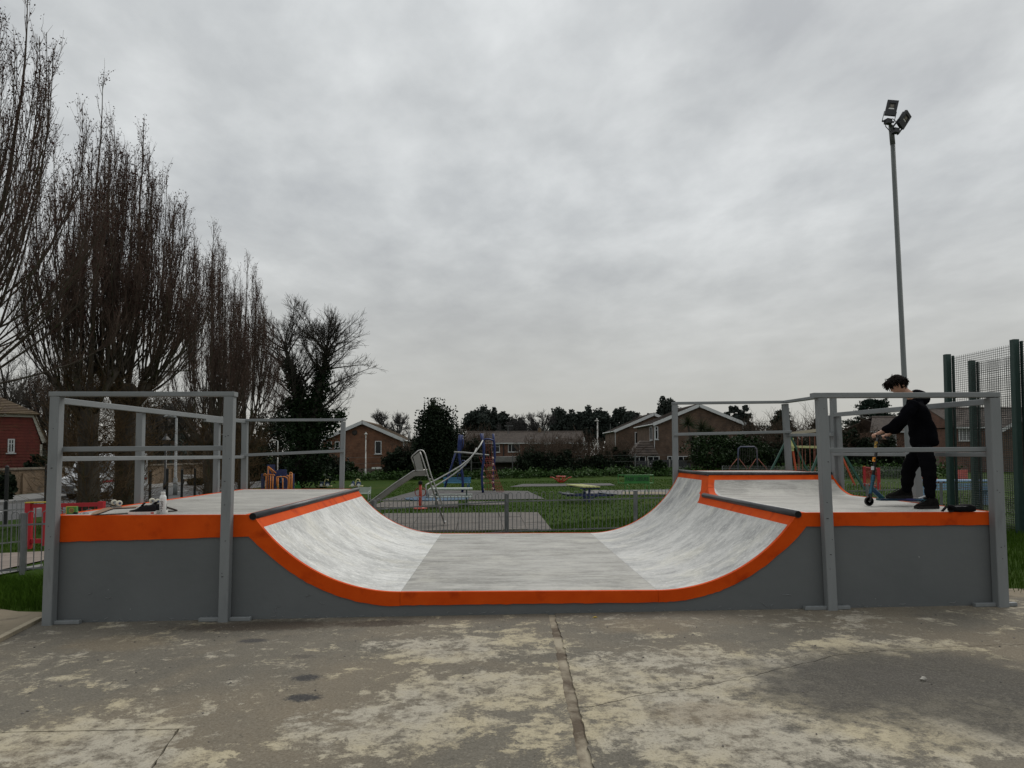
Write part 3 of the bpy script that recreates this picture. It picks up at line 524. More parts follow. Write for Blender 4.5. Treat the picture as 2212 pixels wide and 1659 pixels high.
x5 = np.linspace(XCR-.004, Wd+.008, 22); trim([(x, HD) for x in x5], np.interp(x5, [XCR, Wd], [.135, .13]), -.016, Y0)
trim([(x, HD) for x in x1], [.12]*22, Y1, Ln+.012); trim([(x, float(zl(x))) for x in x2], [.12]*40, Y1, Ln+.012); trim([(x, HF) for x in x3], [.11]*40, Y1, Ln+.012)
xu = np.linspace(XF2+.004, XU-.01, 44); trim([(x, float(zr(x))) for x in xu], [.11]*44, Y1, Ln+.012); xv = np.linspace(XU, Wd+.006, 12); trim([(x, HU) for x in xv], [.13]*12, Y1, Ln+.012)
mb = MB(); mb.box(.0, Ln/2, HD-.062+.002, .024*2, Ln-.03, .125); obj('edge_trim', mb, orange, ramp)
ytr = [(Wd-.022, y, float(hy(y))) for y in np.concatenate([np.linspace(Y0, YQ, 8), yq[yq > YQ][::2], [Ln-.032]])]; mb = MB(); k = len(ytr)
v = [(p[0], p[1], p[2]+.003) for p in ytr]+[(Wd+.014, p[1], p[2]+.003) for p in ytr]+[(Wd+.014, p[1], p[2]-.12) for p in ytr]
mb.add(v, [(i, i+k, i+1+k, i+1) for i in range(k-1)]+[(i+k, i+2*k, i+1+2*k, i+1+k) for i in range(k-1)]+[(0, 2*k, k)]); obj('edge_trim', mb, orange, ramp)
for px_, sg, fz in ((XCL, 1, zl), (XCR, -1, zr)):
    g = [(px_-sg*.03, HD-.004), (px_+sg*.012, HD-.03), (px_+sg*.10, float(fz(px_+sg*.10))-.004), (px_+sg*.06, HD-.235), (px_-sg*.012, HD-.212 if sg > 0 else HD-.134)]
    if sg < 0: g[3] = (px_-.045, HD-.175)
    obj('edge_trim', MB().prism(g, (0, -.0130, 0), (1, 0, 0), (0, 0, 1), (0, 1, 0), .05), orange, ramp)
# copings
def pipe(p, q, r, name='coping'):
    o = obj(name, MB().tube([p, q], r, 20), steel, ramp, smooth=False)
    for f in o.data.polygons: f.use_smooth = len(f.vertices) == 4
    return o
def bore_shade(p, d, r): obj('pipe_end_shade', MB().tube([Vector(p), Vector(p)+Vector(d)*.004], r, 20), black, ramp)  # solid black disc paints the shade inside the open pipe
pipe((XCL+.006, -.03, HD-.012), (XCL+.006, Ln+.02, HD-.012), .036); bore_shade((XCL+.006, -.0345, HD-.012), (0, 1, 0), .031)
pipe((XCR-.006, -.03, HD-.012), (XCR-.006, SEAM-.01, HD-.012), .036); bore_shade((XCR-.006, -.0345, HD-.012), (0, 1, 0), .031)
pipe((XU-.002, YU, HU-.008), (XU-.002, Ln+.03, HU-.008), .030); pipe((XU-.03, YU-.002, HU-.008), (Wd+.01, YU-.002, HU-.008), .030)
# blistered render, cracks of paint along the foot of the wall
r = np.random.default_rng(5); mb = MB()
def flake(x0, z0, n, s0, amp):
    p = np.array([x0, z0]); a = r.uniform(-.5, .5); pts = []
    for k in range(n): pts.append((p[0], -.002, p[1])); a = .6*a+r.normal(0, .7); p = p+s0*np.array([math.cos(a), math.sin(a)*.6])
    mb.tube(pts, [.0012+.003*amp*math.sin(math.pi*(i+.5)/n) for i in range(n)], 5)
for px, py, n, s0 in ((228, 1290, 8, .012), (440, 1352-20, 14, .02), (255, 1338, 16, .02), (360, 1330, 12, .015), (590, 1322, 12, .015), (1690, 1285, 10, .012), (1640, 1300, 12, .014), (1860, 1303, 12, .015), (660, 1290, 7, .012), (690, 1300, 7, .011), (1370, 1300, 9, .012), (190, 1283, 6, .011), (2050, 1303, 9, .014)):
    P = aty(px*1., py*1., 0); flake(P[0], P[2], n, s0, .7)
for x in np.arange(.2, Wd, .11):
    if r.random() < .65: flake(x, .0123*(x-4.8)+.008+r.uniform(0, .02), r.integers(4, 9), .012, .8)
obj('paint_blister', mb, mat('lit_peeling_paint', (.19, .20, .205), (.13, .135, .137), scale=6, rough=.8), ramp)['kind'] = 'stuff'  # peeling flakes, coloured paler than the wall for the light their curls catch
# ================================================================== TIMBER GUARD RAILS
tim = mat('grey_painted_timber', (.162, .174, .178), (.19, .202, .206), scale=2.2, rough=.6, stretch=(3, 3, .6), bump=.2, bscale=22, c3=(.13, .14, .145), s3=3.5, lo3=.6, hi3=.75)
timh = mat('grey_painted_rail', (.16, .172, .176), (.188, .20, .204), scale=2.2, rough=.6, stretch=(.6, 1.2, 3), bump=.2, bscale=22, c3=(.13, .14, .145), s3=4, lo3=.63, hi3=.75)
bolt_m = mat('screw_hole', (.02, .02, .02), rough=.6)
def post(par, b, t, wx=.095, wy=.095, holes=0):
    o = obj('post', MB().bar(b, t, wx, wy, up=(0, 1, 0), bev=.006), tim, par)
    rr = random.Random(str(b))
    if holes:
        mbh = MB(); b_, t_ = Vector(b), Vector(t)
        for k in range(holes):
            p = b_.lerp(t_, rr.uniform(.1, .97)); mbh.tube([p+Vector((rr.uniform(-.03, .03), -wy/2-.002, 0)), p+Vector((rr.uniform(-.03, .03), -wy/2+.01, 0))], .0042, 8)
        obj('screw_hole', mbh, bolt_m, o)['kind'] = 'stuff'
def rail(par, a, b, w, h, name='rail'): return obj(name, MB().bar(a, b, w, h, bev=.004), timh, par)
def X(px, py, y): return float(aty(px, py, y)[0])
def foot(par, x0, x1, y=-.055):
    return obj('foot_board', MB().bar((x0, y,   .0123*(x0-4.8)+.019), (x1, y, .0123*(x1-4.8)+.019), .052, .036, bev=.004), tim, par)
gl_ = thing('guard_rail', 'grey timber guard rail around the left platform, behind the shoes and bottle', 'guard rail', (0, 0, 0), group='timber guard rails on the ramp')
yF = -.068
xb1, xt1, xb2, xt2 = X(99, 1350, yF-.05), X(117, 866, yF-.05), X(480.5, 1340, yF-.05), X(493, 866, yF-.05)
post(gl_, (xb1, yF, .0123*(xb1-4.8)), (xt1, yF, 2.198), holes=5); post(gl_, (xb2, yF, .0123*(xb2-4.8)), (xt2, yF, 2.198), holes=8)
rail(gl_, (xt1-.055, yF, 2.222), (xt2+.06, yF, 2.222), .105, .046, 'top_rail')
rail(gl_, (xt1+.03, yF+.06, 1.672), (xt2-.02, yF+.06, 1.682), .04, .05, 'mid_rail')
xs = -.055
rail(gl_, (xs+.075, -.005, 2.165), (xs+.075, Ln+.03, 2.195), .04, .062, 'top_rail'); rail(gl_, (xs+.075, .0, 1.575), (xs+.075, Ln+.03, 1.57), .04, .05, 'mid_rail')
for yy in (1.80, 4.25): post(gl_, (xs, yy, G(xs, yy)), (xs+.01, yy, 2.14), .08, .09)
post(gl_, (.01, Ln+.065, -.1), (.01, Ln+.065, 2.19)); xe = X(739.5, 1000, Ln+.06); post(gl_, (xe-.02, Ln+.065, .3), (xe+.01, Ln+.065, 2.19), .075, .085)
rail(gl_, (-.05, Ln+.06, 2.216), (xe+.05, Ln+.06, 2.222), .10, .046, 'top_rail'); rail(gl_, (-.03, Ln+.0, 1.60), (xe+.03, Ln+.0, 1.675), .04, .05, 'mid_rail')
foot(gl_, xb1+.052, xb1+.30); foot(gl_, xb2-.25, xb2-.052); foot(gl_, xb2+.052, xb2+.26)
rail(gl_, (xs+.075, 3.6, 2.135), (xs+.075, 4.45, 2.138), .04, .045, 'splice_block')
gr_ = thing('guard_rail', 'grey timber guard rail around the lower right platform, beside the boy', 'guard rail', (Wd, 0, 0), group='timber guard rails on the ramp', world=True)
xb3, xt3, xb4, xt4 = X(1800.5, 1310, yF-.05), X(1778, 866, yF-.05), X(2170, 1308, yF-.05), X(2150.5, 866, yF-.05)
post(gr_, (xb3, yF, .0123*(xb3-4.8)), (xt3, yF, 2.18), holes=7); post(gr_, (xb4, yF, .0123*(xb4-4.8)), (xt4, yF, 2.18), .11, .10, holes=6)
rail(gr_, (xt3-.09, yF, 2.207), (xt4+.05, yF, 2.213), .105, .052, 'top_rail'); rail(gr_, (xt3+.03, yF+.06, 1.648), (xt4-.03, yF+.06, 1.655), .04, .048, 'mid_rail')
xr2 = Wd-.02
rail(gr_, (xr2+.0, .0, 2.15), (xr2+.02, 3.42, 2.2), .04, .062, 'top_rail'); rail(gr_, (xr2-.03, .0, 1.60), (xr2+.0, 3.42, 1.60), .04, .045, 'mid_rail')
post(gr_, (Wd+.13, 1.45, G(Wd, 1.8)), (xr2+.075, 1.52, 2.12), .09, .10); post(gr_, (xt4+.10, .06, .98), (xt4+.075, .06, 2.235), .05, .10)
post(gr_, (Wd+.09, 3.40, .75), (xr2+.06, 3.38, 2.17), .05, .09)
foot(gr_, xb3-.27, xb3-.05); foot(gr_, xb3+.05, xb3+.19); foot(gr_, xb4-.27, xb4-.058); foot(gr_, xb4+.058, xb4+.16)
gu_ = thing('guard_rail', 'tall grey timber guard rail around the raised platform at the back right', 'guard rail', (Wd, Ln, 0), group='timber guard rails on the ramp', world=True)
xbl, xbr, xbr0 = X(1458, 900, Ln+.06), X(1696, 880, Ln+.06), X(1710, 1010, Ln+.06)
post(gu_, (xbl, Ln+.065, .3), (xbl, Ln+.065, 2.49), .09, .09); post(gu_, (xbr0, Ln+.065, .3), (xbr, Ln+.065, 2.50), .10, .09)
post(gu_, (Wd+.075, 3.55, G(Wd, 3.5)), (Wd+.0, 3.46, 2.475), .07, .10); post(gu_, (Wd+.075, 3.66, .55), (Wd+.0, 3.60, 2.2), .05, .08)
rail(gu_, (xbl-.05, Ln+.06, 2.512), (xbr+.05, Ln+.06, 2.535), .10, .046, 'top_rail'); rail(gu_, (xbr, Ln+.06, 2.535), (Wd-.02, 3.40, 2.50), .10, .046, 'top_rail')
rail(gu_, (xbl-.04, Ln+.0, 1.955), (xbr0-.02, Ln+.0, 2.0), .04, .05, 'mid_rail'); rail(gu_, (xbr0-.05, Ln+.02, 1.94), (Wd-.06, 3.38, 1.90), .04, .05, 'mid_rail')
# ================================================================== THINGS ON THE RAMP
white_pl = mat('white_plastic', (.72, .73, .72), (.66, .67, .66), scale=8, rough=.35)
ink = mat('black_ink', (.012, .012, .014), rough=.6)
# bottle
BP = atz(348.6, 1110.6, HD)+np.array([0, .03, 0])
bt = thing('drink_bottle', 'white plastic drink bottle with black upright lettering next to the black shoes', 'bottle', BP, world=False)
R_ = .0325
obj('bottle_body', MB().lathe([(.029, 0), (R_, .004), (R_, .168), (.030, .180), (.022, .194), (.0185, .199), (.0185, .206)], 24), white_pl, bt, True)
obj('cap', MB().lathe([(.0205, .2065), (.0215, .208), (.0215, .2245), (.0195, .2265)], 24), white_pl, bt)
obj('cap_ring', MB().lathe([(.0205, .2015), (.021, .202), (.021, .2052), (.0205, .2055)], 20), white_pl, bt)
def wrap_text(txt, size, zc, name, bold=.0, vert=True):
    v, f = text_np(txt, size, .0, bold); rr = R_+.0006; out_ = []
    import bmesh
    me = bpy.data.meshes.new('lettering'); me.from_pydata([tuple(q) for q in v], [], f); bm = bmesh.new(); bm.from_mesh(me); bmesh.ops.triangulate(bm, faces=bm.faces[:])
    for _ in range(2): bmesh.ops.subdivide_edges(bm, edges=bm.edges[:], cuts=1, use_grid_fill=True)
    v = np.array([tuple(q.co) for q in bm.verts]); bm.verts.index_update(); f = [tuple(q.index for q in p.verts) for p in bm.faces]; bm.free(); bpy.data.meshes.remove(me)
    if vert and len(txt) > 1: v[:, 0] *= .082/(v[:, 0].max()-v[:, 0].min())
    for x, y, z in v:
        u, w = (-y, x) if vert else (x, y)                # lettering runs up the bottle
        a = -math.pi/2+u/rr; out_.append((rr*math.cos(a), rr*math.sin(a), zc+w))
    obj(name, MB().add(out_, f), ink, bt)
wrap_text('Huel', .054, .092, 'lettering', .0006); wrap_text('\u00ae', .009, .142, 'lettering')
mb = MB()
for k in range(5):
    a = -math.pi/2+(k-2)*.17; mb.box(.0331*math.cos(a), .0331*math.sin(a), .026, .0045, .0012, .0042, a+math.pi/2)
mbq = MB(); mbq.box(0, -R_-.0004, .034, .011, .0006, .011); obj('label_square', mbq, mat('label_navy', (.02, .025, .05), rough=.5), bt)
for zz, wd in ((.022, .02), (.016, .024), (.158, .022), (.153, .016)): obj('small_print', MB().box(0, -R_-.0003, zz, wd, .0007, .0016), mat('small_print_grey', (.25, .25, .26), rough=.6), bt)
# shoes
sole_m = mat('white_rubber_sole', (.68, .66, .62), (.55, .53, .5), scale=30, rough=.6); canvas = mat('black_canvas', (.008, .008, .009), (.014, .014, .015), scale=40, rough=.95, spec=.2); red_m = mat('red_heel_tab', (.42, .03, .025), rough=.5)
def shoe(pos, rz, label, grp, low=True):
    t = thing('shoe', label, 'shoe', pos, rz, grp)
    st = [(-.135, .020, .0), (-.128, .036, .0), (-.09, .046, .0), (-.03, .044, 0), (.04, .036, 0), (.10, .036, 0), (.128, .026, 0), (.134, .012, 0)]
    out_ = [(x, w) for x, w, _ in st]+[(x, -w) for x, w, _ in reversed(st)]
    def ring(z, sc): return [(x*sc, y*sc, z) for x, y in out_]
    n = len(out_); mb = MB(); v = ring(0, .97)+ring(.006, 1)+ring(.028, 1.0)+ring(.031, .98); f = []
    for k in range(3): f += [(k*n+j, k*n+(j+1) % n, (k+1)*n+(j+1) % n, (k+1)*n+j) for j in range(n)]
    f += [tuple(range(n-1, -1, -1)), tuple(range(3*n, 4*n))]; f = [tuple(reversed(q)) for q in f]; mb.add(v, f); obj('sole', mb, sole_m, t)
    sec = [(-.118, .030, .045), (-.08, .041, .052), (-.04, .041, .066), (-.005, .038, .088), (.03, .034, .098), (.07, .033, .096), (.105, .030, .108), (.122, .020, .100)]
    mb = MB(); v = []; m_ = 10
    for x, w, h in sec:
        for j in range(m_):
            a = math.pi*j/(m_-1); v.append((x, w*math.cos(a)*(1 if abs(math.cos(a)) > .4 else 1), .029+(h-.029)*math.sin(a)**.7))
    f = [(i*m_+j, (i+1)*m_+j, (i+1)*m_+j+1, i*m_+j+1) for i in range(len(sec)-1) for j in range(m_-1)]+[tuple(range(m_)), tuple(reversed(range((len(sec)-1)*m_, len(sec)*m_)))]
    mb.add(v, f); obj('upper', mb, canvas, t, True)
    obj('tongue', MB().bar((-.02, 0, .075), (.02, 0, .118), .05, .008, up=(1, 0, 0)), canvas, t)
    obj('heel_tab', MB().box(.109, -.0335, .018, .030, .003, .015, .12), red_m, t)
    for k in range(4): obj('lace', MB().tube([(-.055+.016*k, -.026, .066+.007*k), (-.055+.016*k, 0, .074+.008*k), (-.05+.016*k, .026, .066+.007*k)], .0028, 6), mat('shoelace_white', (.6, .6, .58), rough=.9), t)
    return t
sp = atz(303, 1112.4, HD)+np.array([0, .045, 0]); shoe(sp, .06, 'black canvas shoe with white sole, lying in front of its pair', 'pair of black shoes')
sp = atz(322, 1109.4, HD)+np.array([.03, .06, 0]); shoe(sp, -.12, 'black canvas shoe standing between its pair and the white bottle', 'pair of black shoes')
# skateboard, wheels up
a, b = atz(195.7, 1113.6, HD), atz(383.7, 1103.2, HD); mid = (a+b)/2; dxy = b-a; Lb = float(np.linalg.norm(dxy[:2]))
sk = thing('skateboard', 'skateboard lying upside down with its wheels in the air behind the shoes', 'skateboard', (mid[0], mid[1], HD), math.atan2(dxy[1], dxy[0]))
ply = mat('deck_plywood', (.22, .13, .075), (.30, .19, .11), scale=5, stretch=(.5, 6, 1), rough=.55); grip = mat('deck_edge_dark', (.03, .018, .018), (.05, .03, .03), scale=20, rough=.7)
mb = MB(); v = []; nx, ny = 29, 7; pr_ = []
for i in range(nx):
    x = -Lb/2+Lb*i/(nx-1); e_ = Lb/2-abs(x); hw = .104*math.sqrt(max(0., 1-max(0., (.105-e_)/.105)**2))+.001
    z = .062*min(1., (e_/.17)) if e_ < .17 else .062
    for j in range(ny):
        w = -1+2*j/(ny-1); pr_.append((x, hw*w, z-.010*w*w*0+.0))
k = len(pr_); v = [(x, y, z+.006) for x, y, z in pr_]+[(x, y, z-.006) for x, y, z in pr_]
f = [(i*ny+j, (i+1)*ny+j, (i+1)*ny+j+1, i*ny+j+1) for i in range(nx-1) for j in range(ny-1)]; mb.add(v, f+[tuple(q+k for q in reversed(q_)) for q_ in f])
rim = [(i*ny, i*ny+k, (i+1)*ny+k, (i+1)*ny) for i in range(nx-1)]+[((i+1)*ny-1, (i+2)*ny-1, (i+2)*ny-1+k, (i+1)*ny-1+k) for i in range(nx-1)]; mb.add(v, rim, 1)
obj('deck', mb, (ply, grip), sk)
alu = mat('cast_aluminium', (.32, .33, .34), (.24, .25, .26), scale=20, rough=.4, metal=.8); uwheel = mat('cream_wheel', (.62, .59, .48), (.5, .47, .38), scale=14, rough=.5); navy = mat('wheel_core', (.05, .07, .14), rough=.5)
for sx in (-1, 1):
    x = sx*(Lb/2-.235); tr = obj('truck', MB().box(x, 0, .074, .085, .055, .010).bar((x-.02*sx, 0, .078), (x+.012*sx, 0, .112), .035, .028), alu, sk)
    obj('axle', MB().tube([(x, -.095, .115), (x, .095, .115)], .009, 8), alu, tr)
    for sy in (-1, 1):
        w = obj('wheel', MB().lathe([(.016, -.018), (.024, -.017), (.0285, -.010), (.0285, .010), (.024, .017), (.016, .018)], 18, (x, sy*.088, .115), 'y'), uwheel, sk)
        obj('wheel_core', MB().lathe([(.012, -.0192), (.0125, -.019), (.0125, .019), (.012, .0192)], 12, (x, sy*.088, .115), 'y'), navy, w)
# green card box and keys
gp = atz(149, 1111.2, HD)+np.array([0, .05, 0]); gb_ = thing('card_box', 'small green and yellow card box standing at the platform corner near the post', 'box', (gp[0], gp[1], HD), .05)
gw = 22*7.3/1532
obj('carton', MB().box(0, 0, gw*.37+.001, gw, .03, gw*.74), mat('green_card', (.06, .20, .035), (.07, .24, .04), scale=10, rough=.5), gb_)
ye = mat('yellow_card', (.55, .45, .05), rough=.5)
obj('yellow_edge', MB().box(-gw/2+.003, -.0155, gw*.37+.001, .006, .001, gw*.74).box(.003, -.0155, gw*.74-.002, gw-.006, .001, .005), ye, gb_)
obj('round_emblem', MB().lathe([(.001, -.0168), (.022, -.0166), (.022, -.0155)], 20, (.004, 0, gw*.36), 'y'), mat('emblem_brown', (.16, .07, .03), (.30, .2, .06), scale=60, rough=.5), gb_)
obj('emblem_ring', MB().tube([(.004+.025*math.cos(q*.2618), -.0165, gw*.36+.025*math.sin(q*.2618)) for q in range(25)], .0016, 6), ye, gb_)
kp = atz(171, 1111.0, HD)+np.array([0, .03, 0]); kb = thing('key_bunch', 'bunch of keys with a blue tag lying on the platform by the green box', 'keys', (kp[0], kp[1], HD))
obj('key_ring', MB().tube([(.018*math.cos(q*.35)-.02, .018*math.sin(q*.35), .006+.003*math.sin(q)) for q in range(19)], .0022, 6), alu, kb)
for k, (dx, an) in enumerate(((.01, .3), (.0, -.5), (-.03, 2.4))):
    ca, sa = math.cos(an), math.sin(an); obj('key', MB().lathe([(.001, .006), (.012, .006), (.012, .009), (.001, .009)], 12, (dx+.015*ca, .015*sa, .004*k)).bar((dx+.02*ca, .02*sa, .008+.004*k), (dx+.06*ca, .06*sa, .006), .008, .0025), alu, kb)
obj('blue_tag', MB().bar((.03, -.005, .014), (.075, .01, .008), .026, .006, bev=.002), mat('blue_tag', (.04, .07, .2), rough=.4), kb)
obj('black_fob', MB().ball((-.055, .0, .010), (.03, .014, .010), 12), canvas, kb)
# black bag on the right platform
bp_ = atz(2082, 1107.5, HD)+np.array([0, .07, 0]); bag = thing('belt_bag', 'black belt bag lying on the right platform near the corner post', 'bag', (bp_[0], bp_[1], HD), -.05)
nyl = mat('black_nylon', (.004, .004, .005), (.008, .008, .009), scale=30, rough=.85, spec=.08, bump=.4, bscale=90)
mb = MB(); v = []; m_ = 14
for i in range(13):
    x = -.135+.27*i/12; e_ = math.sqrt(max(.0, 1-(abs(x)/.14)**3.2)); 
    for j in range(m_):
        a = 2*math.pi*j/m_; v.append((x+.025, .07*e_*math.copysign(abs(math.cos(a))**.6, math.cos(a)), .040+.038*(.55+.45*e_)*math.copysign(abs(math.sin(a))**.7, math.sin(a))+(.008*math.sin(x*31) if math.sin(a) > 0 else 0)))
mb.add(v, [(i*m_+j, i*m_+(j+1) % m_, (i+1)*m_+(j+1) % m_, (i+1)*m_+j) for i in range(12) for j in range(m_)]+[tuple(range(m_-1, -1, -1)), tuple(range(12*m_, 13*m_))]); obj('pouch', mb, nyl, bag, True)
obj('strap', MB().bar((-.10, -.02, .05), (-.145, -.03, .062), .038, .004).bar((-.145, -.03, .062), (-.20, -.045, .012), .038, .004), nyl, bag)
obj('buckle', MB().box(-.115, -.055, .012, .05, .02, .012, .2), canvas, bag); obj('zip', MB().tube([(-.08, -.06, .06), (.0, -.068, .064), (.09, -.06, .058)], .003, 6), steel, bag)
# stone and leaf on the slab
ps_ = gr(1994, 1470); st_ = tag(obj('stone', MB().ball((0, 0, .012), (.022, .017, .014), 8), mat('pale_stone', (.45, .43, .38), (.3, .28, .25), scale=20, rough=.9), loc=(ps_[0], ps_[1], ps_[2])), 'pale grey stone lying alone on the dark slab at the right', 'stone')
for vtx in st_.data.vertices: vtx.co *= 1+.25*math.sin(vtx.co.x*170+vtx.co.y*90)
ps_ = gr(1285, 1335); tag(obj('fallen_leaf', MB().add([(-.03, 0, .004), (0, -.014, .012), (.032, .002, .006), (.004, .016, .014)], [(0, 1, 2, 3)]).add([(-.01, .02, .004), (.01, .012, .015), (.02, .034, .004)], [(0, 1, 2)]), mat('yellow_leaf', (.42, .30, .03), rough=.7), loc=(ps_[0], ps_[1], ps_[2])), 'small yellow leaf on the slab in front of the ramp', 'leaf')
rs = np.random.default_rng(21); mb = MB()
for k in range(260):
    x, y = rs.uniform(-3, 13), -abs(rs.normal(0, 2.2))-.05
    if y < -6.6: continue
    q = rs.uniform(.003, .009); mb.ball((x, y, .0123*(x-4.8)+q*.5), (q*rs.uniform(.8, 1.5), q, q*.7), 5)
obj('grit', mb, mat('grit_stone', (.22, .20, .18), (.07, .065, .06), scale=9, rough=.95), kind='stuff')
# ================================================================== FLOODLIGHT MAST
galv = mat('galvanised_pole', (.085, .095, .092), (.115, .125, .12), scale=3, rough=.55, metal=.2, stretch=(6, 6, .5)); blackal = mat('black_aluminium', (.012, .013, .016), rough=.45)
dM = 14.3; Pb, Pt = ong(1966, dM), at(1927, 282, dM); zt = Pt[2]
fm = thing('floodlight_mast', 'tall grey metal mast with two black floodlights behind the boy', 'floodlight', Pb, world=True)
Pv, Ptv = Vector(Pb), Vector(Pt); 
o = obj('mast', MB().tube([Pv, Pv.lerp(Ptv, .12), Pv.lerp(Ptv, .121), Ptv], [.066, .066, .053, .043], 20), galv, fm, True)
sl_ = Pv.lerp(Ptv, .99); obj('sleeve', MB().tube([Pv.lerp(Ptv, .965), Ptv+Vector((-.02, 0, .10))], .048, 20), galv, fm, True)
def flood(px, py, aim_px, up_px, name_lab):
    # housing centre, tilt of its long axis in the picture plane; faces the pitch and down
    C_ = Vector(at(px, py, dM-.15)); A = (Vector(at(*up_px, dM-.15))-C_).normalized()          # long axis upward
    Nn = Vector(aim_px); Nn = (Nn-A*Nn.dot(A)).normalized(); S = A.cross(Nn); M4 = Matrix((S, A, Nn)).transposed().to_4x4(); M4.translation = C_
    def tr(mb): mb.v = [tuple(M4 @ Vector(p)) for p in mb.v]; return mb
    w, h = .205, .305
    hb = MB(); hb.box(0, 0, -.035, w*.86, h*.86, .05)
    for q in ((0, h/2-.03, w, .06), (0, -h/2+.06, w, .12)): hb.box(q[0], q[1], .01, q[2], q[3], .05)
    for sgn in (-1, 1): hb.box(sgn*(w/2-.02), .03, .0105, .04, h-.171, .05)
    ho = obj('lamp_housing', tr(hb), blackal, fm)
    lens = MB().box(0, .035, .018, w-.079, h-.172, .006); obj('lens', tr(lens), mat('lamp_glass', (.055, .052, .048), rough=.35, spec=.2), ho)
    rf = MB().add([(-.06, -.03, .0225), (.06, -.03, .0225), (.038, .0, .0225), (-.038, .0, .0225)], [(0, 1, 2, 3)]); obj('reflector', tr(rf), mat('reflector_plate', (.55, .55, .52), rough=.3, metal=.3), ho)
    obj('led_panel', tr(MB().box(0, .04, .0225, .06, .05, .002)), mat('led_panel', (.16, .14, .11), rough=.5), ho)
    br = MB()
    for sgn in (-1, 1): br.bar((sgn*(w/2+.008), -.06, -.02), (sgn*(w/2+.008), -h/2-.10, -.04), .01, .035)
    br.bar((-(w/2+.01), -h/2-.10, -.04), (w/2+.01, -h/2-.10, -.04), .035, .01); obj('bracket', tr(br), blackal, fm)
    return M4 @ Vector((0, -h/2-.10, -.04))
k1 = flood(1925.5, 234, (-.35, -.75, -.45), (1932, 206), 0); k2 = flood(1952.5, 259, (.25, -.75, -.5), (1968, 234), 0)
arm = MB().tube([Ptv+Vector((0, 0, .06)), k1], .030, 12).tube([Ptv+Vector((0, 0, .0)), k2], .028, 12); obj('arm', arm, galv, fm)
for kk in (k1, k2): obj('junction_box', MB().box(kk.x, kk.y, kk.z, .12, .10, .09, .3), blackal, fm)
cab = [Ptv+Vector((-.06, -.05, -.05)), k1+Vector((-.05, 0, -.10)), k1+Vector((-.07, 0, .02)), k1+Vector((.1, 0, .06)), k1+Vector((.16, 0, .0))]; obj('cable', MB().tube(cab, .008, 6), blackal, fm)
# ================================================================== BOW TOP FENCES
galv2 = mat('weathered_galvanised', (.125, .13, .132), (.175, .18, .182), scale=5, rough=.6, metal=.1, c3=(.30, .30, .29), s3=9, lo3=.6, hi3=.75)
def bow_mesh(h, w, r):
    pts = [(-w/2, 0, 0), (-w/2, 0, h-w/2)]+[(-w/2*math.cos(a), 0, h-w/2+w/2*math.sin(a)) for a in np.linspace(.35, math.pi-.35, 6)]+[(w/2, 0, h-w/2), (w/2, 0, 0)]
    me = mesh_of(MB().tube(pts, r, 5, cap=False), 'picket', (0, 0, 0)); me.materials.append(galv2); me.shade_smooth(); return me
def bow_fence(pts, h, label, grp, pitch=.19, hoop=.095, post_at=(), railz=.80, r=.0078, ends=True):
    t = thing('bow_top_fence', label, 'fence', pts[0], group=grp); p0 = np.array(pts[0]); me = bow_mesh(h, hoop, r); npk = 0
    for a, b in zip(pts[:-1], pts[1:]):
        a, b = np.array(a), np.array(b); d = b-a; Ln_ = np.linalg.norm(d[:2]); yaw = math.atan2(d[1], d[0]); k = int(Ln_/pitch)
        for i in range(k):
            q = a+d*(i+.5)/k; piece('picket', me, t, (q[0]-p0[0], q[1]-p0[1], q[2]-p0[2]+.02), (0, 0, yaw)); npk += 1
        for zz in (railz*h, .05): obj('rail', MB().bar(Vector(a-p0)+Vector((0, 0, zz)), Vector(b-p0)+Vector((0, 0, zz)), .012, .028), galv2, t)
    for q in post_at:
        q = np.array(q)-p0; obj('post', MB().bar(q+[0, 0, -.1], q+[0, 0, h+.0], .06, .06, up=(.5, .86, 0)), galv2, t)
    return npk
def fpt(px, py): P = gr(px, py); return (P[0], P[1], G(P[0], P[1]))
f1, f2 = np.array(fpt(51, 1232)), np.array(fpt(1094, 1153)); fd = (f2-f1)/np.linalg.norm((f2-f1)[:2])
def fat(s): q = f1+fd*s; return (q[0], q[1], G(q[0], q[1]))
HB = .90
Lf = np.linalg.norm((f2-f1)[:2]); f3 = np.array(fpt(1372.8, 1139)); f4 = np.array(fpt(1873, 1117)); f5 = np.array(fpt(2034, 1110))
# the long fence runs from the left edge of the picture, behind the ramp, to the ball court
import itertools
pp = [fat(-3.2), tuple(f1), tuple(f2)]
fz = lambda px, py: None
def on_fence(px, ytop):                       # point of the fence whose post top is seen at (px, ytop)
    lo_, hi_ = 8., 40.
    for _ in range(50):
        d = .5*(lo_+hi_); P = at(px, ytop, d)
        if P[2]-G(P[0], P[1]) > HB: lo_ = d
        else: hi_ = d
    return (P[0], P[1], G(P[0], P[1]))
q0, q1, q2, q3, q4, q5 = on_fence(51, 1108), on_fence(808.4, 1080), on_fence(1093.7, 1066), on_fence(1372.8, 1060), on_fence(1873, 1045.6), on_fence(2032.5, 1041)
e0 = np.array(q0)-(np.array(q1)-np.array(q0))*.4; e0[2] = G(e0[0], e0[1]); e5 = np.array(q5)+(np.array(q5)-np.array(q4))*.6; e5[2] = G(e5[0], e5[1])
mids = [tuple((np.array(q0)*(1-w)+np.array(q1)*w)) for w in (.36, .68)]+[tuple(np.array(q3)*(1-w)+np.array(q4)*w) for w in (.33, .66)]
bow_fence([e0, q0, q1], HB, 'bow topped metal fence running left from behind the ramp past the grass', 'bow topped park fences', post_at=[q0, q1]+mids[:2])
bow_fence([q1, q2, q3], HB, 'bow topped metal fence seen across the dip in the middle of the ramp', 'bow topped park fences', post_at=[q2, q3])
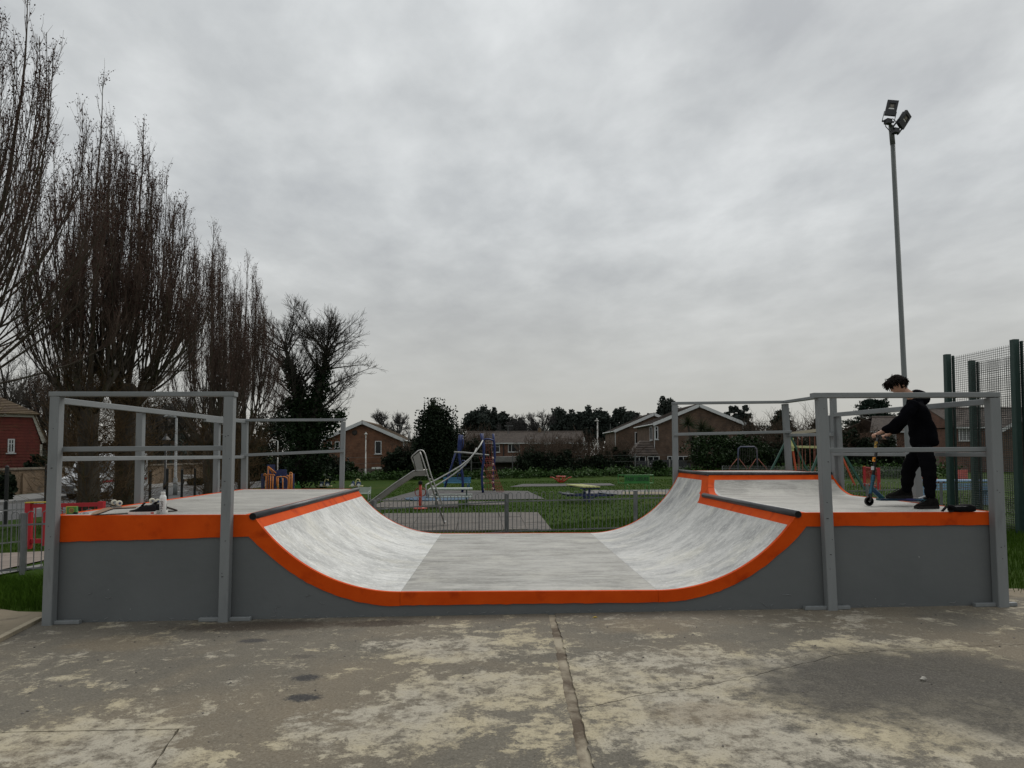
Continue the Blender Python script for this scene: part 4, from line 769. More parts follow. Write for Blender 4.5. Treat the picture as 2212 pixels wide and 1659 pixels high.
bow_fence([q3, q4, q5, e5], HB, 'bow topped metal fence behind the boy, ending at the green mesh fence', 'bow topped park fences', post_at=[q4, q5]+mids[2:])
gR = ong(63, 15.5); bow_fence([ong(-300, 12.6), tuple(gR)], .92, 'short bow topped fence leading up to the red gate on the left', 'bow topped park fences', post_at=[ong(-60, 14.5)])
a, b, c_ = ong(1560, 52), ong(1800, 46), ong(2010, 46); bow_fence([a, ong(1862, 46)], .95, 'far bow topped fence in front of the hedge, left of the second red gate', 'bow topped park fences', r=.010, post_at=[a])
bow_fence([ong(1900, 46), c_], .95, 'far bow topped fence right of the second red gate, behind the boy', 'bow topped park fences', r=.010, post_at=[c_])
# red gates
red = mat('red_gate_paint', (.42, .012, .022), (.35, .010, .018), scale=4, rough=.45)
def gate(label, A, B, h, grp, double=True):
    A, B = np.array(A), np.array(B); t = thing('park_gate', label, 'gate', A, group=grp); d = B-A; Lg = np.linalg.norm(d[:2]); u = d/Lg
    P = lambda s, z, o=0: Vector((u[0]*s-u[1]*o, u[1]*s+u[0]*o, u[2]*s+z))
    obj('gate_post', MB().bar(P(0, -.1), P(0, h), .11, .11), red, t); obj('gate_post', MB().bar(P(Lg, -.1), P(Lg, h), .11, .11), red, t)
    obj('cap_plate', MB().bar(P(-.06, h+.012), P(.42 if double else .06, h+.012), .12, .02), mat('yellow_cap', (.45, .33, .03), rough=.6), t)
    if double: obj('gate_stile', MB().bar(P(.30, .02), P(.30, h-.02), .09, .09), red, t)
    for zz, th in ((h-.06, .08), (.12, .09)): obj('gate_rail', MB().bar(P(.05, zz), P(Lg-.05, zz), .05, th), red, t)
    k = int(Lg/(.12 if double else .22))
    for i in range(1, k): obj('gate_bar', MB().tube([P(Lg*i/k, .12), P(Lg*i/k, h-.06)], .010, 6), red, t)
gate('bright red park gate with yellow cap behind the corner post of the left rail', ong(66, 14.6), ong(222, 14.9), .90, 'red park gates')
gate('red park gate far back between the scooter and the swing legs', ong(1866, 40), ong(1897, 36), 1.12, 'red park gates', False)
# ================================================================== GREEN MESH BALL COURT FENCE
gsteel = mat('dark_green_steel', (.010, .034, .028), (.014, .044, .036), scale=4, rough=.5); gwire = mat('green_mesh_wire', (.006, .010, .010), (.011, .017, .016), scale=4, rough=.55)
XM = 15.35
def zat(px, py, x):
    P = ray(px, py); t_ = (x-CAM[0])/P[0]; return CAM+P*t_
p1, p2 = zat(2051, 767, XM), zat(2197, 732, XM); HM = (p1[2]+p2[2])/2
def mesh_panel(par, x, ya, yb, z0, z1, over=0.):
    vs_ = np.arange(min(ya, yb), max(ya, yb)+over, .066); hs = np.arange(z0, z1, .05); w = MB()
    PV = np.stack([np.stack([np.full(len(vs_), x), vs_, np.full(len(vs_), z0)], -1), np.stack([np.full(len(vs_), x), vs_, np.full(len(vs_), z1)], -1)], 1); w.np(*tubes(PV, np.full((len(vs_), 2), .0042), 4))
    for dx in (-.006, .006):
        PH = np.stack([np.stack([np.full(len(hs), x+dx), np.full(len(hs), min(ya, yb)), hs], -1), np.stack([np.full(len(hs), x+dx), np.full(len(hs), max(ya, yb)+over), hs], -1)], 1); w.np(*tubes(PH, np.full((len(hs), 2), .0046), 4))
    return obj('mesh_panel', w, gwire, par, kind='stuff')
def court(label, x, ys, top, over, grp):
    t = thing('mesh_fence', label, 'fence', (x, ys[0], G(x, ys[0])), group=grp, world=True)
    for y in ys:
        obj('post', MB().bar((x-.06, y, G(x, y)-.1), (x-.06, y, top), .13, .13, up=(0, 1, 0), bev=.012), gsteel, t)
        obj('clamp_bar', MB().bar((x+.035, y-.07, G(x, y)+.05), (x+.035, y-.07, top-.04), .03, .06, up=(0, 1, 0)), gsteel, t)
    for i, (a, b) in enumerate(zip(ys[:-1], ys[1:])): mesh_panel(t, x, a, b, G(x, a)+.03, top-.07, over if i == 0 else 0)
court('tall dark green mesh fence of the ball court, nearest the corner post', XM, [p1[1], p2[1], p2[1]-2.45, p2[1]-4.9], HM, .16, 'ball court mesh fences')
q1_ = zat(2104, 778, XM+1.25); court('second dark green mesh fence of the ball court, standing just behind the first', XM+1.25, [q1_[1], q1_[1]-2.45, q1_[1]-4.9], HM-.02, .0, 'ball court mesh fences')
# ================================================================== BOY AND SCOOTER
ZX = lambda zx, zy: ((3400+zx/2.5525)*.54, (1450+zy/2.5525)*.54)          # picture position inside the close crop of the boy
def bp(zx, zy, y): return Vector(aty(*ZX(zx, zy), y))
def skin(name, chains, mt, parent=None, sub=2, world_loc=None):
    """chains: lists of (position, radius) or ((position), (rx, ry)); the first point of a chain may reuse an existing vertex"""
    vs_, rad, ed, idx = [], [], [], {}
    for ch in chains:
        prev = None
        for p, r_ in ch:
            key = tuple(round(q, 4) for q in p)
            if key not in idx: idx[key] = len(vs_); vs_.append(tuple(p)); rad.append(r_)
            i = idx[key]
            if prev is not None and prev != i: ed.append((prev, i))
            prev = i
    me = bpy.data.meshes.new(name); me.from_pydata(vs_, ed, []); o = bpy.data.objects.new(name, me); COL.objects.link(o)
    mdf = o.modifiers.new('skin', 'SKIN'); mdf.use_smooth_shade = True; mdf.branch_smoothing = .6
    lay = me.skin_vertices[0].data
    for i, r_ in enumerate(rad): lay[i].radius = r_ if hasattr(r_, '__len__') else (r_, r_); lay[i].use_root = (i == 0)
    sb = o.modifiers.new('sub', 'SUBSURF'); sb.levels = sub; sb.render_levels = sub
    dg = bpy.context.evaluated_depsgraph_get(); m2_ = bpy.data.meshes.new_from_object(o.evaluated_get(dg)); bpy.data.objects.remove(o)
    v = np.array([tuple(q.co) for q in m2_.vertices]); f = [tuple(q.vertices) for q in m2_.polygons]; bpy.data.meshes.remove(m2_); return v, f
skin_m = mat('skin', (.40, .22, .15), (.46, .26, .18), scale=14, rough=.55); hair_m = mat('dark_hair', (.006, .0045, .004), (.012, .009, .007), scale=30, rough=.85, spec=.08)
cloth = mat('black_cotton', (.0028, .0028, .0040), (.0045, .0045, .006), scale=12, rough=1, spec=.03, bump=.5, bscale=25); jog = mat('black_jersey', (.0032, .0032, .0042), (.005, .005, .006), scale=10, rough=1, spec=.03, bump=.5, bscale=20)
trainer = mat('dark_trainer', (.006, .0055, .005), (.012, .011, .010), scale=25, rough=.95, spec=.06, bump=.6, bscale=60); tsole = mat('trainer_sole', (.016, .015, .014), (.028, .026, .025), scale=20, rough=.9, spec=.08)
yN, yFr = .58, .90                                   # his left side is nearer the camera
hipN, hipF = bp(765, 850, .64), bp(735, 850, .84); pel = (hipN+hipF)/2; 
kneeN, ankN = bp(808, 1120, .56), bp(822, 1395, .50); kneeF, ankF = bp(600, 1075, .88), bp(575, 1335, .92)
chest, neckb = bp(690, 520, .74), bp(640, 345, .74); shN, shF = bp(655, 425, .575), bp(625, 430, .905); waist = bp(760, 730, .74)
elN, wrN, hdN = bp(500, 612, .62), bp(325, 712, .74), bp(268, 737, .76); elF, wrF, hdF = bp(520, 640, .98), bp(395, 735, 1.06), bp(358, 752, 1.10)
HC = bp(487, 222, .74); k_ = .00109
Pz = thing('person', 'boy in a black hoodie and black trousers looking down, one foot on his scooter', 'person', (pel.x, pel.y, HD), world=True)
# body: head, neck, arms with hands, trunk, legs, grown as one surface
fing = []
def hand(w, h, sgn):
    ch = [[(w, .027), (w.lerp(h, .5), .028), (h, .030)]]; d = (h-w).normalized(); side = Vector((0, 1, 0))
    for i, (o_, l_) in enumerate(((-.030, .9), (-.010, 1.), (.010, .97), (.030, .8))):
        b0 = h+side*o_; b1 = b0+Vector((-.030, 0, .004))*l_; b2 = b1+Vector((-.010, 0, -.024))*l_; b3 = b2+Vector((.020, 0, -.012))*l_
        ch.append([(h, .030), (b0+Vector((-.008, 0, .004)), .0105), (b1, .0098), (b2, .009), (b3, .0078)])
    t0 = h+Vector((.012, -sgn*.034, -.010)); ch.append([(w.lerp(h, .5), .028), (t0, .012), (t0+Vector((-.022, -sgn*.004, -.020)), .0105), (t0+Vector((-.040, 0, -.024)), .009)])
    return ch
nk = bp(560, 300, .74)
chains = [[(pel, .07), (waist, .08), (chest, .10), (neckb, .062), (nk, .046), (bp(520, 250, .74), .055)],
          [(chest, .10), (shN, .052), (elN, .036), (wrN, .027)], [(chest, .10), (shF, .052), (elF, .036), (wrF, .027)],
          [(pel, .07), (hipN, .05), (kneeN, .035), (ankN, .026)], [(pel, .07), (hipF, .05), (kneeF, .035), (ankF, .026)]]+hand(wrN, hdN, -1)+hand(wrF, hdF, 1)
bv, bf = skin('body', chains, skin_m, sub=1)
# head shaped from a sphere: skull, brow, nose, lips, chin, jaw; tilted down as he looks at the deck
def head():
    n, k = 40, 30; v = []
    for i in range(k):
        th = math.pi*i/(k-1)
        for j in range(n):
            a = 2*math.pi*j/n; x, y, z = math.sin(th)*math.cos(a), math.sin(th)*math.sin(a), math.cos(th)   # -x is forward
            X_, Y_, Z_ = x*.098, y*.074, z*.112
            fr = max(0., -x)
            if z < .1: Y_ *= 1-.28*min(1, (.1-z)); X_ = X_*(1-.10*(.1-z)) if x < 0 else X_*(1-.42*(.1-z))
            g = lambda z0, w: math.exp(-((z-z0)/w)**2)*math.exp(-(y/.20)**2)
            if x < -.3: X_ -= .022*g(-.16, .13)*fr+.010*g(-.50, .08)+.006*g(-.62, .05)+.014*g(-.86, .14)-.006*g(.02, .09)-.004*g(-.40, .05); X_ -= .004*math.exp(-((z-.16)/.08)**2)*fr
            for sy in (-1, 1): X_ += .007*math.exp(-((z-.0)/.07)**2-((y-sy*.34)/.14)**2)*(x < -.3)
            v.append(Vector((X_, Y_, Z_-.012)))
    f = [(i*n+j, (i+1)*n+j, (i+1)*n+(j+1) % n, i*n+(j+1) % n) for i in range(k-1) for j in range(n)]; return v, f
HR = Matrix.Rotation(math.radians(-30), 4, 'Y'); HT = Matrix.Translation(HC)
hv, hf = head(); HM4 = HT @ HR; mbB = MB().add(bv, bf).add([HM4 @ p for p in hv], hf)
for sy in (-1, 1):                                     # ears
    mbB.add([HM4 @ Vector((.012+.016*math.cos(a)*rr_+.004*math.sin(a), sy*(.074+.010*rr_*(.6+.4*math.cos(a))), -.012+.029*math.sin(a)*rr_)) for rr_ in (1., .62, .3) for a in np.linspace(0, 2*math.pi, 13)[:-1]],
            [(i*12+j, i*12+(j+1) % 12, (i+1)*12+(j+1) % 12, (i+1)*12+j) for i in range(2) for j in range(12)]+[tuple(range(24, 36))])
obj('body', mbB, skin_m, Pz, True)
for sy in (-1, 1):
    e_ = MB().ball(HM4 @ Vector((-.083, sy*.026, -.010)), .0105, 8); obj('eye', e_, mat('eye_dark', (.03, .02, .015), rough=.2), Pz)
    obj('eyebrow', MB().tube([HM4 @ Vector((-.094+.006*q, sy*(.012+.014*q), .012-.002*q*q)) for q in range(3)], .0036, 5), hair_m, Pz)
# hair: thick waves on the crown, curls over the brow
hr = np.random.default_rng(4); mbH = MB(); hcap = []
for p in hv:
    q = p.copy(); u = Vector((q.x, q.y, q.z+.012)); keep = (u.z > -.05 and u.x > -.02) or u.z > .045 or (u.x > .03 and u.z > -.075)
    hcap.append((u*1.10+Vector((0, 0, -.008)) if keep else u*.9+Vector((0, 0, -.012))))
hcap = [Vector(p)*(1+.02*math.sin(p[0]*120)*math.sin(p[1]*140+p[2]*90)) for p in hcap]
mbH.add([HM4 @ p for p in hcap], hf)
for i in range(900):
    u = nrm(hr.normal(0, 1, 3)); u[2] = abs(u[2])*.9-.15*(u[0] > 0)
    if u[0] < -.2 and u[2] < .25: continue
    if u[0] >= -.2 and abs(u[1]) > .5 and u[0] < .2 and u[2] < .1: continue
    base = Vector((u[0]*.103, u[1]*.080, u[2]*.118-.012)); fw = Vector((-.6+hr.normal(0, .3), u[1]*.5+hr.normal(0, .3), -.25+hr.normal(0, .3))); out_ = Vector(u)*.4; L_ = hr.uniform(.02, .05)*(1.35 if u[0] < -.3 else 1)
    d = (fw+out_).normalized(); pts = [base]; sw = Vector(hr.normal(0, 1, 3))*.5
    for k in range(4): pts.append(pts[-1]+d*L_/4); d = (d+sw*.35+Vector((-.1, 0, -.35))*.6).normalized()
    mbH.tube([HM4 @ p for p in pts], [.0045, .0052, .005, .004, .002], 5, cap=False)
for i in range(95):                                    # fringe falling forward over the forehead
    y = hr.uniform(-.055, .055); b0 = Vector((-.082+abs(y)*.3, y, .070+hr.normal(0, .008))); d = Vector((-.8, y*4+hr.normal(0, .25), hr.normal(.1, .3))).normalized(); pts = [b0]; L_ = hr.uniform(.045, .085)
    for k in range(5): pts.append(pts[-1]+d*L_/5); d = (d+Vector((-.05+hr.normal(0, .35), hr.normal(0, .3), -.42+hr.normal(0, .25)))).normalized()
    mbH.tube([HM4 @ p for p in pts], [.0045, .0055, .005, .0045, .0035, .0018], 5, cap=False)
obj('hair', mbH, hair_m, Pz, True)
# hoodie
back = bp(800, 640, .74); hem = bp(755, 815, .74); up_ = bp(650, 420, .74)
cuffN, cuffF = wrN.lerp(elN, .02), wrF.lerp(elF, .06)
ch = [[(bp(758, 872, .74), (.150, .140)), (hem, (.165, .152)), (bp(755, 760, .74), (.176, .158)), (bp(735, 640, .74), (.168, .155)), (bp(690, 500, .74), (.150, .150)), (bp(655, 405, .74), (.105, .105)), (bp(622, 340, .74), (.066, .066))],
      [(bp(690, 500, .74), (.150, .150)), (shN, .078), (shN.lerp(elN, .55), .072), (elN, .064), (elN.lerp(wrN, .55), .054), (cuffN, .040)],
      [(bp(690, 500, .74), (.150, .150)), (shF, .078), (shF.lerp(elF, .55), .072), (elF, .064), (elF.lerp(wrF, .55), .054), (cuffF, .040)]]
hv2, hf2 = skin('hoodie', ch, cloth); ho_ = obj('hoodie', MB().add(hv2, hf2), cloth, Pz, True)
wr_ = np.random.default_rng(8)
for vtx in ho_.data.vertices:                          # soft folds
    p = vtx.co; vtx.co = p+vtx.normal*(.006*math.sin(p.z*42+p.x*23)+.004*math.sin(p.z*75-p.x*50+p.y*30))
hd = [[(bp(610, 335, .74), (.055, .075)), (bp(690, 345, .74), (.070, .095)), (bp(760, 375, .74), (.052, .092)), (bp(795, 425, .74), (.028, .06))]]
hv3, hf3 = skin('hood', hd, cloth); obj('hood', MB().add(hv3, hf3), cloth, ho_, True)
# trousers
ch = [[(bp(750, 740, .74), (.118, .112)), (bp(750, 870, .74), (.130, .12))],
      [(bp(750, 870, .74), (.130, .12)), (hipN+Vector((0, 0, -.07)), .100), (hipN.lerp(kneeN, .6), .097), (kneeN, .082), (kneeN.lerp(ankN, .4), .072), (kneeN.lerp(ankN, .8), .058), (ankN, .046)],
      [(bp(750, 870, .74), (.130, .12)), (hipF+Vector((-.02, 0, -.07)), .098), (hipF.lerp(kneeF, .6), .098), (kneeF, .084), (kneeF.lerp(ankF, .4), .076), (kneeF.lerp(ankF, .8), .062), (ankF, .048)]]
tv, tf = skin('trousers', ch, jog); to_ = obj('trousers', MB().add(tv, tf), jog, Pz, True)
for vtx in to_.data.vertices: p = vtx.co; vtx.co = p+vtx.normal*(.005*math.sin(p.z*60+p.x*18)+.003*math.sin(p.z*110))
def trainer_shoe(toe, heel, z0, yaw_extra=0.):
    d = heel-toe; d.z = 0; L_ = d.length; an = math.atan2(d.y, d.x); M4 = Matrix.Translation(Vector(((toe.x+heel.x)/2, (toe.y+heel.y)/2, z0))) @ Matrix.Rotation(an, 4, 'Z')
    sec = [(-.5, .018, .030), (-.46, .036, .044), (-.36, .046, .058), (-.2, .048, .070), (-.05, .043, .090), (.08, .039, .112), (.22, .039, .120), (.36, .037, .122), (.46, .032, .110), (.5, .02, .08)]
    m_ = 12; v = []; mb = MB()
    for x, w, h in sec:
        for j in range(m_): a = math.pi*j/(m_-1); v.append(M4 @ Vector((x*L_*.97, w*math.cos(a), .022+(h-.022)*math.sin(a)**.75)))
    mb.add(v, [(i*m_+j, (i+1)*m_+j, (i+1)*m_+j+1, i*m_+j+1) for i in range(len(sec)-1) for j in range(m_-1)]+[tuple(range(m_)), tuple(reversed(range((len(sec)-1)*m_, len(sec)*m_)))]); so_ = obj('trainer', mb, trainer, Pz, True)
    n = 2*len(sec); out_ = [(x*L_, w*1.08) for x, w, _ in sec]+[(x*L_, -w*1.08) for x, w, _ in reversed(sec)]; v = [M4 @ Vector((x, y, z)) for z in (.0, .008, .026, .030) for x, y in [(q[0]*(.96 if z in (0., .03) else 1.0), q[1]) for q in out_]]
    mb = MB().add(v, [tuple(reversed((k*n+j, k*n+(j+1) % n, (k+1)*n+(j+1) % n, (k+1)*n+j))) for k in range(3) for j in range(n)]+[tuple(range(n)), tuple(reversed(range(3*n, 4*n)))]); obj('sole', mb, tsole, so_)
    lc = MB()
    for q in range(4): lc.tube([M4 @ Vector(((-.24+.07*q)*L_, .03, .066+.012*q)), M4 @ Vector(((-.22+.07*q)*L_, 0, .078+.013*q)), M4 @ Vector(((-.24+.07*q)*L_, -.03, .066+.012*q))], .003, 5)
    lc.tube([M4 @ Vector((.0, -.02, .10)), M4 @ Vector((-.03, -.05, .085)), M4 @ Vector((-.02, -.06, .05))], .003, 5); obj('lace', lc, trainer, so_)
yw = float(atz(*ZX(195, 1466), HD)[1])                  # scooter stands where its wheel touches the platform
yw = .93
footz = HD+.088
trainer_shoe(bp(668, 1490, .46), bp(902, 1490, .50), HD+.0)
trainer_shoe(bp(373, 1410, yw), bp(637, 1410, yw), footz)
# ---- scooter
sc_ = thing('stunt_scooter', 'stunt scooter with teal fork and black bars under the hands of the boy', 'scooter', (float(bp(195, 1466, yw).x), yw, HD), world=True)
teal = mat('oil_slick_teal', (.015, .14, .135), (.05, .05, .16), scale=3.5, rough=.25, metal=.75); blk = mat('black_bar', (.005, .005, .006), rough=.5); tyre = mat('black_urethane', (.012, .012, .013), rough=.6)
wc = bp(195, 1420, yw); wr0 = .054; wc.z = HD+wr0
S = Vector((0, 1, 0))
def wheel(c_):
    w = obj('wheel', MB().lathe([(wr0-.012, -.012), (wr0-.003, -.011), (wr0, -.006), (wr0, .006), (wr0-.003, .011), (wr0-.012, .012), (wr0-.012, -.012)], 30, c_, 'y'), tyre, sc_)
    sp_ = MB()
    for q in range(5):
        a = 2*math.pi*q/5; p = Vector(c_)+Vector((math.cos(a)*.011, 0, math.sin(a)*.011)); p2_ = Vector(c_)+Vector((math.cos(a+.5)*(wr0-.011), 0, math.sin(a+.5)*(wr0-.011))); sp_.bar(p, p2_, .012, .010, up=(0, 1, 0))
    sp_.lathe([(.012, -.013), (.012, .013)], 12, c_, 'y').lathe([(wr0-.0125, -.0115), (wr0-.0125, .0115), (wr0-.016, .0115), (wr0-.016, -.0115)], 30, c_, 'y'); obj('hub', sp_, alu, w)
wheel(wc)
hb_, ht_ = bp(207, 1345, yw), bp(232, 1205, yw); top = bp(287, 760, yw)
obj('fork', MB().tube([wc+S*.026, wc+S*.026+Vector((.012, 0, .05)), hb_+S*.012], [.011, .012, .016], 8).tube([wc-S*.026, wc-S*.026+Vector((.012, 0, .05)), hb_-S*.012], [.011, .012, .016], 8), blk, sc_)
obj('head_tube', MB().tube([hb_, hb_.lerp(ht_, .1), ht_.lerp(hb_, .1), ht_], [.022, .020, .020, .022], 14), teal, sc_, True)
obj('clamp', MB().tube([ht_, ht_+(top-ht_).normalized()*.065], .024, 14), teal, sc_)
obj('bar', MB().tube([ht_+(top-ht_).normalized()*.02, top], .017, 14), blk, sc_, True)
bd = Vector((-.30, 1, 0)).normalized(); 
obj('handlebar', MB().tube([hdN+Vector((-.004, -.09, -.022)), (hdN+hdF)/2+Vector((-.0, 0, -.026)), hdF+Vector((.0, .09, -.022))], .015, 12), blk, sc_)
for h_, e_ in ((hdN, -1), (hdF, 1)): obj('grip', MB().tube([h_+Vector((-.004, -.075, -.022)), h_+Vector((.0, .075, -.022))], .0185, 12), tyre, sc_)
d0, d1 = bp(292, 1428, yw), bp(735, 1440, yw); zt_ = footz
obj('deck', MB().bar((d0.x, yw, zt_-.014), (d0.x+.50, yw, zt_-.018), .11, .026, bev=.006), teal, sc_); obj('grip_tape', MB().box(d0.x+.25, yw, zt_-.0005, .46, .10, .002), tyre, sc_)
obj('down_tube', MB().bar(hb_.lerp(ht_, .45), (d0.x+.055, yw, zt_-.012), .035, .05, bev=.008), teal, sc_)
wheel(Vector((d0.x+.57, yw, HD+wr0)))
obj('brake', MB().bar((d0.x+.47, yw, zt_-.004), (d0.x+.58, yw, HD+.122), .05, .006), alu, sc_); obj('dropout', MB().bar((d0.x+.48, yw+.03, zt_-.02), (d0.x+.57, yw+.03, HD+wr0), .012, .03).bar((d0.x+.48, yw-.03, zt_-.02), (d0.x+.57, yw-.03, HD+wr0), .012, .03), teal, sc_)
ax = (top-ht_).normalized(); org_ = mat('orange_sticker', (.75, .28, .02), rough=.4)
sp0 = bp(247, 990, yw); sd = ax.cross(S)
obj('sticker', MB().tube([sp0-ax*.026, sp0+ax*.026], .0176, 14), org_, sc_); obj('sticker', MB().tube([bp(262, 870, yw), bp(270, 808, yw)], .0175, 14), mat('amber_pattern', (.55, .33, .03), (.02, .02, .02), scale=60, rough=.4, lo=.45, hi=.55), sc_); obj('sticker', MB().tube([bp(232, 1098, yw), bp(236, 1060, yw)], .0175, 14), mat('white_sticker', (.5, .5, .5), rough=.4), sc_)
v, f = text_np('6', .036, .0008, .001); obj('sticker_print', MB().add([sp0+Vector((-.004, -.0195, 0))+Vector((1, 0, 0))*x+ax*y for x, y, z in v], f), ink, sc_)
# ================================================================== PLAYGROUND
def V3(p): return Vector([float(q) for q in p])
ss = mat('brushed_steel', (.42, .41, .39), (.34, .33, .32), scale=3, stretch=(1, 1, 8), rough=.35, metal=.85); blue = mat('blue_paint', (.010, .026, .13), (.008, .02, .10), scale=4, rough=.45)
skyb = mat('light_blue_paint', (.04, .17, .30), (.03, .13, .24), scale=4, rough=.5); redp = mat('red_orange_paint', (.42, .045, .02), (.30, .03, .015), scale=5, rough=.5)
# steel slide
dS = 18.4; sf = at(960.4, 1131, dS); sf[2] = G(sf[0], sf[1]); sP = lambda px, py, o=0.: V3(at(px, py, dS+o))
sl_t = thing('slide', 'stainless steel slide with tubular ladder in the middle of the playground', 'slide', sf, world=True)
Zp = lambda zx, zy: ((1440+zx/3.6875)*.54, (1700+zy/3.6875)*.54)
for o_ in (0, .42):
    obj('ladder_rail', MB().tube([sP(*Zp(1248-14*(o_ > 0), 1455-40*(o_ > 0)), o_), sP(*Zp(1000, 750), o_), sP(*Zp(905, 450), o_), sP(*Zp(880, 395), o_)], .020, 8), ss, sl_t, True)
    pts = [(1222, 1290), (1235, 1215), (1050, 750), (960, 430), (935, 385), (900, 370), (860, 380), (775, 455), (760, 480), (775, 530), (828, 688)]
    obj('hand_rail', MB().tube([sP(*Zp(*q), o_) for q in pts], .019, 8), ss, sl_t, True)
    obj('side_panel', MB().prism([(0, 0), (1, 0), (1, 1), (0, 1)], sP(*Zp(840, 680), o_), sP(*Zp(945, 678), o_)-sP(*Zp(840, 680), o_), sP(*Zp(783, 470), o_)-sP(*Zp(840, 680), o_), (0, 1, 0), .006) if False else MB().add([sP(*Zp(*q), o_+w) for w in (0, .008) for q in ((838, 680), (943, 678), (872, 400), (783, 470))], [(0, 1, 2, 3), (7, 6, 5, 4), (0, 4, 5, 1), (1, 5, 6, 2), (2, 6, 7, 3), (3, 7, 4, 0)]), mat('slide_panel', (.30, .295, .28), rough=.45, metal=.6), sl_t)
for k in range(7):
    w = k/6.5; p = sP(*Zp(1240-240*w, 1440-690*w)); obj('rung', MB().bar(p, p+Vector((.0, .42, 0)), .06, .018), ss, sl_t)
ch_ = [(965, 720), (820, 722), (785, 732), (480, 935), (150, 1180), (-40, 1320), (-110, 1340)]
mb = MB(); w_ = .45; top_ = [sP(*Zp(x, y)) for x, y in ch_]
for i, p in enumerate(top_):
    mb.v += [tuple(p+Vector((0, 0, .085))), tuple(p+Vector((0, 0, -.055))), tuple(p+Vector((0, w_, -.055))), tuple(p+Vector((0, w_, .085))), tuple(p+Vector((0, w_-.02, .085))), tuple(p+Vector((0, w_-.02, -.035))), tuple(p+Vector((0, .02, -.035))), tuple(p+Vector((0, .02, .085)))]
for i in range(len(top_)-1):
    for j in range(8): mb.f.append((i*8+j, i*8+(j+1) % 8, (i+1)*8+(j+1) % 8, (i+1)*8+j)); mb.mi.append(0)
mb.f += [tuple(range(7, -1, -1)), tuple(range((len(top_)-1)*8, len(top_)*8))]; mb.mi += [0, 0]
obj('chute', mb, mat('slide_chute', (.26, .25, .235), (.20, .195, .18), scale=3, rough=.38, metal=.7), sl_t)
for o_ in (0, w_): obj('chute_rim', MB().tube([p+Vector((0, o_, .09)) for p in top_], .016, 6), ss, sl_t, True)
obj('foot_plate', MB().bar(sP(*Zp(990, 748), 0), sP(*Zp(990, 748), .42), .10, .012).bar(sP(*Zp(1052, 745), 0), sP(*Zp(1052, 745), .42), .02, .02), ss, sl_t)
pl = top_[4]; obj('leg', MB().tube([V3((pl.x, pl.y+.2, pl.z)), V3((pl.x, pl.y+.2, G(pl.x, pl.y)))], .03, 8), ss, sl_t)
# red spring rocker post
P = gr(908, 1099); t = thing('spring_post', 'red play post with ring handles and black cap behind the slide ladder', 'play post', P); H_ = 58/1532*np.dot(P-CAM, FWD)
obj('column', MB().lathe([(.058, 0), (.062, H_*.25), (.058, H_*.5), (.052, H_*.9)], 14), redp, t, True); obj('base_disc', MB().lathe([(.26, 0), (.26, .03), (.07, .06)], 20), redp, t)
obj('cap', MB().lathe([(.08, H_*.9), (.085, H_), (.02, H_+.05)], 14), black, t)
for s_ in (-1, 1): obj('ring_handle', MB().tube([(s_*.07+s_*.13*math.sin(q*math.pi/10), 0, H_*.62+.15*math.cos(q*math.pi/10)) for q in range(11)], .016, 6), mat('dark_red_paint', (.20, .02, .015), rough=.5), t)
# climbing frame
dF = float(np.dot(gr(1043, 1064)-CAM, FWD)); fp = lambda zx, zy, o=0.: V3(at((1750+zx/3.6875)*.54, (1700+zy/3.6875)*.54, dF+o))
cf = thing('jungle_gym', 'blue climbing frame with wavy posts, red rope net and two curved steel sliding bars', 'climbing frame', gr(1043, 1064), world=True)
def wavy(pts, o, r, mt=blue, name='post'): return obj(name, MB().tube([fp(*q, o) for q in pts], r, 10), mt, cf, True)
wavy([(640, 125), (660, 220), (682, 330), (684, 480), (668, 620), (655, 740), (660, 880), (672, 998)], 0, .062)
wavy([(662, 125), (672, 230), (690, 300), (690, 400)], .5, .055)
wavy([(820, 128), (830, 220), (845, 330), (845, 470), (828, 620), (818, 740), (822, 860), (836, 968)], 1.6, .062)
wavy([(332, 142), (318, 240), (312, 340), (320, 480), (345, 600), (368, 740), (375, 860), (366, 990)], .6, .068)
wavy([(368, 148), (350, 240), (338, 340), (340, 470)], 1.4, .055)
wavy([(265, 415), (215, 580), (150, 780), (102, 960)], 1.2, .05, name='strut')
wavy([(682, 225), (720, 205), (770, 208), (832, 232)], .6, .042, name='arch')
bar_m = mat('grey_bar', (.34, .34, .32), (.26, .26, .25), scale=4, rough=.5, metal=.3)
obj('beam', MB().tube([fp(245, 400), fp(400, 408), fp(600, 430), fp(762, 445)], [.05, .05, .05, .03], 10), bar_m, cf, True)
dL = float(np.dot(gr(921, 1075.4)-CAM, FWD))
def bars(pts, name='sliding_bar'):
    k = len(pts); return obj(name, MB().tube([V3(at((1750+zx/3.6875)*.54, (1700+zy/3.6875)*.54, dL+(dF-.3-dL)*min(1, max(0., i-2)/(k-3)))) for i, (zx, zy) in enumerate(pts)], .036, 8), bar_m, cf, True)
bars([(-157, 1075), (-166, 960), (-172, 885), (-140, 868), (0, 800), (170, 705), (340, 605), (470, 500), (560, 400), (630, 300), (668, 228)])
bars([(-128, 1075), (-135, 1000), (-137, 960), (-100, 935), (0, 882), (150, 790), (330, 660), (450, 545), (520, 450), (555, 390), (575, 345)])
rope = mat('red_rope', (.22, .035, .025), (.14, .03, .02), scale=20, rough=.9); nb = MB()
A0n, A1n, B0n, B1n = fp(610, 460, .2), fp(800, 450, 1.4), fp(880, 990, -.6), fp(985, 998, .4)
for i in range(6):
    u = i/5; a, b = A0n.lerp(A1n, u), B0n.lerp(B1n, u); nb.tube([a, a.lerp(b, .5)+Vector((0, 0, -.18)), b], .014, 5)
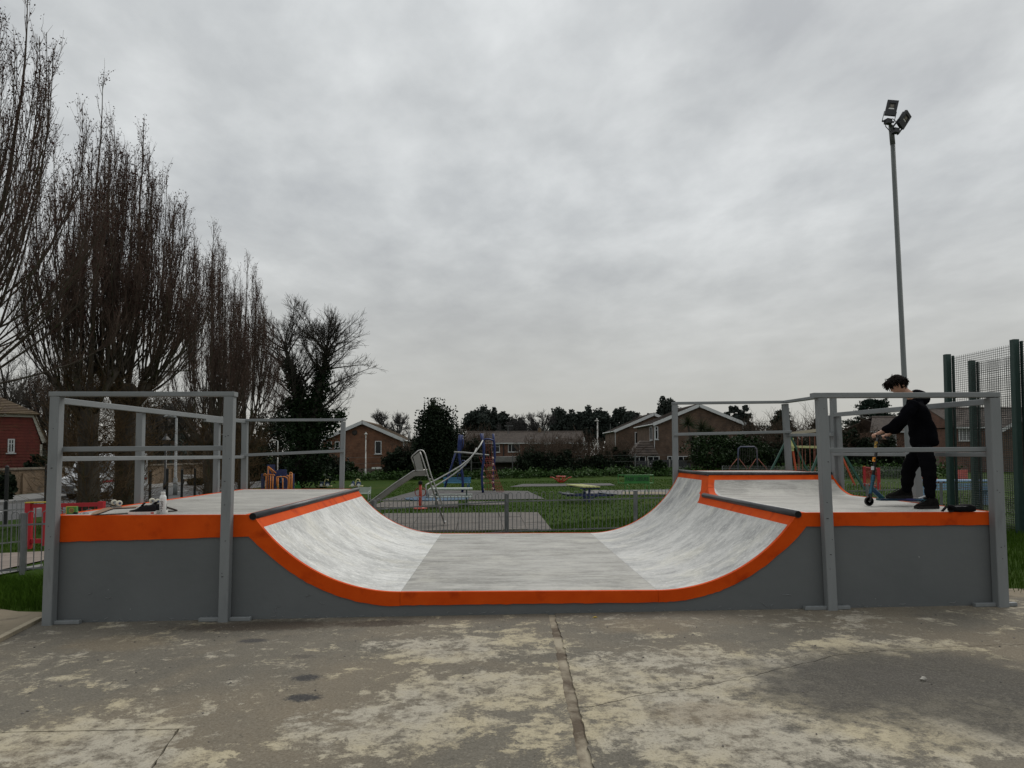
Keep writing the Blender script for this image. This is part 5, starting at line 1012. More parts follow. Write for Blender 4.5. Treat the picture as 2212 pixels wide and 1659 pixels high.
for j in range(1, 9):
    w = j/9; sag = Vector((0, 0, -.18*math.sin(math.pi*w))); nb.tube([A0n.lerp(B0n, w)+sag, A1n.lerp(B1n, w)+sag], .012, 5)
for i in range(3): nb.tube([fp(715+40*i, 230, 1.0), fp(725+40*i, 500, 1.0), fp(735+38*i, 975, 1.0)], .011, 5)
for j in range(6): nb.tube([fp(672, 500+90*j, .3), fp(825, 490+90*j, 1.4)], .010, 5)
obj('rope_net', nb, rope, cf)
pc = MB()
for j in range(6):
    for q in (fp(675, 500+90*j, .2), fp(815, 490+90*j, 1.3)): pc.ball(q, .07, 8)
obj('rope_clamp', pc, mat('pale_clamp', (.5, .35, .28), rough=.6), cf, kind='stuff')
for pts in ([(345, 705), (305, 712), (296, 740), (300, 790), (350, 800)], [(365, 200), (382, 215), (380, 300), (365, 350)], [(360, 525), (400, 528), (425, 560), (420, 600), (390, 608)], [(440, 870), (446, 920), (420, 950), (375, 955)]): obj('hand_hold', MB().tube([fp(*q, .5) for q in pts], .03, 6), blue, cf, True)
mB = gr(921, 1076.5); struct('blue_mat', MB().lathe([(1.6, mB[2]-.03), (1.6, mB[2]+.012)], 30, (mB[0]+.6, mB[1], 0)), mat('blue_safety_mat', (.03, .075, .13), (.05, .09, .14), scale=3, rough=.9))
# park benches and tables
def slat_bench(label, px0, px1, pyb, pyt, mt, dz=.0, grp=None, legs=True):
    c_ = gr((px0+px1)/2, pyb); d = float(np.dot(c_-CAM, FWD)); w = (px1-px0)*d/1532; h = (pyb-pyt)*d/1532; t = thing('park_bench', label, 'bench', c_, -.02, grp)
    n = 5
    for i in range(n): obj('back_slat', MB().box(0, .10+.03*i/n, h*.52+h*.46*(i+.5)/n, w, .025, h*.46/n*.82), mt, t)
    for i in range(4): obj('seat_slat', MB().box(0, -.32+.115*i, h*.50+.01*(3-i)*0, w, .095, .03), mt, t)
    for s_ in (-1, 1): obj('leg_frame', MB().tube([(s_*w*.44, -.34, 0), (s_*w*.44, -.36, h*.45), (s_*w*.44, -.30, h*.66), (s_*w*.44, .1, h*.66)], .022, 6).tube([(s_*w*.44, .16, 0), (s_*w*.44, .05, h*.48), (s_*w*.44, .15, h)], .022, 6).tube([(s_*w*.44, -.36, h*.47), (s_*w*.44, .06, h*.47)], .022, 6), mt, t)
    return t
slat_bench('light blue slatted bench behind the climbing frame', 957.5, 1017, 1055, 1030.5, skyb)
palew = mat('pale_green_paint', (.40, .44, .40), (.32, .36, .33), scale=5, rough=.6)
slat_bench('pale white slatted bench whose back shows beside the left coping', 772, 800.5, 1079, 1052, palew)
def picnic(label, px0, px1, pyt, pyb, mtop, mseat, mleg, rz, grp, stripes=None):
    c_ = gr((px0+px1)/2, pyb-6); d = float(np.dot(c_-CAM, FWD)); w = (px1-px0)*d/1532; h = (pyb-3-pyt)*d/1532; t = thing('picnic_table', label, 'picnic table', c_, rz, grp)
    for i in range(5): obj('top_slat', MB().box(0, -.34+.17*i, h, w, .13, .045), mtop, t)
    for s_ in (-1, 1):
        for k in range(2): obj('seat_slat', MB().box(0, s_*(.68+.15*k), h*.58, w, .12, .04), mseat, t)
    for s_ in (-1, 1): obj('leg_frame', MB().bar((s_*w*.36, -.25, h-.03), (s_*w*.36, -.45, 0), .05, .08).bar((s_*w*.36, .25, h-.03), (s_*w*.36, .45, 0), .05, .08).box(s_*w*.36, 0, h*.54, .05, 1.66, .07).box(s_*w*.36, 0, h-.05, .05, .76, .06), mleg, t)
    return t
picnic('pale picnic table with dark green underside behind the slide ladder', 930, 1020.5, 1058.5, 1098, palew, palew, mat('dark_green_paint', (.015, .04, .03), (.02, .05, .04), scale=5, rough=.6), .04, 'picnic tables in the park')
yel = mat('pale_yellow_paint', (.46, .46, .17), (.36, .37, .15), scale=6, rough=.55); navyp = mat('navy_paint', (.012, .02, .085), (.016, .03, .11), scale=5, rough=.5); slate = mat('slate_board', (.045, .055, .075), (.03, .035, .05), scale=8, rough=.6)
c_ = gr(1272, 1084); d = float(np.dot(c_-CAM, FWD)); m_ = d/1532*.54/3.687
t = thing('picnic_table', 'navy picnic table with pale yellow slatted top standing on the grass', 'picnic table', c_, 0, 'picnic tables in the park')
hT = (1085-(1800+545/3.687)*.54)*d/1532
for i in range(5):
    x = (-3.2+1.55*i)*.095+.02; o_ = obj('top_slat', MB().bar((x+.05, -.55, hT), (x-.45, 1.75, hT), .082, .05), yel, t)
for y_, x_ in ((-.42, 0), (1.2, -.25)): obj('top_bearer', MB().box(x_, y_, hT-.06, .80, .06, .05), navyp, t)
for y_ in (-.35, .45): obj('pedestal', MB().box(-.02-.1*(y_ > 0), y_, hT*.47, .09, .09, hT*.94), navyp, t)
for s_ in (-1, 1):
    for k in range(2): x = s_*(.72+.20*k)+.02; obj('seat_slat', MB().bar((x+.05, -.55, hT*.52), (x-.20, .75, hT*.52), .14, .045), slate, t)
for y_ in (-.40, .45): obj('seat_arm', MB().box(0-.1*(y_ > 0), y_, hT*.45, 1.9, .06, .07), navyp, t)
obj('brace', MB().bar((.03, -.36, hT*.25), (.30, -.36, hT*.42), .05, .05).bar((-.07, -.36, hT*.25), (-.34, -.36, hT*.42), .05, .05), navyp, t)
# green panel
c_ = gr(1385, 1067); d = float(np.dot(c_-CAM, FWD)); px = d/1532; zq = lambda zx, zy: ((zx/3.687+2100)*.54-1385, 1067-(zy/3.687+1800)*.54)
t = thing('park_sign', 'green metal board lettered PARK LEISURE on thin green legs', 'sign', c_); grn = mat('bright_green_paint', (.035, .20, .035), (.025, .15, .028), scale=4, rough=.5)
L_, R2 = zq(1468, 0)[0]*px, zq(1840, 0)[0]*px; T_, B_ = zq(0, 372)[1]*px, zq(0, 490)[1]*px
obj('panel', MB().box((L_+R2)/2, 0, (T_+B_)/2, R2-L_, .03, T_-B_), grn, t)
xl0, xr0 = zq(1388, 0)[0]*px, zq(1910, 0)[0]*px
for zz in (T_, B_): obj('frame_bar', MB().tube([(xl0, .25, zz), (L_, -.02, zz), (R2, -.02, zz), (xr0, .25, zz)], .022, 6), grn, t)
for x in (xl0, xr0): obj('frame_bar', MB().tube([(x, .25, B_), (x, .25, T_)], .02, 6), grn, t)
for x, k in ((L_+.03, 0), (zq(1535, 0)[0]*px, -1), (zq(1772, 0)[0]*px, 1), (R2-.03, 0)): obj('leg', MB().tube([(x, 0, 0), (x, 0, B_-.12*abs(k)), (x+.18*k, 0, B_)], .02, 6), grn, t)
v, f = text_np('PARK LEISURE', (T_-B_)*.62, .004, .012); sx = (R2-L_)*.92/(v[:, 0].max()-v[:, 0].min())
obj('lettering', MB().add([((L_+R2)/2+x*sx, -.022+z*.5, (T_+B_)/2+y) for x, y, z in v], f), mat('dark_green_letters', (.008, .05, .012), rough=.6), t)
# red rotating play ring
c_ = gr(1243, 1041); d = float(np.dot(c_-CAM, FWD)); px = d/1532; q = lambda zx, zy: Vector(((zx/3.687+2100)*.54*px-1243*px, 0, 1041*px-(zy/3.687+1800)*.54*px))
t = thing('seesaw', 'red play rotor with up-swept arms and a seat basket in front of the dark hedge', 'play rotor', c_)
for s_ in (0, 1): obj('arm', MB().tube([q(528, 500), q(470, 440) if s_ == 0 else q(590, 450), q(410, 405) if s_ == 0 else q(650, 408), q(368, 402) if s_ == 0 else q(690, 398)], [.06, .055, .035, .035], 8), redp, t, True)
obj('stem', MB().tube([q(528, 525), q(530, 440)], [.05, .15], 10), redp, t); rg = q(530, 390); obj('basket_ring', MB().tube([(rg.x+1.1*px/.045*.0+math.cos(a)*10*px, math.sin(a)*10*px, rg.z) for a in np.linspace(0, 2*math.pi, 20)], .035, 6), redp, t)
for a in np.linspace(0, 2*math.pi, 7)[:-1]: obj('basket_bar', MB().tube([(rg.x+math.cos(a)*10*px, math.sin(a)*10*px, rg.z), (rg.x+math.cos(a)*6*px, math.sin(a)*6*px, q(530, 440).z)], .03, 6), redp, t)
# blue chain arch with orange braces (zoom 2700,1580 x3.687)
zs = lambda zx, zy: ((2700+zx/3.687)*.54, (1580+zy/3.687)*.54)
dA = 56.; ar = lambda zx, zy, o=0.: V3(at(*zs(zx, zy), dA+o)); b0 = ong(1622, dA); t = thing('chain_arch', 'blue tubular arch with hanging chains and rusty orange braces before the hedge', 'play arch', b0, world=True)
gz = lambda p: Vector((p.x, p.y, G(p.x, p.y)))
obj('arch', MB().tube([gz(ar(928, 1080)), ar(932, 850), ar(938, 790), ar(965, 765), ar(1170, 765), ar(1200, 790), ar(1208, 850), gz(ar(1222, 1080))], .062, 10), mat('faded_blue_paint', (.05, .07, .14), (.10, .08, .09), scale=1.2, rough=.6), t, True)
rust = mat('rusty_orange', (.25, .07, .04), (.18, .06, .04), scale=4, rough=.7)
for a, b in (((920, 940), (805, 1075)), ((945, 940), (1055, 1080)), ((1200, 940), (1092, 1090)), ((1222, 940), (1355, 1090))): obj('brace', MB().tube([ar(*a), gz(ar(*b)) if False else ar(b[0], b[1]), gz(ar(b[0], b[1]+30))], .035, 6), rust, t, True)
for k in range(7):
    x = 960+35*k; obj('chain', MB().tube([ar(x, 770), ar(x+6, 850), ar(x-4, 930+40*(k % 3))], .02, 4), mat('dark_chain', (.03, .026, .024), rough=.8), t)
# swings
gp_ = mat('green_frame_paint', (.02, .075, .055), (.03, .10, .075), scale=3, rough=.5); yb = mat('pale_yellow_beam', (.50, .50, .22), rough=.5); beige = mat('beige_beam', (.42, .36, .26), rough=.6)
t = thing('swing_frame', 'swing with dark green splayed legs and a beige top beam', 'swing', ong(1795, 33), group='playground swings', world=True)
def legs(par, apx, foot_l, foot_r, da, mt, r=.075, w=0.):
    A_ = V3(at(*apx, da))
    for fpx in (foot_l, foot_r): q_ = ong(fpx, da); obj('leg', MB().bar(A_+Vector((0, 0, 0)), V3(q_), r*1.3, r*1.3), mt, par)
    return A_
a1 = legs(t, (1790, 927), 1733, 1871, 33, gp_); a2 = legs(t, (1705, 937), 1650, 1757, 43, gp_); obj('beam', MB().bar(a1, a2, .12, .16), beige, t)
for w in (.3, .42, .62, .74): q_ = a1.lerp(a2, w); obj('chain', MB().tube([q_, q_-Vector((0, 0, 2.1))], .02, 5), rust, t)
for w in (.36, .68): q_ = a1.lerp(a2, w); obj('seat', MB().box(q_.x, q_.y, q_.z-2.12, .25, .5, .05), black, t)
t = thing('swing_frame', 'swing with orange legs and a pale yellow beam behind the green swing', 'swing', ong(1803, 42), group='playground swings', world=True)
op = mat('orange_frame_paint', (.50, .085, .03), (.42, .07, .025), scale=3, rough=.5)
a1 = legs(t, (1803, 950), 1766, 1845, 41, op, .07); a2 = legs(t, (1709, 950), 1697, 1722, 47, op, .08); obj('beam', MB().bar(a1-Vector((0, 0, .45)), a2-Vector((0, 0, .45)), .11, .14), yb, t); obj('end_plate', MB().bar(a2+Vector((0, -.12, -.75)), a2+Vector((0, -.12, .12)), .22, .05), yb, t)
for w in (.25, .45, .65, .8): q_ = a1.lerp(a2, w)-Vector((0, 0, .45)); obj('chain', MB().tube([q_, q_-Vector((0, 0, 1.7))], .02, 5), rust, t)
# blue table with red seats, seen through the mesh
c_ = ong(2055, 25); t = thing('play_table', 'pale blue play table with a coral red chair behind the mesh fence', 'play table', c_); px = 25/1532
coral = mat('coral_red_plastic', (.50, .10, .07), (.40, .07, .05), scale=6, rough=.5); pblue = mat('pale_blue_planks', (.20, .36, .55), (.12, .24, .40), scale=5, stretch=(.4, 6, 6), rough=.6)
zt_ = lambda py: (980-py)*px+1.62-c_[2]
for k in range(4): obj('table_plank', MB().box(.2, -.3+.2*k, zt_(1040), 2.6, .17, .05), pblue, t)
for k in range(3): obj('front_plank', MB().box(.15, -.42, zt_(1047+5*k), 2.4, .03, .065), pblue, t)
for s_ in (-.9, 1.1): obj('leg', MB().box(s_, 0, zt_(1052)/2, .09, .5, zt_(1052)), pblue, t)
obj('chair_back', MB().add([(-.70, .55, zt_(1040)), (-.16, .55, zt_(1040)), (-.24, .62, zt_(1016)), (-.54, .62, zt_(1016))]+[(-.70, .60, zt_(1040)), (-.16, .60, zt_(1040)), (-.24, .67, zt_(1016)), (-.54, .67, zt_(1016))], [(0, 1, 2, 3), (7, 6, 5, 4), (0, 4, 5, 1), (1, 5, 6, 2), (2, 6, 7, 3), (3, 7, 4, 0)]), coral, t)
obj('chair_back', MB().box(.75, .6, zt_(1028), .4, .05, .35), coral, t); obj('chair_seat', MB().box(-.5, .3, zt_(1044), .6, .5, .05).box(-.95, .3, zt_(1032), .35, .04, .10), coral, t)
# multi-play unit, left (zoom 1000,1650 x4.424)
dU = 40.; zu = lambda zx, zy, o=0.: V3(at((1000+zx/4.424)*.54, (1650+zy/4.424)*.54, dU+o)); b0 = ong(598, dU); t = thing('climbing_unit', 'navy and orange toddler climbing unit with curved orange rails', 'climbing unit', b0, world=True)
ora = mat('orange_rail_paint', (.60, .20, .03), (.5, .15, .02), scale=4, rough=.45); dn = lambda p: Vector((p.x, p.y, G(p.x, p.y)))
for zx, w in ((230, 12), (320, 10), (445, 24), (640, 12), (755, 10)): a = zu(zx, 1085, .5); obj('post', MB().bar(dn(a), a, .16, .16), navyp, t)
obj('deck_panel', MB().bar(zu(440, 1135, .8), zu(650, 1135, .8), .05, .75), navyp, t); obj('side_panel', MB().bar(zu(300, 1230, .9), zu(440, 1230, .9), .05, 2.0), navyp, t); obj('side_panel', MB().bar(zu(520, 1250, 1.2), zu(640, 1250, 1.2), .05, 1.6), navyp, t)
for pts in ([(245, 1120), (250, 1095), (268, 1080), (285, 1095), (280, 1360)], [(245, 1120), (320, 1098), (380, 1100), (440, 1112)], [(475, 1140), (620, 1138), (660, 1160), (680, 1210), (672, 1350)], [(322, 1360), (322, 955)], [(322, 955), (410, 1085)], [(322, 955), (460, 1075)], [(650, 1118), (680, 1122), (692, 1150), (688, 1330)], [(705, 1110), (725, 1105), (740, 1130), (735, 1330)], [(365, 1105), (362, 1360)], [(408, 1108), (402, 1360)], [(475, 1140), (475, 1300)], [(500, 1130), (495, 1340)], [(580, 1160), (582, 1350)], [(700, 1075), (720, 1062), (745, 1075)], [(705, 1075), (705, 1320)], [(745, 1075), (742, 1320)]):
    P_ = [zu(*q) for q in pts]; 
    if pts[-1][1] > 1300: P_.append(dn(P_[-1]))
    obj('hand_rail', MB().tube(P_, .036, 6), ora, t, True)
obj('blue_bar', MB().tube([zu(530, 1235, .6), zu(620, 1225, .6)], .03, 5).tube([zu(540, 1110, .6), zu(570, 1200, .6), zu(595, 1340, .6)], .04, 5), skyb, t)
t2 = thing('toddler_slide', 'small green toddler slide next to the navy and orange climbing unit', 'slide', ong(648, 41), world=True); dG = 41.; zg = lambda zx, zy, o=0.: V3(at((1000+zx/4.424)*.54, (1650+zy/4.424)*.54, dG+o))
obj('chute', MB().add([zg(755, 1350), zg(755, 1325), zg(862, 1262), zg(915, 1340), zg(915, 1352)]+[zg(755, 1350, .5), zg(755, 1325, .5), zg(862, 1262, .5), zg(915, 1340, .5), zg(915, 1352, .5)], [(0, 1, 2, 3, 4), (9, 8, 7, 6, 5)]+[(i, i+5, (i+1) % 5+5, (i+1) % 5) for i in range(5)]), grn, t2)
obj('leg', MB().tube([zg(862, 1262), zg(850, 1220)], .04, 5).tube([zg(880, 1340), dn(zg(880, 1345))], .05, 5).tube([zg(780, 1345), dn(zg(780, 1345))], .05, 5), grn, t2)
# jeep spring rockers
def jeep(px, py, d, lab, fl):
    c_ = ong(px, d); z0 = at(px, py, d)[2]-c_[2]; t = thing('spring_rocker', lab, 'spring rocker', c_, 0, 'jeep spring rockers'); k = d/1532*.54/4.424; s_ = -1 if fl else 1; jb = mat('dusty_blue_paint', (.035, .06, .13), (.05, .08, .16), scale=6, rough=.5); jy = mat('cream_yellow_paint', (.55, .50, .25), rough=.5)
    obj('spring', MB().tube([(.10*math.cos(q*.9), .10*math.sin(q*.9), z0*q/30) for q in range(31)], .018, 5), black, t)
    obj('jeep_body', MB().prism([(-75*k, -15*k), (75*k, -15*k), (75*k, 40*k), (20*k, 45*k), (10*k, 25*k), (-40*k, 25*k), (-45*k, 55*k), (-62*k, 55*k), (-75*k, 30*k)] if not fl else [(75*k, -15*k), (75*k, 30*k), (62*k, 50*k), (-75*k, 45*k), (-75*k, -15*k)], (0, -.14, z0), (1, 0, 0), (0, 0, 1), (0, 1, 0), .28), jb, t)
    obj('roll_cage', MB().tube([(-8*k, -.16, z0-10*k), (8*k, -.16, z0+75*k), (25*k, -.16, z0+90*k), (60*k, -.16, z0+85*k), (75*k, -.16, z0+40*k)], .035, 6), jy, t)
    obj('platform', MB().box(0, 0, z0-30*k, 230*k, .35, .05), jy, t)
    for x in (-60*k, 50*k): obj('wheel', MB().lathe([(.05, -.19), (26*k, -.185), (26*k, -.15), (.05, -.145)], 14, (x, 0, z0-12*k), 'y'), white_pl, t)
jeep(703, 1046, 46, 'blue and yellow jeep spring rocker mostly behind the rail post', True); jeep(770, 1046, 45, 'blue and yellow jeep spring rocker by the end of the left coping', False)
# ---- street side, left
blackp = mat('black_street_paint', (.008, .009, .010), rough=.5)
for k, (px, pyb, pyt) in enumerate(((12, 1136, 1008), (98, 1123, 1005), (323, 1108, 1018), (360, 1103, 1013), (392, 1099, 1015), (420, 1094, 1013))):
    c_ = gr(px, pyb); d = float(np.dot(c_-CAM, FWD)); H_ = (pyb-pyt)*d/1532
    t = thing('edge_post', ['square black post at the far left in front of the brick wall', 'black post showing just left of the corner rail post', 'black post right of the two poplar trunks', 'black post just left of the grey street lamp', 'black post just right of the grey street lamp', 'black post next to the white street sign'][k], 'post', c_, .2, 'black posts along the park edge')
    obj('shaft', MB().box(0, 0, H_/2, .08, .08, H_), blackp, t); obj('top', MB().add([(-.045, -.045, H_), (.045, -.045, H_), (.045, .045, H_), (-.045, .045, H_), (0, 0, H_+.04)], [(0, 1, 4), (1, 2, 4), (2, 3, 4), (3, 0, 4)]), blackp, t)
lamp_m = mat('lamp_post_grey', (.24, .25, .25), (.18, .19, .19), scale=6, rough=.6); peel = mat('peeling_white_post', (.50, .50, .47), (.16, .14, .12), scale=7, rough=.8, lo=.46, hi=.6, stretch=(1, 1, .5))
def lamp(label, px, pyt, d, r, mt, kind, grp='street lamps'):
    c_ = ong(px, d); H_ = at(px, pyt, d)[2]-c_[2]; t = thing('street_lamp', label, 'street lamp', c_, 0, grp)
    obj('column', MB().tube([(0, 0, 0), (0, 0, H_*.22), (0, 0, H_*.221), (0, 0, H_)], [r*1.5, r*1.5, r, r*.8], 10), mt, t, True)
    if kind == 'arm': obj('arm', MB().tube([(0, 0, H_), (-.06, 0, H_*1.015), (-.30, 0, H_*1.025)], r*.7, 8), mt, t, True); obj('lantern', MB().ball((-.45, 0, H_*1.025), (.24, .10, .07), 10), mt, t, True)
    elif kind == 'cap': obj('lantern', MB().lathe([(r, H_), (.15, H_+.03), (.14, H_+.07), (.05, H_+.13), (.05, H_+.2), (.02, H_+.24)], 12), mt, t)
    elif kind == 'flat': obj('lantern', MB().ball((-.08, 0, H_+.05), (.26, .14, .10), 10).ball((-.06, 0, H_+.22), (.09, .09, .14), 8), mt, t, True)
    else: obj('lantern', MB().lathe([(.05, H_), (.17, H_+.05), (.26, H_+.5), (.30, H_+.52), (.12, H_+.72), (.03, H_+.9)], 6), blackp, t)
lamp('slim grey street lamp with short arm between the poplars', 380, 903, 38, .075, lamp_m, 'arm'); lamp('old black lantern lamp post next to the slim grey lamp', 358, 968, 44, .08, blackp, 'lantern')
lamp('pale street lamp with curved arm before the dark trees on the left', 600, 953, 60, .05, peel, 'arm'); lamp('peeling white lamp post in front of the brick gable house', 790, 939, 61, .055, peel, 'cap'); lamp('far white lamp post left of the two gabled houses', 1291, 910, 80, .085, peel, 'flat')
# street sign
c_ = ong(408, 50); t = thing('street_sign', 'white street name sign low against the brick wall', 'street sign', (c_[0], c_[1], c_[2])); zq_ = at(408, 1030, 50)[2]-c_[2]
obj('plate', MB().box(0, 0, zq_, .95, .03, .30), mat('sign_white', (.6, .6, .58), rough=.5), t); obj('sign_post', MB().box(-.35, .04, zq_/2, .06, .04, zq_).box(.35, .04, zq_/2, .06, .04, zq_), blackp, t)
v, f = text_np('ST. AUGUST', .13, .002, .004); obj('lettering', MB().add([(x*.9, -.018, zq_+y) for x, y, z in v], f), ink, t)
# boundary wall of laid bricks
wl = thing('brick_wall', 'old brown brick boundary wall with stone coping across the road', 'wall', (-19.5, 27, G(-19.5, 27)), world=True); wp = [np.array([-23.5, 16.]), np.array([-20.6, 29.6]), np.array([-20.2, 36.]), np.array([-19.4, 47.]), np.array([-18., 60.])]
brk = [mat('wall_brick', (.15, .105, .065), (.21, .15, .095), scale=1.1, rough=.95, c3=(.09, .07, .05), s3=3)]; Cs, Ss = [], []
rw = np.random.default_rng(3); bm = MB(); core = MB(); cop = MB(); HW = 1.28
for a, b in zip(wp[:-1], wp[1:]):
    d = b-a; L_ = np.linalg.norm(d); yaw = math.atan2(d[1], d[0]); nb_ = int(L_/.23); zb_ = G(*((a+b)/2))+.1; R2_ = np.array([[math.cos(yaw), -math.sin(yaw), 0], [math.sin(yaw), math.cos(yaw), 0], [0, 0, 1]])
    cs = np.array([((i+.5*(j % 2))*.23+.11, 0., j*.078+.04) for j in range(int(HW/.078)) for i in range(nb_)]); sz = np.tile([.215, .20, .066], (len(cs), 1)); cs[:, 1] += rw.normal(0, .004, len(cs))
    v_, q_ = boxes(cs, sz); v_ = v_ @ R2_.T+np.array([a[0], a[1], zb_]); bm.np(v_, q_)
    m_ = (a+b)/2; core.box(m_[0], m_[1], zb_+HW/2, L_, .17, HW, yaw); cop.box(m_[0], m_[1], zb_+HW+.05, L_, .34, .10, yaw)
    k = int(L_/2.9)
    for i in range(k+1): p = a+d*(i+.5)/(k+1); obj('pier', MB().box(p[0], p[1], zb_+HW*.42, .34, .36, HW*.84, yaw), brk[0], wl)
obj('bricks', bm, brk[0], wl, kind='stuff'); obj('mortar_core', core, mat('mortar', (.14, .12, .09), rough=1), wl); obj('coping', cop, mat('coping_stone', (.13, .11, .085), (.19, .165, .125), scale=3, rough=.95), wl)
v, f = text_np("ST AUGUSTIN", .30, .01, .008); P0, P1 = at(392, 1024, 48.6), at(417, 1024, 50.0); P0, P1 = np.array([-19.42+.14, 46.2]), np.array([-18.2+.14, 58.]); u = (P1-P0)/np.linalg.norm(P1-P0); zc_ = G(-19, 47)+.1+1.05
obj('lettering', MB().add([(P0[0]+u[0]*(x+1.3), P0[1]+u[1]*(x+1.3), zc_+y) for x, y, z in v], f), blackp, wl)
# parked van, seen between the trunks
vn = thing('parked_van', 'white van with red stripe parked on the road behind the poplar trunks', 'van', (-15.7, 29.9, G(-15.6, 27)), -math.pi/2+.05)
vw = mat('van_white', (.62, .63, .64), (.56, .57, .58), scale=2, rough=.3, coat=.3); vg = mat('van_glass', (.02, .025, .028), rough=.08); vb = mat('van_bumper', (.10, .105, .11), rough=.6)
pr_ = [(2.5, .35), (2.55, .75), (2.45, 1.02), (1.75, 1.22), (1.05, 2.02), (.6, 2.22), (-2.4, 2.22), (-2.5, 2.0), (-2.55, .35)]
obj('body', MB().prism(pr_, (0, -.95, 0), (1, 0, 0), (0, 0, 1), (0, 1, 0), 1.9), vw, vn)
obj('windscreen', MB().add([(1.72, -.82, 1.27), (1.72, .82, 1.27), (1.09, .74, 2.0), (1.09, -.74, 2.0)], [(0, 1, 2, 3)]).add([(1.735, -.82, 1.27), (1.735, .82, 1.27), (1.105, .74, 2.0), (1.105, -.74, 2.0)], [(0, 1, 2, 3)]), vg, vn)
for s_ in (-1, 1):
    y_ = .952*s_
    obj('side_window', MB().prism([(1.5, 1.28), (.55, 1.28), (.55, 1.95), (1.02, 1.95)], (0, y_, 0), (1, 0, 0), (0, 0, 1), (0, 1, 0), .008*s_), vg, vn); obj('side_window', MB().prism([(.35, 1.28), (-2.2, 1.28), (-2.2, 1.95), (.35, 1.95)], (0, y_, 0), (1, 0, 0), (0, 0, 1), (0, 1, 0), .006*s_), vg, vn)
    obj('stripe', MB().box(0, y_, .86, 4.8, .012, .10), mat('van_red', (.35, .02, .03), rough=.4), vn)
    obj('headlight', MB().box(2.42, s_*.70, .86, .12, .34, .20), mat('headlight_glass', (.35, .36, .37), rough=.1), vn); obj('mirror', MB().box(1.55, s_*1.12, 1.38, .12, .22, .26), vw, vn)
    for x in (1.65, -1.55): w = obj('wheel', MB().lathe([(.2, -.11), (.33, -.10), (.33, .10), (.2, .11)], 20, (x, s_*.86, .33), 'y'), tyre, vn); obj('rim', MB().lathe([(.05, -.115), (.19, -.112), (.19, .112), (.05, .115)], 14, (x, s_*.86, .33), 'y'), alu, w)
obj('bumper', MB().box(2.55, 0, .48, .16, 1.84, .36), vb, vn); obj('grille', MB().box(2.52, 0, .86, .06, 1.0, .14), vb, vn); obj('number_plate', MB().box(2.64, 0, .50, .01, .52, .11), mat('plate_white', (.6, .6, .55), rough=.5), vn)
# ================================================================== HOUSES
bk1 = brickmat('orange_brick', (.19, .075, .035), (.13, .05, .026), (.14, .11, .08)); bk2 = brickmat('brown_brick', (.125, .072, .044), (.085, .050, .034), (.10, .085, .07)); bk3 = brickmat('dull_red_brick', (.15, .062, .04), (.10, .045, .03), (.11, .09, .07))
rt1 = mat('lichen_roof_tile', (.13, .095, .055), (.09, .06, .042), scale=1.6, rough=.95, c3=(.17, .13, .07), s3=4, bump=.4); rt2 = mat('brown_roof_tile', (.062, .048, .042), (.10, .08, .066), scale=2.0, rough=.95, c3=(.04, .035, .032), s3=5, bump=.4)
fascia = mat('white_fascia', (.55, .56, .56), (.47, .48, .48), scale=1.5, rough=.5); pane_m = mat('dark_pane', (.012, .014, .016), rough=.08, spec=.25); lintel = mat('sill_stone', (.25, .24, .22), rough=.9)
def window(par, x, z, w, h, y=0., mull=(), trans=(), lace=False, rz=None):
    """window in the wall plane y; x, z = centre"""
    T = lambda mb: mb
    if rz is not None:                                 # on a side wall: swap axes
        def T(mb): mb.v = [(rz+ (q[1]-y), q[0], q[2]) for q in mb.v]; mb.f = [tuple(reversed(f_)) for f_ in mb.f]; return mb
    t_ = .075; mb = MB()
    mb.box(x, y-.03, z+h/2-t_/2, w, .10, t_).box(x, y-.03, z-h/2+t_/2, w, .10, t_)
    for s_ in (-1, 1): mb.box(x+s_*(w/2-t_/2), y-.03, z, t_, .099, h-2*t_)
    for q in mull: mb.box(x+q*w, y-.028, z, .06, .094, h-2*t_)
    for q in trans: mb.box(x, y-.026, z+q*h, w-2*t_, .090, .045)
    wo = obj('window', T(mb), fascia, par); obj('pane', T(MB().box(x, y-.006, z, w-.1, .03, h-.1)), pane_m, wo); obj('sill', T(MB().box(x, y-.07, z-h/2-.04, w+.16, .16, .06)), fascia, wo)
    if lace: obj('curtain', T(MB().box(x, y-.0225, z, w-.2, .002, h-.2)), mat('net_curtain', (.30, .30, .30), (.12, .12, .12), scale=9, stretch=(6, 6, .5), rough=.9), wo)
    return wo
def roof_slope(p_e0, p_e1, p_r0, p_r1, n):             # stepped tile courses from eave edge to ridge edge
    e0, e1, r0, r1 = map(Vector, (p_e0, p_e1, p_r0, p_r1)); mb = MB(); nn_ = ((e1-e0).cross(r0-e0)).normalized()
    if nn_.z < 0: nn_ = -nn_
    for i in range(n):
        a, b = i/n, (i+1)/n+.25/n; A, B, C_, D = e0.lerp(r0, a), e1.lerp(r1, a), e1.lerp(r1, min(b, 1)), e0.lerp(r0, min(b, 1)); up = nn_*.085; lo = nn_*.012
        mb.add([A, B, C_, D, A+up, B+up, C_+lo+nn_*.02, D+lo+nn_*.02], [(0, 1, 5, 4), (4, 5, 6, 7), (1, 2, 6, 5), (3, 0, 4, 7), (2, 3, 7, 6)])
    return mb
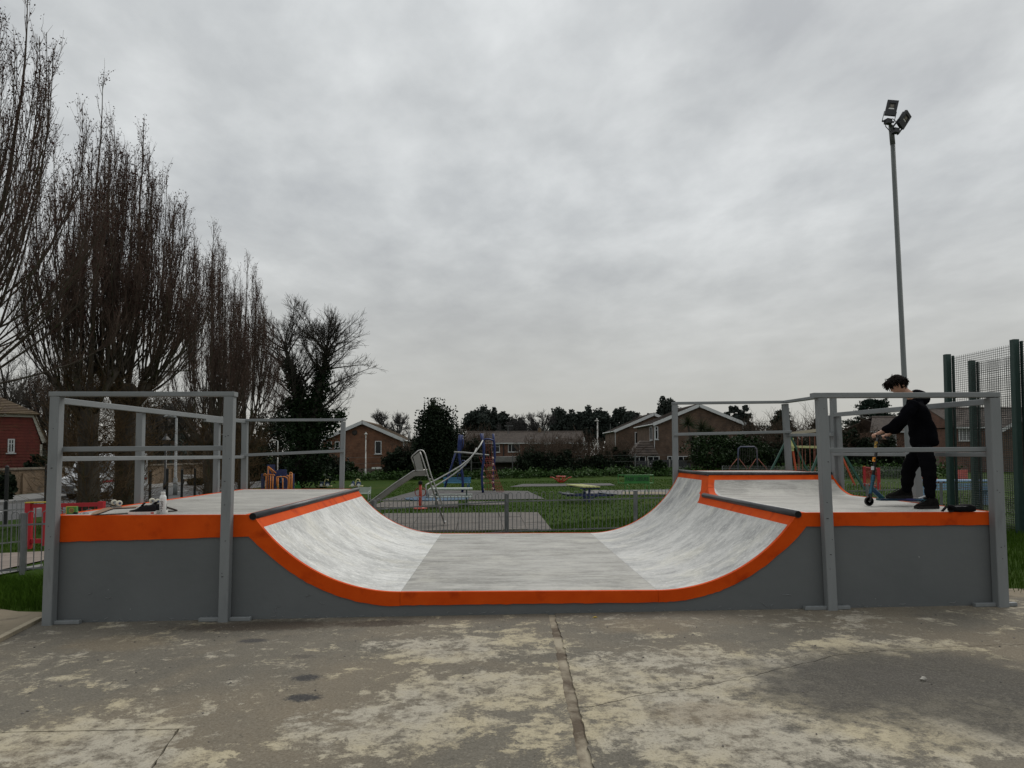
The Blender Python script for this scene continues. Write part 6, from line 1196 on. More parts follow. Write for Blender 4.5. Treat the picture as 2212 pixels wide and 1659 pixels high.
def gable_house(name, label, pk, d, half, ze, zr_, depth, bm_, rm_, ov=.25, grp=None, courses=22):
    P = at(pk, 980, d); g = G(P[0], P[1]); t = thing(name, label, 'house', (P[0], P[1], g), 0, grp); ze -= g; zr_ -= g; sl_ = (zr_-ze)/half; wh = half-.25
    zw = ze+sl_*.25
    obj('wall', MB().prism([(-wh, -.3), (wh, -.3), (wh, zw-.05), (0, zr_-.10), (-wh, zw-.05)], (0, 0, 0), (1, 0, 0), (0, 0, 1), (0, 1, 0), depth), bm_, t)
    for s_ in (-1, 1):
        ro = obj('roof', roof_slope((s_*half, -ov, ze), (s_*half, depth+ov, ze), (0, -ov, zr_), (0, depth+ov, zr_), courses), rm_, t)
        obj('bargeboard', MB().bar((s_*(half+.05), -ov-.02, ze-.04), (s_*.0, -ov-.02, zr_-.03), .05, .34), fascia, t)
        obj('gutter', MB().tube([(s_*(half+.06), -ov, ze-.02), (s_*(half+.06), depth+ov, ze-.02)], .07, 8), fascia, t); obj('soffit', MB().box(s_*(half-.12), -ov/2-.01, ze-.10, .30, ov-.03, .10), fascia, t)
        obj('downpipe', MB().tube([(s_*(wh+.08), .12, ze-.1), (s_*(wh+.08), .12, 0)], .045, 6), fascia, t)
    obj('ridge', MB().tube([(0, -ov, zr_+.06), (0, depth+ov, zr_+.06)], .12, 8), rm_, t)
    L = lambda px, py: ((px-pk)*d/1532, 1.62-g+(980-py)*d/1532)
    return t, L
def win_px(t, L, x0, x1, y0, y1, **k): a, b = L(x0, y1), L(x1, y0); return window(t, (a[0]+b[0])/2, (a[1]+b[1])/2, b[0]-a[0], b[1]-a[1], **k)
h1, L1 = gable_house('brick_house', 'orange brick house end with lichen covered roof left of the slide', 783.2, 74, 4.40, 1.62+29*74/1532, 1.62+69*74/1532, 11, bk1, rt1, .35, 'brick houses with white gables')
win_px(h1, L1, 810, 824, 952, 980); win_px(h1, L1, 707, 717, 953, 967, trans=(-.05,)); win_px(h1, L1, 724, 734, 953, 967, trans=(-.05,))
a = L1(766, 934); obj('flue_vent', MB().lathe([(.22, -.02), (.28, -.05), (.20, -.10)], 14, (a[0], 0, a[1]), 'y'), mat('vent_dark', (.03, .025, .02), rough=.8), h1)
for yy in (1.4, 3.4): window(h1, yy, L1(0, 968)[1], 1.3, 1.3, rz=4.16, mull=(0,), trans=(.2,))
obj('aerial', MB().tube([(3.0, 7, L1(0, 930)[1]), (3.0, 7, L1(0, 908)[1])], .04, 5).tube([(2.2, 7, L1(0, 911)[1]), (3.8, 7, L1(0, 911)[1])], .03, 5), galv, h1); a = L1(868, 941); obj('flue', MB().tube([(4.2, 5, a[1]-.6), (4.2, 5, a[1]+.6)], .14, 8), fascia, h1)
h2, L2 = gable_house('brick_house', 'brown brick house with wide white gable behind the palm', 1510.6, 76, 4.95, 1.62+63*76/1532, 1.62+104*76/1532, 10, bk2, rt2, .3, 'brick houses with white gables')
win_px(h2, L2, 1441, 1460, 986, 1010, mull=(0,)); win_px(h2, L2, 1464, 1487, 986, 1010, mull=(0,)); win_px(h2, L2, 1414.5, 1421.5, 922, 950, trans=(.22,)); window(h2, 1.9, L2(0, 936)[1], 1.1, 1.5, rz=-4.71)
a, b = L2(1356, 0)[0], L2(1416, 0)[0]; zt_, zb_ = L2(0, 952)[1], L2(0, 983)[1]
po = obj('porch_roof', MB().add([(a, -1.2, zb_), (b+.1, -1.2, zb_), (b+.1, 2.4, zb_), (a, 2.4, zb_), (a+1.5, .5, zt_), (b-.55, .5, zt_), (b-.55, 1.2, zt_), (a+1.5, 1.2, zt_)], [(0, 1, 5, 4), (1, 2, 6, 5), (2, 3, 7, 6), (3, 0, 4, 7), (4, 5, 6, 7), (3, 2, 1, 0)]), rt2, h2)
for i in range(6):
    w = i/6; zz = zb_+(zt_-zb_)*w; xa = a+1.5*w; xb = b+.1-.65*w; yy = -1.2+1.7*w; obj('roof_course', MB().box((xa+xb)/2, yy-.02, zz+.03, xb-xa, .08, .09), rt2, h2)
obj('porch_wall', MB().box((a+b)/2, .6, zb_/2-.1, b-a-.5, 3.2, zb_), bk2, h2); window(h2, (a+b)/2-.5, zb_-.55, 1.4, .8, y=-1.0, mull=(0,)); window(h2, (a+b)/2+1.0, zb_-.55, 1.3, .8, y=-1.0, mull=(0,))
h3, L3 = gable_house('brick_house', 'brown brick house with white gable, half hidden behind the one with the palm', 1412.7, 90, 5.05, 1.62+48*90/1532, 1.62+85*90/1532, 9, bk2, rt2, .3, 'brick houses with white gables')
win_px(h3, L3, 1371.5, 1388, 934, 959); a = L3(1411.5, 905); obj('aerial', MB().tube([(a[0]-5.3, 1, L3(0, 935)[1]), (a[0]-5.3, 1, L3(0, 915)[1])], .04, 5), galv, h3)
def row_house(name, label, px0, px1, d, ze_px, zr_px, depth, bm_, rm_, grp=None, hip=0.):
    P = at((px0+px1)/2, 980, d); g = G(P[0], P[1]); k = d/1532; wd = (px1-px0)*k; ze, zr_ = 1.62-g+(980-ze_px)*k, 1.62-g+(980-zr_px)*k; t = thing(name, label, 'house', (P[0], P[1], g), 0, grp)
    obj('wall', MB().box(0, depth/2, ze/2-.15, wd, depth, ze+.1), bm_, t); rg = depth*.5*(1 if not hip else 1)
    obj('roof', roof_slope((-wd/2-.2, -.35, ze), (wd/2+.2, -.35, ze), (-wd/2-.2+hip, rg, zr_), (wd/2+.2-hip, rg, zr_), 16), rm_, t); obj('roof', roof_slope((wd/2+.2, depth+.35, ze), (-wd/2-.2, depth+.35, ze), (wd/2+.2-hip, rg, zr_), (-wd/2-.2+hip, rg, zr_), 16), rm_, t)
    for s_ in (-1, 1): obj('gable_end', MB().prism([(-.35, ze), (depth+.35, ze), (rg, zr_)], (s_*(wd/2+.12), 0, 0), (s_*-hip*.0, 1, 0), (-s_*hip/max(zr_-ze, .1), 0, 1), (s_, 0, 0), .05), rm_ if hip else bm_, t)
    obj('ridge', MB().tube([(-wd/2-.2+hip, rg, zr_+.06), (wd/2+.2-hip, rg, zr_+.06)], .13, 8), rm_, t); obj('gutter', MB().box(0, -.36, ze-.05, wd+.4, .12, .14), fascia, t)
    L = lambda px, py: ((px-(px0+px1)/2)*k, 1.62-g+(980-py)*k)
    return t, L
ht, LT = row_house('terraced_house', 'long low terrace with brown tiled roof behind the climbing frame', 1008, 1263, 115, 957, 932, 8, bk3, rt2, 'terraces beyond the park')
for x0, x1, y0, y1, mu in ((1062, 1079.5, 960, 977, ()), (1097.5, 1123, 959, 976.5, (-.2,)), (1140, 1153, 960, 976, (0,)), (1173, 1190, 960, 976, (0,)), (1236, 1258, 960, 977, (.1,)), (1245, 1256, 985, 1002, ())): win_px(ht, LT, x0, x1, y0, y1, mull=mu, trans=(.2,) if not mu else ())
for px in (1149, 1205): a = LT(px, 952); obj('vent_pipe', MB().tube([(a[0], 1.2, a[1]-.3), (a[0], 1.2, a[1]+.6)], .14, 8), fascia, ht)
for px, y0 in ((1098, 918), (1179.5, 921)): a = LT(px, y0); obj('aerial', MB().tube([(a[0], 3, LT(0, 940)[1]), (a[0], 3, a[1])], .05, 5).tube([(a[0]-.6, 3, a[1]-.05), (a[0]+.9, 3, a[1]-.05)], .04, 5), galv, ht)
a = LT(1169, 929); obj('chimney_pot', MB().lathe([(.35, a[1]-.5), (.28, a[1]+.1), (.18, a[1]+.5)], 10, (a[0], 4, 0)), rt1, ht); obj('downpipe', MB().tube([(LT(1088, 0)[0], -.06, LT(0, 957)[1]), (LT(1088, 0)[0], -.06, 0)], .09, 6), mat('dark_pipe', (.02, .02, .02), rough=.7), ht)
obj('downpipe', MB().tube([(LT(1256.5, 0)[0]+.4, -.06, LT(0, 945)[1]), (LT(1256.5, 0)[0]+.4, -.06, 0)], .10, 6), fascia, ht)
hb2, LB = row_house('brick_house', 'brick house with small paned windows behind the boy and the mesh fence', 1880, 2052, 84, 934, 900, 8, bk3, rt2, 'terraces beyond the park', hip=2.6)
win_px(hb2, LB, 1917, 1936, 940, 963, mull=(-.17, .17), trans=(.2,), lace=True); win_px(hb2, LB, 2020, 2043, 926+9, 951+6, mull=(-.2, .05, .25), trans=(.25, -.1), lace=True)
a = LB(1961, 0)[0]; obj('downpipe', MB().tube([(a, -.06, LB(0, 936)[1]), (a, -.06, 0)], .06, 6), fascia, hb2); a = LB(2012, 893); obj('chimney', MB().box(a[0], 4.4, a[1]-.5, 1.1, .8, 2.2), bk3, hb2)
obj('chimney_pot', MB().lathe([(.16, a[1]+.6), (.13, a[1]+1.0)], 10, (a[0], 4.4, 0)), rt1, hb2)
ae = MB()
for x, z, w in ((2003, 880, 2.2), (2014, 884, 3.2)):
    q = LB(x, z); ae.tube([(q[0], 4.3, LB(0, 905)[1]), (q[0], 4.3, q[1])], .035, 5).tube([(q[0]-w/2, 4.3, q[1]-.05), (q[0]+w/2, 4.3, q[1]-.05)], .03, 5)
    for i in range(6): xx = q[0]-w/2+w*i/5; ae.tube([(xx, 4.0, q[1]-.05), (xx, 4.6, q[1]-.05)], .02, 4)
obj('aerial', ae, galv, hb2)
hb3, LB3 = row_house('brick_house', 'taller dark roofed house seen through the green mesh at the right edge', 2062, 2330, 70, 925, 880, 8, bk3, rt2, 'terraces beyond the park')
win_px(hb3, LB3, 2070, 2095, 928, 954, mull=(-.17, .17), lace=True); win_px(hb3, LB3, 2132, 2158, 930, 954, mull=(0,), lace=True); a = LB3(2195, 905)
gbl = obj('front_gable', MB().prism([(-2.4, 0), (2.4, 0), (2.4, 3.9), (0, 5.1), (-2.4, 3.9)], (a[0], -1.0, 0), (1, 0, 0), (0, 0, 1), (0, 1, 0), 2.), bk2, hb3)
for s_ in (-1, 1): obj('bargeboard', MB().bar((a[0]+s_*2.7, -1.2, 3.75), (a[0], -1.2, 5.2), .06, .32), fascia, hb3); obj('roof', roof_slope((a[0]+s_*2.7, -1.18, 3.9), (a[0]+s_*2.7, 2, 3.9), (a[0], -1.18, 5.32), (a[0], 2, 5.32), 8), rt2, hb3)
# tile hung house on the left
dR = 42.; P = at(20, 980, dR); g = G(P[0], P[1]); k = dR/1532; rh = thing('tile_hung_house', 'red tile hung house with half hipped roof at the far left edge', 'house', (P[0], P[1], g), .60); LR = lambda px, py: ((px-20)*k*1.24, 1.62-g+(980-py)*k)
redt = mat('hung_red_tile', (.15, .030, .020), (.11, .022, .016), scale=1.5, rough=.85, c3=(.09, .02, .015), s3=5, bump=.3); creamp = mat('cream_bargeboard', (.42, .40, .34), (.35, .33, .28), scale=3, rough=.7)
xR = LR(66, 0)[0]; xk, zk = LR(53, 895); xe, ze = LR(66, 950); zg_ = LR(0, 1045)[1]; xL = -2*3.4-xR
obj('wall', MB().prism([(xL, zg_-.6), (xR-.06, zg_-.6), (xR-.06, ze), (xk-.05, zk-.05), (xL-(xk-xR), zk-.05), (xL, ze)], (0, .06, 0), (1, 0, 0), (0, 0, 1), (0, 1, 0), 9), redt, rh)
nC = 25
for i in range(nC):
    z0 = zg_-.3+(zk-.02-zg_+.3)*i/nC; z1 = zg_-.3+(zk-.02-zg_+.3)*(i+1)/nC; xx = xR-.04 if z1 < ze else xR-.04+(xk-xR)*(z1-ze)/(zk-ze)
    obj('tile_course', MB().add([(xL-(xx-xR), -.045, z0), (xx, -.045, z0), (xx, -.012, z1+.02), (xL-(xx-xR), -.012, z1+.02), (xL-(xx-xR), .06, z0), (xx, .06, z0), (xx, .06, z1), (xL-(xx-xR), .06, z1)], [(0, 1, 2, 3), (4, 7, 6, 5), (0, 4, 5, 1), (1, 5, 6, 2)]), redt, rh)
obj('bargeboard', MB().bar((xe+.15, -.12, ze-.10), (xk+.05, -.12, zk+.02), .06, .22), creamp, rh); obj('corner_board', MB().box(xR+.0, -.02, (zg_+ze)/2-.2, .12, .14, ze-zg_), creamp, rh); obj('fascia', MB().box((xk+xL-(xk-xR))/2, -.14, zk-.02, (xk-xL+(xk-xR))+.2, .06, .14), creamp, rh)
obj('roof', roof_slope((xL-(xk-xR)-.3, -.35, zk+.05), (xk+.35, -.35, zk+.05), (xk-2.8, 2.6, LR(0, 835)[1]), (xk-2.6, 2.6, LR(0, 835)[1]), 15), rt1, rh); obj('roof', roof_slope((xe+.25, -.2, ze-.05), (xe+.25, 9.2, ze-.05), (xk, -.2, zk+.1), (xk, 9.2, zk+.1), 9), rt1, rh); obj('roof', roof_slope((xk+.35, -.3, zk+.05), (xk+.35, 9.3, zk+.05), (xk-2.7, 2.6, LR(0, 835)[1]), (xk-2.7, 9.3, LR(0, 835)[1]), 15), rt1, rh)
for px in (22.5, -1): a, b = LR(px-5, 976), LR(px+5, 946); window(rh, (a[0]+b[0])/2, (a[1]+b[1])/2, b[0]-a[0], b[1]-a[1], y=-.06, mull=(0,), trans=(.15,))
# church-like building far up the street
P = at(330, 980, 95); k = 95/1532; ch_t = thing('far_house', 'dim steep roofed building at the end of the street between the poplars', 'house', (P[0], P[1], G(P[0], P[1]))); obj('wall', MB().box(0, 4, 2, 9, 8, 5), bk2, ch_t); obj('roof', MB().prism([(-5, 4.2), (5, 4.2), (0, 8.6)], (0, -.3, 0), (1, 0, 0), (0, 0, 1), (0, 1, 0), 8.6), rt2, ch_t)
# ---- wooden fences, garage, chain link at the back of the park
fw = mat('weathered_fence_board', (.085, .07, .06), (.13, .105, .085), scale=2, stretch=(6, 6, .6), rough=.95); fd = mat('dark_fence_board', (.035, .036, .04), (.055, .055, .058), scale=2, stretch=(6, 6, .6), rough=.95); cpost = mat('concrete_fence_post', (.25, .245, .23), (.18, .175, .165), scale=5, rough=.95)
def board_fence(label, px0, px1, d, yt, mt, grp, posts=(), bw=3.4):
    P0 = ong(px0, d); k = d/1532; t = thing('board_fence', label, 'fence', P0, 0, grp); H_ = 1.62-P0[2]+(980-yt)*k; n = max(3, int((px1-px0)/bw)); w = (px1-px0)*k/n; rr = random.Random(px0)
    me = mesh_of(MB().box(0, 0, H_/2, w*.93, .03, H_), 'board', (0, 0, 0)); me.materials.append(mt); me.shade_flat()
    for i in range(n): piece('board', me, t, (w*(i+.5), rr.uniform(-.012, .012), rr.uniform(-.03, .02)))
    for zz in (.3, H_-.35): obj('fence_rail', MB().box((px1-px0)*k/2, .05, zz, (px1-px0)*k, .05, .09), mt, t)
    for px in posts: obj('fence_post', MB().box((px-px0)*k, -.06, (H_+.08)/2, .13, .13, H_+.08), cpost, t)
    return t
gb = 'board fences along the back gardens'
board_fence('weathered board fence beneath the brick gable house left of the slide', 770, 836, 70, 1011, fw, gb); t = thing('notice_plate', 'small white plate fixed to the board fence near the lamp post', 'plate', at(813.5, 1011, 69.8)); obj('plate', MB().box(0, 0, 0, .95, .03, .18), white_pl, t)
board_fence('grey timber boarded gate below the concrete lintel of the garage', 1066, 1117, 70, 1000, fw, gb); board_fence('dark board fence right of the boarded garage gate', 1119, 1140, 70, 998, fd, gb, (1139,)); board_fence('dark board fence between the bushes behind the red play rotor', 1142, 1300, 72, 1004, fd, gb, (1199, 1258))
board_fence('dark board fence behind the green PARK LEISURE panel', 1300, 1405, 72, 996, fd, gb, (1334,)); board_fence('slate grey fence panel with pale post below the brown gable', 1406, 1492, 70, 994, fd, gb, (1400, 1446)); board_fence('brown board fence behind the legs of the boy', 1905, 2030, 62, 985, fw, gb, (1941, 1969, 2003))
P = ong(1066, 71); gt = thing('garage', 'low garage with pale concrete lintel behind the climbing frame net', 'garage', P); k = 71/1532; zt_ = 1.62-P[2]-17*k
obj('wall', MB().box(27*k, 3, zt_/2, 54*k, 5, zt_), bk3, gt); obj('lintel', MB().box(27*k, -.05, zt_+.25, 58*k, 5.4, .5), cpost, gt)
for x in (0, 54*k): obj('door_post', MB().box(x, -.12, zt_/2, .3, .2, zt_), cpost, gt)
cl = thing('chain_link_fence', 'thin chain link fence on grey posts along the back of the park', 'fence', ong(566, 64), world=True); cp = mat('fence_post_grey', (.13, .135, .13), rough=.9); cw = MB()
pxs = (470, 566, 660, 752, 839, 930, 1018, 1107, 1196, 1284, 1372, 1460, 1548)
for px in pxs: p = ong(px, 64); obj('post', MB().box(p[0], p[1], p[2]+.9, .09, .09, 1.85), cp, cl)
A_, B_ = ong(pxs[0], 64), ong(pxs[-1], 64)
for zz in (.15, .7, 1.2, 1.75): cw.tube([A_+[0, 0, zz], B_+[0, 0, zz]], .008, 4)
obj('wire', cw, cp, cl, kind='stuff')
# ================================================================== TREES AND SHRUBS
bark = mat('poplar_bark', spec=.08, c1=(.055, .046, .037), c2=(.095, .080, .065), scale=2.5, stretch=(3, 3, .5), rough=.95, bump=.8, bscale=14, c3=(.055, .06, .03), s3=2); twig_m = mat('poplar_twig', spec=.08, c1=(.066, .046, .037), c2=(.098, .068, .054), scale=1.2, rough=.95); bud_m = mat('dark_red_bud', spec=.08, c1=(.038, .017, .014), c2=(.06, .027, .022), scale=2, rough=.9)
shoot_m = mat('brown_shoot', spec=.08, c1=(.075, .048, .026), c2=(.11, .075, .042), scale=1.5, rough=.95); gbark = mat('grey_bark', spec=.08, c1=(.030, .027, .023), c2=(.055, .050, .042), scale=3, rough=.95); ivy_m = mat('ivy_leaf', spec=.08, c1=(.006, .013, .006), c2=(.016, .030, .012), scale=1.5, rough=.6, lo=.3, hi=.7, c3=(.03, .05, .02), s3=9)
def poplar(label, px, d, ztop, rad, seed, trunk_r=.34, hp=2.9, stems=46, lean=0.):
    rng = np.random.default_rng(seed); b = ong(px, d); t = thing('poplar_tree', label, 'tree', b, 0, 'row of bare poplars along the street'); H_ = ztop-b[2]
    P, R = [], []
    tp = np.array([[0, 0, -.1], [.02, .01, hp*.3], [-.03, .02, hp*.7], [.0, 0, hp]]); fl = np.array([trunk_r*1.25, trunk_r, trunk_r*.95, trunk_r*1.12])
    tm = MB(); tm.tube([V3(p) for p in tp], list(fl), 14)
    for k in range(9):                                 # swollen pollard knuckles and old boles
        a = 2*np.pi*k/9+rng.uniform(-.3, .3); q = np.array([math.cos(a), math.sin(a), 0])*trunk_r*.6+[0, 0, hp-rng.uniform(0, .8)]; e_ = q+np.array([math.cos(a)*rng.uniform(.35, .75), math.sin(a)*rng.uniform(.35, .75), rng.uniform(.5, 1.3)])
        tm.tube([V3(q), V3(q*.45+e_*.55+[0, 0, -.08]), V3(e_)], [trunk_r*.5, trunk_r*.33, trunk_r*.26], 9); tm.ball(e_, trunk_r*.32, 8); P.append(e_)
    tm.ball((0, 0, hp), trunk_r*1.1, 10)
    tr_o = obj('trunk', tm, bark, t, True)
    for vtx in tr_o.data.vertices: c_ = vtx.co; vtx.co = c_+vtx.normal*(.035*math.sin(c_.z*7+c_.x*9)*math.sin(c_.y*11+c_.z*3)+.02*math.sin(c_.z*23))
    heads = np.array(P); src = heads[rng.integers(0, len(heads), stems)]+rng.normal(0, .08, (stems, 3)); ax = src[:, :2]/np.maximum(np.linalg.norm(src[:, :2], axis=1, keepdims=True), .05)
    rr_ = rad*rng.uniform(.05, 1, stems)**.6; an = np.arctan2(ax[:, 1], ax[:, 0])+rng.normal(0, .45, stems); ends = np.stack([np.cos(an)*rr_+lean, np.sin(an)*rr_, H_*(1-.50*(rr_/rad)**1.4*rng.uniform(.72, 1.15, stems)-rng.uniform(0, .10, stems))], -1)
    ends[0] = [lean, 0, H_]; src[0] = [0, 0, hp]; K = 12; u = np.linspace(0, 1, K)[None, :, None]; out_ = np.concatenate([(ends[:, :2]-src[:, :2]), np.zeros((stems, 1))], 1)[:, None]
    S_ = src[:, None]+out_*(1-(1-u)**2.2)+np.array([0, 0, 1.])*(ends[:, 2]-src[:, 2])[:, None, None]*u; S_ = S_+np.cumsum(rng.normal(0, .022, S_.shape)*[1, 1, .2], 1)
    r0 = rng.uniform(.011, .030, stems)*trunk_r/.34; r0[0] = .10*trunk_r/.34; SR = r0[:, None]*(1-np.linspace(0, 1, K)**.8)[None]+.007
    v, q = tubes(S_, SR, 5); lm = MB().np(v, q)
    p, D, r, tt, par = spawn(rng, S_, SR, 25, .16, .99, .42, .14, .72); L_ = (.45+1.3*(1-tt)**.7)*rng.uniform(.5, 1.25, len(p)); D[:, 2] = np.abs(D[:, 2])+.35
    T_, TR = grow(rng, p, D, L_, np.minimum(r*.45, .007)+.003, np.full(len(p), .0025), 5, .09, .16); v, q = tubes(T_, TR, 3); cm = MB().np(v, q)
    p2, D2, r2, t2, par2 = spawn(rng, T_, TR, 3, .15, .95, .6, .2); D2[:, 2] += .3; T2, R2 = grow(rng, p2, D2, rng.uniform(.12, .42, len(p2)), np.full(len(p2), .0042), np.full(len(p2), .0022), 3, .12, .15); v, q = tubes(T2, R2, 3); cm.np(v, q)
    so, sr = [], []                                    # epicormic shoots on and below the pollard heads
    n = 420; a = rng.uniform(0, 2*np.pi, n); z = rng.uniform(.25, hp+.5, n); p3 = np.stack([np.cos(a)*trunk_r*.95, np.sin(a)*trunk_r*.95, z], -1); D3 = np.stack([np.cos(a)*.9, np.sin(a)*.9, rng.uniform(-.1, 1.0, n)], -1)
    T3, R3 = grow(rng, p3, D3, rng.uniform(.5, 1.7, n), np.full(n, .0075), np.full(n, .003), 7, .22, .10); v, q = tubes(T3, R3, 3); sm = MB().np(v, q); p4, D4, r4, _, _ = spawn(rng, T3, R3, 3, .2, .95, .6, .25); T4, R4 = grow(rng, p4, D4, rng.uniform(.2, .7, len(p4)), np.full(len(p4), .005), np.full(len(p4), .0026), 4, .2, .08); v, q = tubes(T4, R4, 3); sm.np(v, q)
    obj('limb', lm, bark, t, True); obj('crown', cm, twig_m, t); obj('epicormic_shoots', sm, shoot_m, t)
    al = np.concatenate([T_[:, 1:].reshape(-1, 3), T2[:, 1:].reshape(-1, 3)]); hz_ = al[:, 2]/H_; keep = rng.random(len(al)) < np.clip((hz_-.30)*1.15, .04, .95)*.50
    al = al[keep]; al = np.repeat(al, 3, 0)+rng.normal(0, .04, (len(al)*3, 3)); v, q = leaves(rng, al, .024, .6); obj('buds', MB().np(v, q), bud_m, t)
    return t
poplar('nearest and tallest bare poplar, cut off by the left edge of the picture', -150, 16.0, 1.62+1030*16.0/1532, 2.2, 1, .34, 3.8, 60, 1.9)
poplar('bare poplar with shaggy trunk right beside the van, second from the left edge', 190, 20.0, 1.62+822*20/1532, 1.8, 2, .26, 3.7, 74)
poplar('thick bare poplar with big pollard knuckles, third in the row', 272, 21.5, 1.62+728*21.5/1532, 2.2, 3, .31, 3.9, 104, .35)
poplar('bare poplar whose trunk rises right of the black street posts', 455, 30, 1.62+512*30/1532, 1.75, 4, .28, 2.9, 74)
poplar('last bare poplar of the row, beside the ivy covered tree', 527, 34, 1.62+432*34/1532, 1.75, 5, .27, 3.1, 74)
poplar('thin bare poplar partly hidden behind the second one', 140, 44, 1.62+430*44/1532, 2.2, 6, .34, 3.0, 30)
def bare_tree(label, px, d, ztop_px, rad_px, seed, mt=gbark, forks=5, grp=None, spread=.5, lv=(9, 7, 5), r0=.22, ivy=False, zfork=.22, name='bare_tree', twig=.010):
    rng = np.random.default_rng(seed); b = ong(px, d); k = d/1532; H_ = at(px, ztop_px, d)[2]-b[2]; R_c = rad_px*k; t = thing(name, label, 'tree', b, 0, grp); zf = H_*zfork
    tm = MB().tube([(0, 0, -.1), (.05, 0, zf*.5), (0, 0, zf)], [r0*1.3, r0, r0*.95], 12); obj('trunk', tm, mt, t, True)
    a = 2*np.pi*np.arange(forks)/forks+rng.uniform(-.3, .3, forks); D = np.stack([np.cos(a)*spread, np.sin(a)*spread, np.ones(forks)], -1); L_ = np.full(forks, (H_-zf)*.78)*rng.uniform(.85, 1.05, forks)
    p0 = np.tile([0, 0, zf-.1], (forks, 1)); A, AR = grow(rng, p0, D, L_, np.full(forks, r0*.62), np.full(forks, r0*.12), 9, .10, .05); lm = MB(); v, q = tubes(A, AR, 6); lm.np(v, q); cm = MB()
    p, D, r, tt, _ = spawn(rng, A, AR, lv[0], .12, .98, .75, .2); B, BR = grow(rng, p, D, R_c*.85*(1.05-tt*.6)*rng.uniform(.6, 1.1, len(p)), np.minimum(r*.6, r0*.22)+twig, np.full(len(p), twig), 7, .14, .05); v, q = tubes(B, BR, 4); lm.np(v, q)
    p, D, r, tt, _ = spawn(rng, B, BR, lv[1], .15, 1., .65, .2); C_, CR = grow(rng, p, D, R_c*.42*(1.1-tt*.6)*rng.uniform(.5, 1.1, len(p)), np.full(len(p), twig*1.1), np.full(len(p), twig*.7), 5, .18, .06); v, q = tubes(C_, CR, 3); cm.np(v, q)
    p, D, r, tt, _ = spawn(rng, C_, CR, lv[2], .2, 1., .6, .2); E_, ER = grow(rng, p, D, R_c*.20*rng.uniform(.5, 1.2, len(p)), np.full(len(p), twig*.75), np.full(len(p), twig*.5), 4, .2, .08); v, q = tubes(E_, ER, 3); cm.np(v, q)
    obj('limb', lm, mt, t, True); obj('crown', cm, mt, t); return t, A, rng, H_
# ivy covered tree: two stems smothered in ivy
dI = 46.; kI = dI/1532; b = ong(662, dI); it = thing('ivy_tree', 'bare tree with two ivy covered stems beside the row of poplars', 'tree', b); ri = np.random.default_rng(77); I = lambda px, py, y=0.: np.array([(px-662)*kI, y, at(px, py, dI)[2]-b[2]])
st = [[I(655, 1040), I(652, 960), I(648, 900), I(638, 840), I(628, 800), I(617, 760), I(611, 742)], [I(668, 1040), I(672, 960), I(680, 900), I(690, 830), I(698, 795), I(702, 760), I(705, 740)]]
obj('trunk', MB().tube([V3(p) for p in st[0]], [.5, .42, .36, .28, .2, .12, .05], 10).tube([V3(p) for p in st[1]], [.5, .42, .36, .28, .2, .12, .05], 10), gbark, it, True)
A = np.array(st)[:, 1:]; AR = np.tile(np.array([.30, .26, .2, .15, .1, .05]), (2, 1)); p, D, r, tt, _ = spawn(ri, A, AR, 44, .10, 1., .95, .25); D[:, 2] += .12
B, BR = grow(ri, p, D, (5.6-2.9*tt)*ri.uniform(.55, 1.05, len(p)), np.minimum(r*.4, .05)+.013, np.full(len(p), .011), 9, .09, .045); lm = MB().np(*tubes(B, BR, 5)); p, D, r, tt, _ = spawn(ri, B, BR, 13, .15, 1., .62, .2); C_, CR = grow(ri, p, D, 1.4*(1.1-.55*tt)*ri.uniform(.5, 1.1, len(p)), np.full(len(p), .0115), np.full(len(p), .008), 6, .13, .07); cm = MB().np(*tubes(C_, CR, 3))
p, D, r, tt, _ = spawn(ri, C_, CR, 7, .2, 1., .55, .2); E_, ER = grow(ri, p, D, ri.uniform(.2, .6, len(p)), np.full(len(p), .008), np.full(len(p), .0055), 4, .16, .1); cm.np(*tubes(E_, ER, 3)); obj('limb', lm, gbark, it, True); obj('crown', cm, gbark, it)
iv = []
for s_ in st:
    for k in range(6):
        wd = (1.5, 1.1, .75, .5, .3, .2)[k]; n = (64, 50, 34, 18, 5, 0)[k]; u = ri.random(n)[:, None]; c_ = s_[k]*(1-u)+s_[k+1]*u+ri.normal(0, 1, (n, 3))*[wd*.45, wd*.45, .22]; iv.append(np.repeat(c_, 42, 0)+ri.normal(0, .17, (n*42, 3)))
for c0 in (I(715, 905), I(640, 925), I(625, 880), I(700, 930)): iv.append(np.repeat(c0[None]+ri.normal(0, .35, (16, 3)), 40, 0)+ri.normal(0, .16, (640, 3)))
v, q = leaves(ri, np.concatenate(iv), .085, .8); obj('ivy', MB().np(v, q), ivy_m, it)
